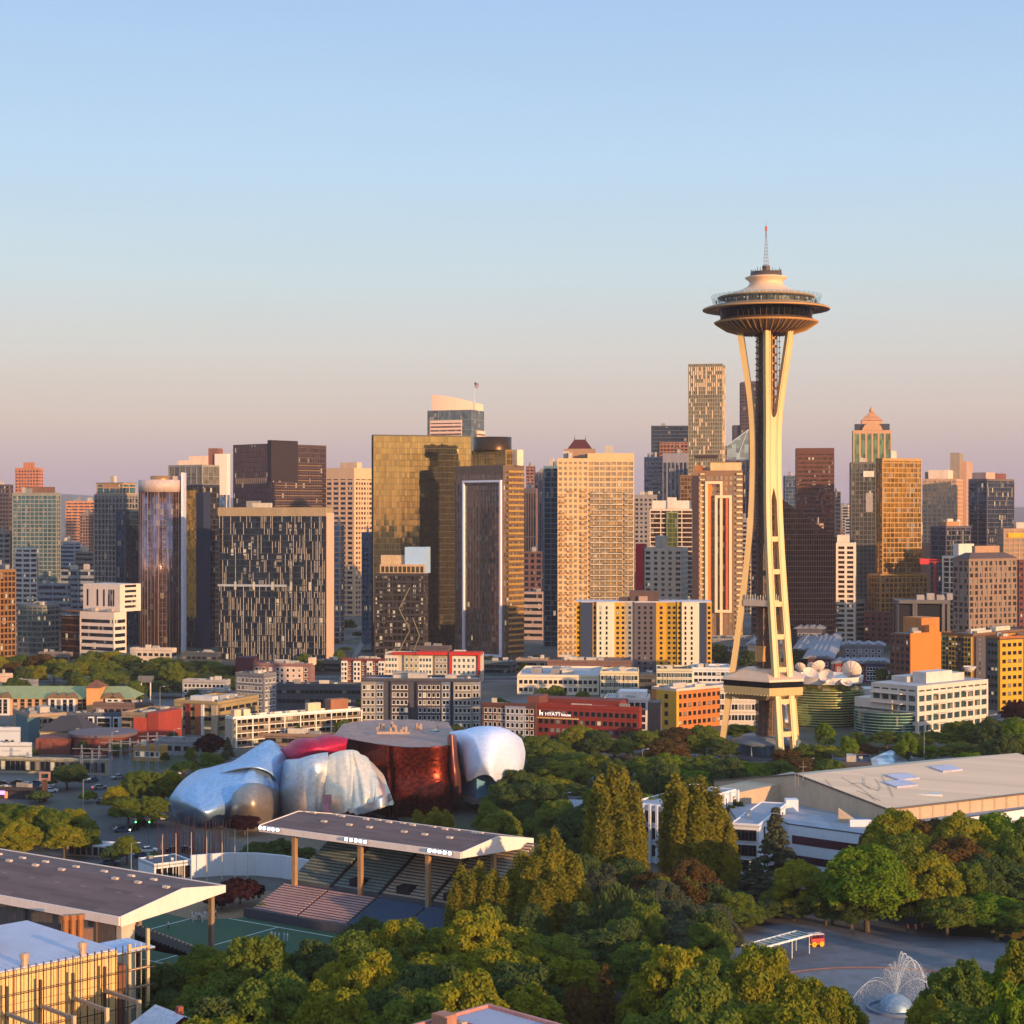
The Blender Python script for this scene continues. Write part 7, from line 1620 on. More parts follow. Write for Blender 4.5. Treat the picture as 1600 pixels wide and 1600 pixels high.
# mid dark trees
tree(575, 1422, 84, 330, 'broad', 'dark', 'single dark green tree in front of the blue lower benches'); tree(545, 1450, 60, 322, 'broad', 'green', 'small green tree at the edge of the field below the benches')
tree(965, 1385, 100, 338, 'weeping', 'dark', 'dark weeping tree in the middle of the park'); tree(1010, 1395, 80, 342, 'weeping', 'dark', 'second dark weeping tree just right of the first')
belt([(1050, 1395, 110, 335), (1105, 1400, 100, 338), (1075, 1430, 100, 322), (1128, 1425, 60, 335)], 'broad', 'conifer', 'grey green conifer mass in the middle of the park', 'grey conifers mid park')
tree(1012, 1348, 70, 362, 'broad', 'orange', 'bronze crowned tree at the foot of the right poplars'); tree(1080, 1330, 90, 370, 'broad', 'orange', 'wide bronze lit tree between the poplars and the grey conifers'); tree(950, 1335, 70, 368, 'broad', 'conifer', 'grey brown tree at the foot of the left poplars')
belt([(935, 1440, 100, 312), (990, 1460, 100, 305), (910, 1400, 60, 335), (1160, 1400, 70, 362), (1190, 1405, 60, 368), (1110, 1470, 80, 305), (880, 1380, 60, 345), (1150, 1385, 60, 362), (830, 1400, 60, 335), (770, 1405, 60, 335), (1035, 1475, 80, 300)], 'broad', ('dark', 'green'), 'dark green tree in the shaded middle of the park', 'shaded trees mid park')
tree(1213, 1256, 64, 398, 'conifer', 'conifer', 'grey brown cedar standing against the white gabled wing'); tree(1180, 1340, 60, 388, 'conifer', 'conifer', 'lower dark cedar left of the grey brown cedar')
# right big trees
tree(1355, 1302, 130, 360, 'broad', 'bright', 'big bright green chestnut standing over the plaza'); tree(1250, 1345, 80, 372, 'spread', 'yellow', 'gold topped tree left of the big bright chestnut'); tree(1300, 1352, 80, 366, 'broad', 'green', 'green tree tucked against the left side of the big chestnut')
tree(1440, 1330, 110, 362, 'spread', 'yellow', 'gold tree right of the big bright chestnut')
belt([(1400, 1268, 90, 395), (1450, 1262, 100, 398), (1500, 1275, 90, 392), (1430, 1290, 110, 385), (1490, 1310, 110, 378), (1365, 1290, 60, 390)], ('spread', 'broad'), ('yellow', 'orange', 'yellow'), 'gold bronze tree in the row in front of the hall', 'gold trees before the hall')
belt([(1555, 1258, 100, 405), (1605, 1262, 90, 402), (1530, 1350, 120, 372), (1590, 1340, 120, 372), (1550, 1390, 120, 360), (1480, 1390, 90, 355), (1610, 1400, 80, 352)], 'broad', ('bright', 'green', 'green', 'dark'), 'deep green tree at the right edge above the plaza', 'green trees right edge')
belt([(1215, 1395, 60, 372), (1240, 1400, 60, 370), (1220, 1380, 60, 375), (1330, 1400, 70, 362), (1290, 1395, 60, 366)], 'broad', ('dark', 'dark', 'green'), 'dark tree at the back edge of the plaza', 'dark trees at plaza edge')
tree(1358, 1285, 34, 405, 'broad', 'orange', 'small rust coloured tree in front of the white hall wing')
# belt between museum and tower
belt([(840, 1150, 60, 600), (875, 1150, 60, 610), (905, 1135, 60, 612), (935, 1135, 50, 606), (860, 1165, 70, 575), (900, 1170, 80, 560), (930, 1180, 70, 552), (845, 1180, 60, 555), (880, 1190, 80, 535), (835, 1205, 60, 530), (860, 1215, 70, 515), (905, 1220, 60, 505)], ('spread', 'broad'), ('green', 'green', 'yellow', 'dark'), 'green tree in the belt right of the pale museum shell', 'tree belt right of the museum')
belt([(985, 1140, 60, 620), (1020, 1135, 60, 616), (1060, 1130, 60, 612), (1100, 1126, 60, 610), (1130, 1150, 50, 600), (960, 1150, 60, 610), (1040, 1150, 70, 590), (1160, 1128, 50, 655), (1185, 1140, 50, 652)], 'broad', ('dark', 'green', 'orange', 'green'), 'dark tree in the row between the red hotel and the tower foot', 'trees below the hotel')
belt([(1005, 1182, 60, 545), (1045, 1180, 70, 550), (1090, 1182, 70, 548), (1135, 1186, 70, 545), (1175, 1192, 70, 540), (1215, 1190, 60, 540), (1030, 1200, 70, 525), (1080, 1204, 80, 522), (1130, 1206, 80, 520), (1180, 1210, 80, 518)], 'spread', ('green', 'bright', 'green'), 'green tree in the long low row in front of the tower terrace', 'row of trees before the tower')
belt([(1232, 1166, 50, 585), (1262, 1158, 56, 590), (1292, 1160, 56, 588), (1312, 1168, 50, 582), (1250, 1178, 60, 565), (1298, 1182, 60, 562)], 'broad', ('orange', 'green', 'yellow', 'dark'), 'tree in the clump at the right foot of the tower', 'trees at the right tower foot')
tree(1348, 1158, 44, 610, 'broad', 'orange', 'rust red tree right of the tower foot clump'); tree(1325, 1162, 40, 605, 'broad', 'orange', 'smaller rust red tree beside the glass studio')
belt([(1385, 1140, 56, 640), (1420, 1142, 50, 636), (1455, 1138, 50, 638), (1490, 1138, 50, 634), (1515, 1130, 60, 640), (1550, 1120, 60, 650), (1585, 1115, 60, 645), (1450, 1160, 50, 600), (1500, 1155, 60, 600), (1560, 1150, 70, 590), (1600, 1150, 60, 590), (1520, 1170, 60, 575), (1575, 1185, 50, 560)], 'broad', ('green', 'dark', 'green', 'bright'), 'green tree in the belt in front of the white terraced office', 'tree belt before the white office')
tree(1590, 1090, 50, 700, 'broad', 'purple', 'dark purple tree at the right edge beside the yellow block')
belt([(1360, 1010, 34, 1000), (1250, 1010, 40, 960), (1275, 1015, 36, 960), (1170, 1010, 36, 930), (1120, 1000, 40, 960), (1330, 1062, 40, 820), (1205, 1050, 40, 840)], 'broad', 'dark', 'dark street tree among the townhouse rows behind the tower', 'street trees behind the tower')
# left belts
belt([(-5, 1020, 50, 900), (32, 1018, 50, 905), (62, 1016, 44, 900), (85, 1024, 40, 885), (105, 1030, 44, 870), (20, 1030, 50, 860), (50, 1035, 44, 860)], 'broad', ('yellow', 'green', 'orange'), 'olive gold tree in the park belt at far left', 'park belt far left')
belt([(145, 1012, 50, 930), (175, 1012, 50, 930), (200, 1018, 50, 925), (165, 1028, 50, 880), (130, 1030, 40, 880)], 'broad', ('green', 'yellow', 'green'), 'green tree in the park belt below the white stepped office', 'park belt below the white office')
belt([(225, 1030, 50, 900), (250, 1022, 50, 905), (275, 1025, 50, 900), (305, 1028, 56, 900), (335, 1030, 50, 890), (355, 1035, 36, 880), (240, 1045, 56, 850), (285, 1045, 60, 850), (325, 1048, 50, 850), (205, 1042, 50, 860), (180, 1046, 44, 850), (260, 1060, 50, 815), (300, 1065, 44, 810)], 'broad', ('dark', 'green', 'dark'), 'dark green tree in the park belt below the dark glass tower', 'park belt below the dark tower')
belt([(520, 1000, 22, 1150), (545, 965, 24, 1250), (560, 985, 20, 1200), (540, 1010, 24, 1080), (575, 1015, 20, 1080)], 'broad', 'dark', 'dark street tree in the canyon between the striped block and the gold tower', 'canyon street trees')
tree(105, 1190, 64, 545, 'broad', 'dark', 'round dark green tree beside the sign pylon'); tree(62, 1215, 34, 520, 'bush', 'dark', 'low dark shrub left of the round dark tree', hh=4); tree(138, 1222, 24, 520, 'bush', 'green', 'low green shrub right of the round dark tree', hh=4)
belt([(185, 1225, 44, 500), (215, 1205, 50, 505), (245, 1198, 50, 510), (265, 1205, 40, 515), (200, 1240, 56, 480), (238, 1245, 50, 482), (180, 1222, 40, 498)], ('broad', 'spread'), ('yellow', 'green', 'green'), 'yellow green street tree left of the silver museum hull', 'street trees left of the museum')
belt([(15, 1248, 80, 462), (55, 1252, 70, 455), (-15, 1260, 70, 450), (85, 1256, 60, 450), (30, 1275, 80, 435)], 'broad', ('green', 'yellow', 'green'), 'big olive tree in the clump at the left edge above the near grandstand roof', 'olive clump left edge')
belt([(115, 1256, 60, 455), (135, 1272, 40, 450), (100, 1280, 60, 435), (140, 1290, 34, 440)], 'broad', ('yellow', 'green'), 'gold edged tree beside the single storey office', 'gold edged trees near the office')
tree(180, 1312, 34, 428, 'bush', 'dark', 'dark shrub in front of the single storey office', hh=5.5); tree(198, 1300, 40, 430, 'broad', 'green', 'small green tree at the corner of the single storey office'); tree(240, 1325, 24, 425, 'bush', 'green', 'small green shrub in the car park', hh=4)
tree(330, 1142, 46, 620, 'broad', 'purple', 'dark purple tree in front of the motel left end'); tree(330, 1172, 40, 575, 'broad', 'green', 'green tree left of the motel drive'); tree(290, 1178, 40, 575, 'bush', 'green', 'low green shrub row left of the purple tree', hh=5); tree(356, 1150, 22, 600, 'conifer', 'conifer', 'thin grey tree at the motel corner')
tree(312, 1195, 36, 545, 'broad', 'green', 'green tree behind the silver museum hull')
tree(382, 1270, 50, 468, 'broad', 'purple', 'dark red tree in front of the bronze museum bulge'); tree(405, 1310, 60, 425, 'broad', 'dark', 'dark tree at the left end of the far grandstand'); tree(440, 1305, 60, 422, 'broad', 'dark', 'second dark tree behind the grandstand left end'); tree(470, 1320, 50, 420, 'broad', 'dark', 'third dark tree behind the grandstand left end')
tree(375, 1365, 60, 385, 'bush', 'purple', 'large dark purple shrub in front of the memorial wall', hh=6.5); tree(345, 1378, 44, 380, 'bush', 'purple', 'smaller purple shrub left of the large purple one', hh=4.5); tree(412, 1400, 20, 375, 'bush', 'green', 'small green shrub at the grandstand corner', hh=3)
belt([(575, 1266, 44, 462), (610, 1270, 40, 462), (545, 1264, 30, 465)], 'broad', 'purple', 'reddish purple tree behind the far grandstand roof', 'purple trees behind the grandstand')
belt([(655, 1262, 24, 440), (680, 1258, 26, 440), (698, 1262, 24, 438), (668, 1268, 22, 436)], 'poplar', 'poplar', 'small bright columnar tree behind the grandstand roof', 'columnar trees behind the grandstand')
belt([(790, 1218, 66, 470), (765, 1245, 50, 455), (815, 1250, 56, 455), (780, 1265, 60, 440), (830, 1270, 50, 440)], 'broad', ('dark', 'green', 'dark'), 'dark green tree below the pale museum shell', 'trees below the pale shell')
belt([(590, 1128, 40, 640), (620, 1132, 36, 636), (650, 1128, 30, 640), (710, 1128, 40, 640), (740, 1130, 36, 640), (690, 1132, 26, 636), (770, 1140, 30, 630), (800, 1142, 34, 620)], 'broad', ('dark', 'dark', 'green'), 'dark tree in the row behind the museum roofs', 'trees behind the museum')
belt([(850, 1262, 36, 470), (880, 1240, 40, 480), (915, 1250, 40, 470), (890, 1275, 50, 450), (930, 1270, 40, 450), (855, 1290, 50, 430), (905, 1300, 50, 425)], 'broad', 'dark', 'dark tree beside the low canopy hall', 'trees at the canopy hall')
belt([(1205, 1210, 50, 500), (1240, 1200, 44, 520), (1180, 1222, 50, 490), (1150, 1225, 50, 488)], 'broad', ('green', 'dark'), 'green tree behind the small raised hall roof', 'trees behind the hall side roof')
belt([(836, 1022, 20, 1000), (846, 1028, 22, 960), (880, 1040, 18, 900), (905, 1040, 18, 900), (950, 1044, 26, 870), (1000, 1046, 30, 866)], 'broad', ('dark', 'green'), 'street tree at the foot of the tan apartment tower', 'street trees at the tan tower')

# ================================================================== SMALL THINGS
# fountain
e = thing('fountain', 'silver dome fountain with tall arching white jets in the plaza bowl', 'fountain', (FX, FY, .03))
MB().lathe([(3.0, 0), (2.8, .9), (2.3, 1.7), (1.5, 2.3), (.7, 2.65), (.05, 2.7)], None, 40).build('dome', metal('8aa0b4', .5, .6, .05, .5), e, True)
MB().lathe([(3.4, -.02), (4.6, .02), (4.6, .5), (4.9, .5), (4.9, -.02)], None, 48).build('basin_rim', W('6f7c90'), e)
def water():
    m, n, l, p = nodes('spray'); tr = n.new('ShaderNodeBsdfTransparent'); p.inputs['Base Color'].default_value = (.85, .92, 1, 1); p.inputs['Roughness'].default_value = .5
    t = n.new('ShaderNodeTexCoord'); a = n.new('ShaderNodeTexNoise'); a.inputs['Scale'].default_value = 5; l.new(t.outputs['Object'], a.inputs['Vector'])
    mr_ = n.new('ShaderNodeMapRange'); mr_.inputs['From Min'].default_value = .35; mr_.inputs['From Max'].default_value = .75; mr_.inputs['To Min'].default_value = .05; mr_.inputs['To Max'].default_value = .85; l.new(a.outputs[0], mr_.inputs['Value'])
    ms = n.new('ShaderNodeMixShader'); l.new(mr_.outputs[0], ms.inputs[0]); l.new(tr.outputs[0], ms.inputs[1]); l.new(p.outputs[0], ms.inputs[2]); l.new(ms.outputs[0], n['Material Output'].inputs[0]); return m
WA = water(); rnd = random.Random(44); dr = MB()
for (dx, dy, ht, tk, um) in ((1.6, .4, 13.2, .10, .62), (2.6, .6, 12.6, .12, .68), (3.6, 0, 11.8, .14, .75), (4.6, -.5, 11, .16, .8), (-1.6, .3, 9.6, .08, .55), (-2.8, .5, 8.2, .08, .55), (-.3, .2, 10.4, .08, .5), (.7, -.4, 7.4, .08, .5), (-6.5, -1, 5.2, .07, .95), (-5.2, 1, 5.6, .07, .9), (5.8, -2, 6, .1, .9), (3.0, 2, 9, .09, .7)):
    b = MB(); q = []
    for k in range(19):
        u = k / 18 * um; q.append(Vector((dx * u * 1.25, dy * u * 1.25, 2.3 + ht * 2.35 * u * (1 - u) - (1.2 * u * u))))
    for k in range(18): b.bar(q[k], q[k + 1], tk * (.2 + k / 30), tk * (.2 + (k + 1) / 30), n=5)
    for k in range(420):
        c = q[rnd.randrange(5, 19)] + Vector((rnd.gauss(0, .3), rnd.gauss(0, .3), -abs(rnd.gauss(0, 1.3)))); s_ = .035
        if c.z > .3: dr.face([(c.x - s_, c.y, c.z), (c.x, c.y - s_, c.z + s_), (c.x + s_, c.y, c.z), (c.x, c.y + s_, c.z - s_)])
    b.build('jet', WA, e)
rs = np.random.default_rng(3); b = dr
for k in range(2600):
    u = rs.random(); x = 1.5 + 5.0 * u + rs.normal() * .4; z = 8.4 * (1 - u * u * .6) * rs.random() ** .6 + .3; y = rs.normal() * 1.0; s_ = .045
    b.face([(x - s_, y, z), (x, y - s_, z + s_), (x + s_, y, z), (x, y + s_, z - s_)])
o = b.build('spray_drops', W((.8, .88, .95), rough=.3), e); o['kind'] = 'stuff'
# canopy
A, D = P(1180, 1484, 3.6), P(1268, 1460, 3.6); e = thing('glass_canopy', 'long pale framed glass canopy on posts at the back of the plaza', 'canopy', (A.x, A.y, 0), math.atan2(D.y - A.y, D.x - A.x)); L_ = (D - A).length
MB().box(0, L_, 0, 3.6, 3.5, 3.62).build('roof_glass', glass('7fa0a8', cell=(1.2, 3.6, 3), metal=.5, jit=.05), e)
b = MB()
for k in range(12): b.box(k * L_ / 11 - .06, k * L_ / 11 + .06, -.1, 3.7, 3.621, 3.72)
b.box(-.1, L_ + .1, -.2, 0, 3.4, 3.75).box(-.1, L_ + .1, 3.6, 3.8, 3.4, 3.75); b.build('roof_frame', W('d5dade'), e)
for k in range(4):
    for y in (.2, 3.3): MB().box(.5 + k * (L_ - 1) / 3 - .1, .5 + k * (L_ - 1) / 3 + .1, y - .1, y + .1, 0, 3.4).build('post', W('c8ccd2'), e)
# red cart
p = G(1275, 1478); e = thing('red_cart', 'small red wooden cart with yellow wheels on the plaza', 'cart', (p.x, p.y, .02), .3); RD_ = W('b01c24', rough=.5)
b = MB(); b.box(-1.4, 1.4, -.8, .8, .6, 1.6); b.build('body', RD_, e); MB().box(-1.3, 1.3, -.9, .9, 2.3, 2.45).lathe([(.9, 2.45), (.05, 2.7)], None, 8).build('roof', W('d8c0b4'), e)
for x in (-1.3, 1.3):
    for y in (-.75, .75): MB().box(x - .05, x + .05, y - .05, y + .05, 1.6, 2.3).build('post', RD_, e)
for x in (-.8, .8):
    for y in (-.9, .9):
        wb = MB(); wb.lathe([(.1, -.06), (.5, -.06), (.5, .06), (.1, .06)], None, 16); wb.v = [(x + vx, y + vz, .5 + vy) for vx, vy, vz in wb.v]; wb.build('wheel', W('e0b424'), e)
# loader
p = G(1586, 1472); e = thing('wheel_loader', 'yellow wheel loader parked at the right edge of the plaza', 'loader', (p.x, p.y, .02), 2.9); YL = W('d08a1c', rough=.5)
MB().prism([(-2.6, -.9), (.6, -.9), (.6, .9), (-2.6, .9)], .9, [1.9, 2.1, 2.1, 1.9]).build('body', YL, e); MB().box(-1, .5, -.75, .75, 2.1, 3.4).build('cab', DGL, e); MB().box(-1.1, .6, -.85, .85, 3.4, 3.55).build('cab_roof', YL, e)
MB().box(.6, 3, -.5, -.3, 1, 1.3).box(.6, 3, .3, .5, 1, 1.3).build('arm', YL, e); MB().prism([(3, -1.2), (4, -1.2), (4, 1.2), (3, 1.2)], .2, [1.3, .5, .5, 1.3]).build('bucket', W('5a4a30'), e)
for x in (-1.8, 1.6):
    for y in (-1.05, 1.05):
        wb = MB(); wb.lathe([(.05, -.25), (.75, -.25), (.75, .25), (.05, .25)], None, 18); wb.v = [(x + vx, y + vz, .75 + vy) for vx, vy, vz in wb.v]; wb.build('wheel', W('1a1a1c'), e)
# cars
def make_car():
    e = thing('parked_car', '', 'car'); prof = [(-2.2, .35), (-2.25, .85), (-1.9, 1.0), (-1.2, 1.02), (1.1, 1.0), (2.1, .85), (2.25, .6), (2.2, .35)]
    def ext(pr, hw, mat, name, inset=0):
        b = MB(); A = [(x, -hw, z) for x, z in pr]; B_ = [(x, hw, z) for x, z in pr]; b.face(A); b.face(B_[::-1])
        for i in range(len(A)): b.face([A[i], B_[i], B_[(i + 1) % len(A)], A[(i + 1) % len(A)]])
        return b.build(name, mat, e)
    return e, prof, ext
carmats = [('white', W('c8ccd0', rough=.3, var=.05)), ('black', W('16181c', rough=.25, var=.05)), ('blue', W('2c4a68', rough=.3, var=.05)), ('red', W('8a1c1c', rough=.3, var=.05)), ('silver', W('8a9098', rough=.3, metal=.5, var=.05))]
CARP = {}
TAIL = emit((1, .08, .05), 5); HEAD = emit((.95, 1, .95), 20)
TIRE = W('141416'); CG = glass('20262c', perobj=True, metal=.5)
def car(px, py, rz, ci, label, group=None, tail=False, head=False, loc=None):
    key = (ci, tail, head)
    if key not in CARP:
        e, prof, ext = make_car(); ext(prof, .88, carmats[ci][1], 'body'); ext([(-1.75, 1.0), (-1.2, 1.42), (.35, 1.44), (1.15, 1.0)], .74, CG, 'windows'); ext([(-1.15, 1.41), (.3, 1.43), (.25, 1.49), (-1.1, 1.48)], .68, carmats[ci][1], 'roof')
        for x in (-1.4, 1.4):
            for y in (-.82, .82):
                wb = MB(); wb.lathe([(.02, -.1), (.33, -.1), (.33, .1), (.02, .1)], None, 14); wb.v = [(x + vx, y + vz, .33 + vy) for vx, vy, vz in wb.v]; wb.build('wheel', TIRE, e)
        for y in (-.6, .6):
            MB().box(-2.31, -2.26, y - .16, y + .16, .62, .8).build('tail_light', TAIL if tail else W('6a1414'), e); MB().box(2.26, 2.31, y - .16, y + .16, .55, .72).build('headlight', HEAD if head else W('c8c8c0', rough=.2), e)
        CARP[key] = e; o = e
    else: o = copy_tree(CARP[key])
    p = loc or G(px, py); o.location = (p[0], p[1], .02); o.rotation_euler = (0, 0, rz); o['label'] = label; o['category'] = 'car'
    if group: o['group'] = group
    elif 'group' in o: del o['group']
car(207, 1298, -1.9, 1, 'dark car with bright white headlights on the road below the museum', head=True); car(222, 1290, 1.2, 1, 'dark car behind the one with bright headlights'); car(190, 1300, .4, 2, 'dark blue car left of the bright headlights')
car(172, 1352, .3, 2, 'blue car parked by the single storey office trees'); car(222, 1340, .2, 2, 'blue car parked left of the white pavilion'); car(232, 1332, .2, 0, 'white car parked left of the white pavilion'); car(273, 1332, .1, 1, 'dark car behind the white pavilion roof'); car(292, 1331, .1, 2, 'blue car behind the white pavilion roof')
car(156, 1233, .5, 4, 'silver car near the round dark tree with red tail lights', tail=True); car(79, 1238, .1, 0, 'white car beside the corner store sign pylon'); car(160, 1255, 1.3, 1, 'dark car on the street right of the corner store'); car(304, 1196, .2, 3, 'red car on the street behind the silver hull')
car(1445, 1172, .2, 2, 'blue car between trees near the glass pavilion'); car(1458, 1172, .2, 3, 'red car between trees near the glass pavilion'); car(1440, 1178, .1, 0, 'white car between trees near the glass pavilion')
for k in range(16):
    Y = 930 + k * 42; x = -70 - 22 * (Y - 880) / 520 + (-4.5 if k % 3 else 4); tl_ = k % 4 != 3
    car(0, 0, math.pi / 2 + .04, (k * 3) % 5, 'small car with lit red tail lights in the street canyon by the striped block' if tl_ else 'small dark car without lights in the street canyon by the striped block', 'cars queuing in the street canyon' if tl_ else 'unlit cars in the street canyon', tail=tl_, loc=(x, Y))
# people
def person_mesh(name, pose, shirt, trousers, skin_):
    J = {'pelvis': (0, 0, .95), 'chest': (0, 0, 1.3), 'neck': (0, 0, 1.5), 'head': (0, -.01, 1.62), 'crown': (0, 0, 1.76), 'shl': (-.19, 0, 1.43), 'shr': (.19, 0, 1.43), 'ell': (-.27, .02, 1.15), 'elr': (.27, .02, 1.15), 'hal': (-.27, -.1, .9), 'har': (.27, -.1, .9),
         'hipl': (-.1, 0, .9), 'hipr': (.1, 0, .9), 'knl': (-.12, -.03, .5), 'knr': (.12, -.03, .5), 'anl': (-.12, .03, .08), 'anr': (.12, .03, .08), 'tol': (-.13, -.16, .04), 'tor': (.13, -.16, .04)}
    J.update(pose); K = list(J); Ed = [('pelvis', 'chest'), ('chest', 'neck'), ('neck', 'head'), ('head', 'crown'), ('chest', 'shl'), ('chest', 'shr'), ('shl', 'ell'), ('shr', 'elr'), ('ell', 'hal'), ('elr', 'har'), ('pelvis', 'hipl'), ('pelvis', 'hipr'), ('hipl', 'knl'), ('hipr', 'knr'), ('knl', 'anl'), ('knr', 'anr'), ('anl', 'tol'), ('anr', 'tor')]
    Rr = {'pelvis': .15, 'chest': .17, 'neck': .06, 'head': .1, 'crown': .07, 'shl': .075, 'shr': .075, 'ell': .05, 'elr': .05, 'hal': .04, 'har': .04, 'hipl': .1, 'hipr': .1, 'knl': .065, 'knr': .065, 'anl': .045, 'anr': .045, 'tol': .04, 'tor': .04}
    me = bpy.data.meshes.new(name); me.from_pydata([J[k] for k in K], [(K.index(a), K.index(b)) for a, b in Ed], []); o = bpy.data.objects.new(name, me); C.objects.link(o)
    md = o.modifiers.new('s', 'SKIN'); sk_ = me.skin_vertices[0].data
    for i, k in enumerate(K): sk_[i].radius = (Rr[k], Rr[k]); sk_[i].use_root = k == 'pelvis'
    o.modifiers.new('u', 'SUBSURF').levels = 1; dg = bpy.context.evaluated_depsgraph_get(); m2 = bpy.data.meshes.new_from_object(o.evaluated_get(dg)); bpy.data.objects.remove(o)
    m2.name = name; m2.materials.clear()
    for q in (shirt, trousers, skin_): m2.materials.append(q)
    for f_ in m2.polygons:
        c = f_.center; f_.material_index = 2 if (c.z > 1.5 or (abs(c.x) > .2 and c.z < 1.12 and c.z > .8)) else (0 if c.z > .97 else 1); f_.use_smooth = True
    return m2
SK = W('a8765a', rough=.6); WHT = W('d8dce2'); DRK = W('26282e')
stand = {}; stride = {'knl': (-.12, -.22, .55), 'anl': (-.12, -.12, .12), 'tol': (-.12, -.3, .06), 'anr': (.12, .3, .1), 'knr': (.12, .08, .5), 'tor': (.12, .14, .05), 'hal': (-.26, .2, 1.0), 'har': (.26, -.22, 1.05)}
pm1 = person_mesh('person', stride, WHT, DRK, SK); pm2 = person_mesh('person', stand, WHT, WHT, SK); pm3 = person_mesh('person', stand, W('7a3a34'), DRK, SK); pm4 = person_mesh('person', stride, W('3a4a6a'), DRK, SK)
rnd = random.Random(6)
def person(me, p, z, label, group): o = obj('person', me, None, (p[0], p[1], z), rnd.random() * 6.28); tag(o, label, 'person', group)
for px, py in ((300, 1436), (306, 1437), (311, 1438), (315, 1439), (320, 1436), (326, 1437), (330, 1434), (337, 1434), (316, 1442), (302, 1441)): person(pm1 if px % 2 else pm2, G(px, py), .05, 'player in white in the huddle on the green field', 'players huddled on the field')
for px, py in ((190, 1450), (195, 1451), (199, 1452), (207, 1452), (212, 1453), (230, 1432)): person(pm2, G(px, py), .05, 'player in white lined up at the left side of the field', 'players at the left of the field')
person(pm1, G(263, 1453), .05, 'lone player in white in the middle of the field', None)
for px, py in ((424, 1468), (430, 1469), (436, 1470), (444, 1470), (449, 1471)): person(pm2, G(px, py), .05, 'player in white near the lower benches', 'players near the benches')
for px, py in ((1418, 1457), (1430, 1458), (1448, 1452), (1455, 1455), (1462, 1452), (1468, 1450), (1472, 1457), (1436, 1450), (1332, 1460)): person(pm3 if px % 3 else pm4, G(px, py), .03, 'visitor standing in the shade under the plaza trees', 'visitors under the plaza trees')
person(pm4, G(1236, 1480), .03, 'lone visitor walking beside the glass canopy', None)
for k in range(46):
    a = R(180 + 180 * (k + .5) / 46); r_ = rnd.uniform(16.4, 17.4); person((pm3, pm4, pm1, pm2)[k % 4], (NX + r_ * math.cos(a), NY + r_ * math.sin(a)), 155.72, 'visitor standing on the open deck of the observation tower', 'visitors on the tower deck')
# street lamps and poles
def lamp(px, py, h_, label, group=None):
    global LP_
    p = G(px, py)
    if LP_ is None:
        LP_ = thing('street_lamp', '', 'street lamp'); MB().bar((0, 0, 0), (0, 0, 9), .1, .06, n=6).bar((0, 0, 8.9), (1.6, 0, 9.2), .05, n=5).build('pole', W('9a9ca2', rough=.5), LP_); MB().box(1.3, 2.1, -.14, .14, 9.1, 9.28).build('lamp_head', W('c8ccd2'), LP_); o = LP_
    else: o = copy_tree(LP_)
    o.location = (p.x, p.y, 0); o.scale = (1, 1, h_ / 9); o['label'] = label; o['category'] = 'street lamp'
    if group: o['group'] = group
    elif 'group' in o: del o['group']
LP_ = None
for px, py, h_ in ((130, 1268, 9), (225, 1262, 9), (232, 1205, 10), (175, 1190, 10), (272, 1185, 10), (250, 1110, 10), (300, 1105, 10), (350, 1100, 9)): lamp(px, py, h_, 'thin grey street lamp on the roads left of the museum', 'street lamps left of the museum')
lamp(880, 1292, 9, 'grey lamp post beside the low canopy hall'); lamp(1444, 1200, 12, 'tall lamp post left of the belt before the white office'); lamp(1548, 1170, 12, 'tall lamp post in the belt at right'); lamp(1004, 1210, 8, 'thin lamp post among the trees below the red hotel'); lamp(205, 1372, 8, 'lamp post beside the parked blue car'); lamp(1262, 1215, 6, 'short post behind the hall roof')
# traffic signal
p = G(232, 1318); e = thing('traffic_signal', 'traffic signal pole showing a green light below the museum', 'traffic light', (p.x, p.y, 0)); MB().bar((0, 0, 0), (0, 0, 6.6), .1, .08, n=6).bar((0, 0, 6.2), (-3.4, 0, 6.5), .06, n=5).build('pole', W('3c5a50'), e)
for x in (-3.2, .25): hd = MB().box(x - .2, x + .2, -.2, .2, 5.2, 6.3).build('signal_head', W('b8a020'), e); MB().lathe([(.02, 0), (.14, .01)], None, 10, x, 0).box(x - .14, x + .14, -.24, -.205, 5.3, 5.6).build('green_lamp', emit((.1, 1, .4), 6), hd)
p = G(232, 1328); e = thing('traffic_barrel', 'orange construction barrel on the road', 'barrel', (p.x, p.y, .02)); MB().lathe([(.45, 0), (.45, .15), (.33, .16), (.28, 1.0), (.1, 1.05)], None, 14).build('body', W('e0481c'), e); MB().lathe([(.325, .35), (.315, .5)], None, 14).lathe([(.3, .7), (.295, .82)], None, 14).build('reflective_band', W('e8e0d8'), e)
# substation gantries
rnd = random.Random(12)
for k in range(9):
    px = 128 + k * 15; p = G(px + rnd.uniform(-3, 3), 1222 - k * 2.4); e = thing('lattice_mast', 'grey steel lattice mast in the substation row beside the yellow cottage', 'mast', (p.x, p.y, 0), 0, 'substation masts'); b = MB(); h_ = rnd.uniform(9, 13)
    for x, y in ((-.5, -.5), (.5, -.5), (.5, .5), (-.5, .5)): b.bar((x, y, 0), (x * .3, y * .3, h_), .07, n=3)
    for j in range(8): z = h_ * j / 8; s0, s1 = .5 * (1 - .7 * j / 8), .5 * (1 - .7 * (j + 1) / 8); b.bar((-s0, -s0, z), (s1, -s1, z + h_ / 8), .04, n=3).bar((s0, -s0, z), (-s1, -s1, z + h_ / 8), .04, n=3)
    b.build('tower_frame', W('8a8f9a'), e); b = MB(); b.bar((-3, 0, h_ * .9), (3, 0, h_ * .9), .1, n=4).bar((-2.4, 0, h_ * .7), (2.4, 0, h_ * .7), .08, n=4); b.build('crossarm', W('8a8f9a'), e)
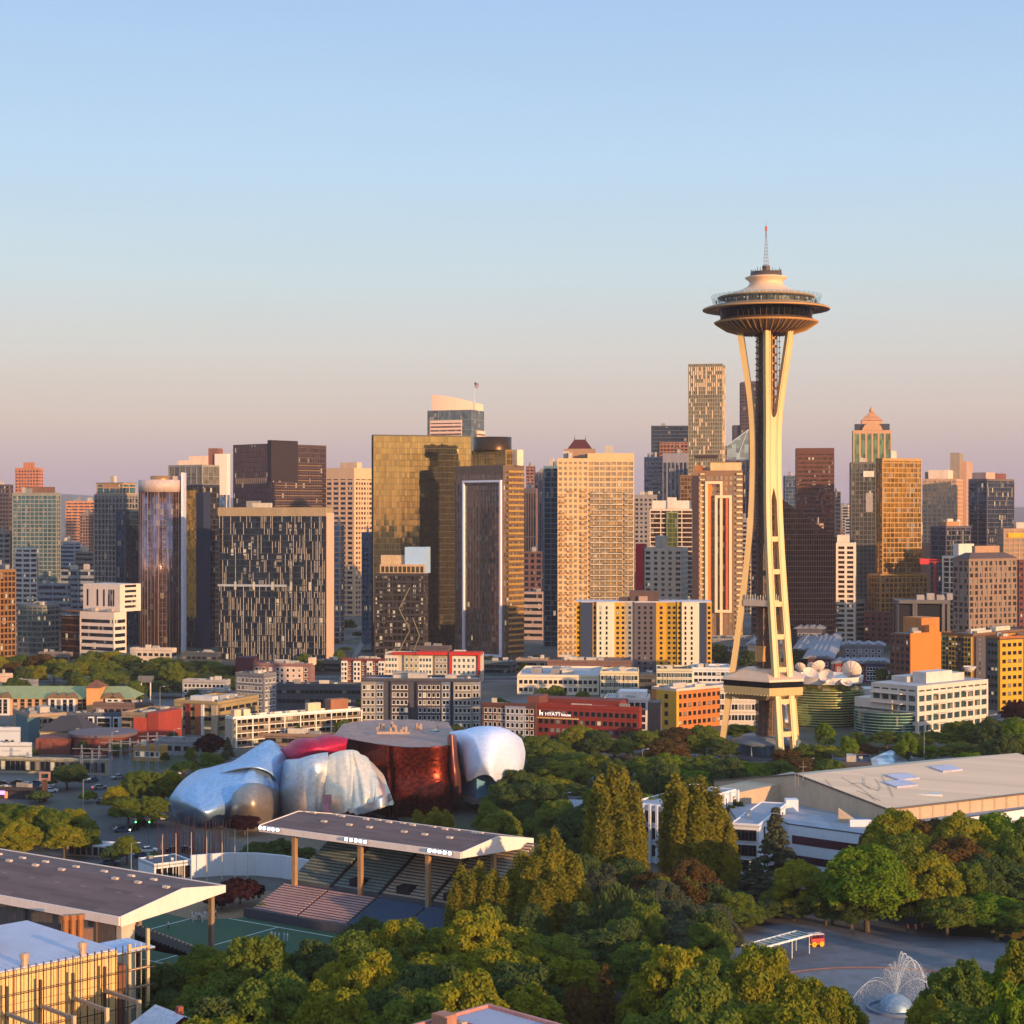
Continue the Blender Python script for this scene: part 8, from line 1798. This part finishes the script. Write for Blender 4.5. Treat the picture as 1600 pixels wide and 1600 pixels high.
# crane boom
p = at(1461, 878, 1130); e = thing('crane_boom', 'red lattice crane boom sticking out between the gold and white towers', 'crane', (p.x, 1130, 0)); b = MB(); RC = W('d01c28', rough=.5)
for dy in (0, 1.6): b.bar((-10, dy, p.z), (14, dy, p.z), .25, n=4)
b.bar((-10, .8, p.z + 2), (12, .8, p.z + 1), .25, n=4)
for k in range(12): b.bar((-10 + k * 2, 0, p.z), (-9 + k * 2, .8, p.z + 1.9), .14, n=3).bar((-9 + k * 2, .8, p.z + 1.9), (-8 + k * 2, 0, p.z), .14, n=3)
b.build('boom', RC, e); MB().box(-9.5, -4, -.3, 1.9, p.z - 1.5, p.z + 1.8).build('counterweight', RC, e); MB().box(-.8, .8, 0, 1.6, 0, p.z - .3).build('mast', W('b03028'), e)
# extra street and park trees filling the town floor, placed in clusters the photo shows as green
rnd = random.Random(33)
def cluster(n, x0, x1, Y0, Y1, h0, h1, leafs, label, group, kind=('broad', 'spread')):
    for i in range(n):
        px = rnd.uniform(x0, x1); Y = rnd.uniform(Y0, Y1); h = rnd.uniform(h0, h1)
        tree(px, 800, rnd.uniform(.6, .85) * h * F / Y, Y, kind[i % len(kind)], leafs[i % len(leafs)], label, group, hh=h)
cluster(16, 560, 760, 700, 735, 6, 9, ('dark', 'green'), 'small street tree behind the long grey apartments', 'street trees behind the grey apartments')
cluster(12, 370, 560, 655, 690, 6, 10, ('dark', 'green'), 'small tree behind the motel block', 'trees behind the motel')
cluster(16, 10, 360, 770, 850, 9, 14, ('dark', 'green', 'dark'), 'dark tree in the park strip behind the hotel', 'park strip behind the hotel')
cluster(18, 0, 340, 590, 690, 4, 7, ('dark', 'green'), 'small street tree among the low left town blocks', 'street trees among the left blocks')
cluster(14, 760, 1120, 730, 780, 6, 10, ('dark', 'green'), 'small tree behind the red hotel', 'trees behind the red hotel')
cluster(18, 1130, 1580, 830, 960, 5, 9, ('dark', 'green'), 'small tree between the townhouse rows at right', 'trees between the right townhouses')
cluster(14, 340, 1120, 900, 985, 6, 10, ('dark', 'green'), 'street tree along the foot of the towers', 'street trees at the tower feet')
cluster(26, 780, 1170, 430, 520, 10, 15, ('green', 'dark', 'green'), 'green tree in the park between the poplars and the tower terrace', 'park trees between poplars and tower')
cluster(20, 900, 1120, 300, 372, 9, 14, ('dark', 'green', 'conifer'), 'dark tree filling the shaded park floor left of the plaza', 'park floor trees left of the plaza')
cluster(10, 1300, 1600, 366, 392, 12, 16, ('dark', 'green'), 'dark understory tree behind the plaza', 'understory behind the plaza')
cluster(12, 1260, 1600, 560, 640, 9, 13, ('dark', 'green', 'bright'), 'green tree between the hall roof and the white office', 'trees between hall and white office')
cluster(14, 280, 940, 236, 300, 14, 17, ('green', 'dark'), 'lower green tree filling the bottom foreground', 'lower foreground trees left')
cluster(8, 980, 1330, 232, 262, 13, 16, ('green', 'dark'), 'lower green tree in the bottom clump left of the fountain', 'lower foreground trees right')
for i in range(26):
    px = rnd.uniform(20, 1580); Y = rnd.choice((752, 905, 905, 745)) + rnd.uniform(-4, 4); 
    if Y < 800 and not (380 < px < 1100): Y += 152
    car(0, 0, rnd.choice((0, math.pi)), i % 5, ('white', 'black', 'blue', 'red', 'silver')[i % 5] + ' car on the cross street below the towers', ('white', 'black', 'blue', 'red', 'silver')[i % 5] + ' cars on the cross street', loc=((px - 800) * Y / F, Y))

for x0, x1 in ((-420, -70), (1680, 2050)):
    sd = 'left' if x0 < 0 else 'right'
    cluster(30, x0, x1, 300, 440, 7, 11, ('green', 'dark', 'yellow'), 'park tree beyond the ' + sd + ' edge', 'park trees beyond the ' + sd + ' edge')
    cluster(40, x0, x1, 440, 900, 6, 10, ('green', 'dark'), 'street tree beyond the ' + sd + ' edge', 'street trees beyond the ' + sd + ' edge')
    for i in range(16):
        px = rnd.uniform(x0, x1 - 60); Y = rnd.choice((560, 660, 760, 860, 1000, 1150, 1300)) + rnd.uniform(-20, 20); hx = ('8b8680', 'b08f70', 'cbb79c', '85503f')[i % 4]; nm = ('grey', 'tan', 'cream', 'brick')[i % 4]; H_ = rnd.uniform(6, 13) if Y < 950 else rnd.uniform(30, 80)
        tower('edge_block', nm + ' block beyond the ' + sd + ' edge', px, px + 40 * 800 / Y, px + 60 * 800 / Y, 800 + (CAMZ - H_) * F / Y, Y, 40 if sd == 'left' else 60, g_dark, W(hx), bay=4, fl=3.6, pw=1.6, sh=1.7, cat='building', group=nm + ' blocks beyond the ' + sd + ' edge', units=1)
cn = ('white', 'black', 'blue', 'red', 'silver')
for i in range(30):
    t = rnd.random(); a, c = rnd.choice([(G(150, 1165), G(170, 1215)), (G(170, 1215), G(225, 1285)), (G(-10, 1229), G(80, 1232)), (G(80, 1232), G(240, 1212)), (G(240, 1212), G(420, 1182)), (G(110, 1310), G(310, 1335)), (G(170, 1105), G(150, 1165))])
    p = a.lerp(c, t); d = c - a; sd = rnd.choice((-1, 1)); n_ = Vector((-d.y, d.x, 0)).normalized() * sd * rnd.choice((2.2, 5.5)); p = p + n_
    car(0, 0, math.atan2(d.y, d.x) + (0 if sd < 0 else math.pi), i % 5, cn[i % 5] + ' car on the streets left of the museum', cn[i % 5] + ' cars on the streets left of the museum', loc=(p.x, p.y))
# past 290 broadleaf trees the smallest in view become one mass
bpy.context.view_layer.update()
ALLT.sort(key=lambda t: -t[0]); rest = ALLT[290:]; protos = {id(v) for v in PROTO.values()}
Vs, Ms, mats_ = [], [], []
for _, o, key in rest:
    cr_ = [c for c in o.children if c.name.startswith('crown')][0]; me = cr_.data; n_ = len(me.vertices); a = np.empty(n_ * 3, 'f'); me.vertices.foreach_get('co', a); a = a.reshape(-1, 4, 3)[::2]
    c_ = a.mean(axis=1, keepdims=True); a = (c_ + (a - c_) * 1.4).reshape(-1, 3)
    M = np.array(cr_.matrix_world); a = a @ M[:3, :3].T + M[:3, 3]; Vs.append(a); m_ = me.materials[0]
    if m_ not in mats_: mats_.append(m_)
    Ms.append(np.full(len(a) // 4, mats_.index(m_), 'i'))
    for c in list(o.children): bpy.data.objects.remove(c)
    bpy.data.objects.remove(o)
if Vs:
    V = np.concatenate(Vs); Mi = np.concatenate(Ms); nq = len(V) // 4; me = bpy.data.meshes.new('distant_trees'); me.vertices.add(len(V)); me.vertices.foreach_set('co', V.astype('f').ravel()); me.loops.add(len(V)); me.loops.foreach_set('vertex_index', np.arange(len(V), dtype='i'))
    me.polygons.add(nq); me.polygons.foreach_set('loop_start', np.arange(0, len(V), 4, dtype='i'))
    for m_ in mats_: me.materials.append(m_)
    me.polygons.foreach_set('material_index', Mi); me.update(); me.validate(); o = obj('distant_trees', me); tag(o, 'mass of small far street and park trees between the buildings', 'trees', None, 'stuff')
# haze: one closed even volume around the scene
if HAZE:
    hz = MB().box(-15000, 15000, -5500, 15500, -12, 260); o = hz.build('haze', None); o['kind'] = 'stuff'
    m = bpy.data.materials.new('haze'); m.use_nodes = True; n = m.node_tree.nodes; n.remove(n['Principled BSDF']); v = n.new('ShaderNodeVolumePrincipled'); v.inputs['Color'].default_value = (.80, .74, .86, 1); v.inputs['Density'].default_value = HAZE; v.inputs['Anisotropy'].default_value = .0
    m.node_tree.links.new(v.outputs[0], n['Material Output'].inputs['Volume']); o.data.materials.clear(); o.data.materials.append(m)
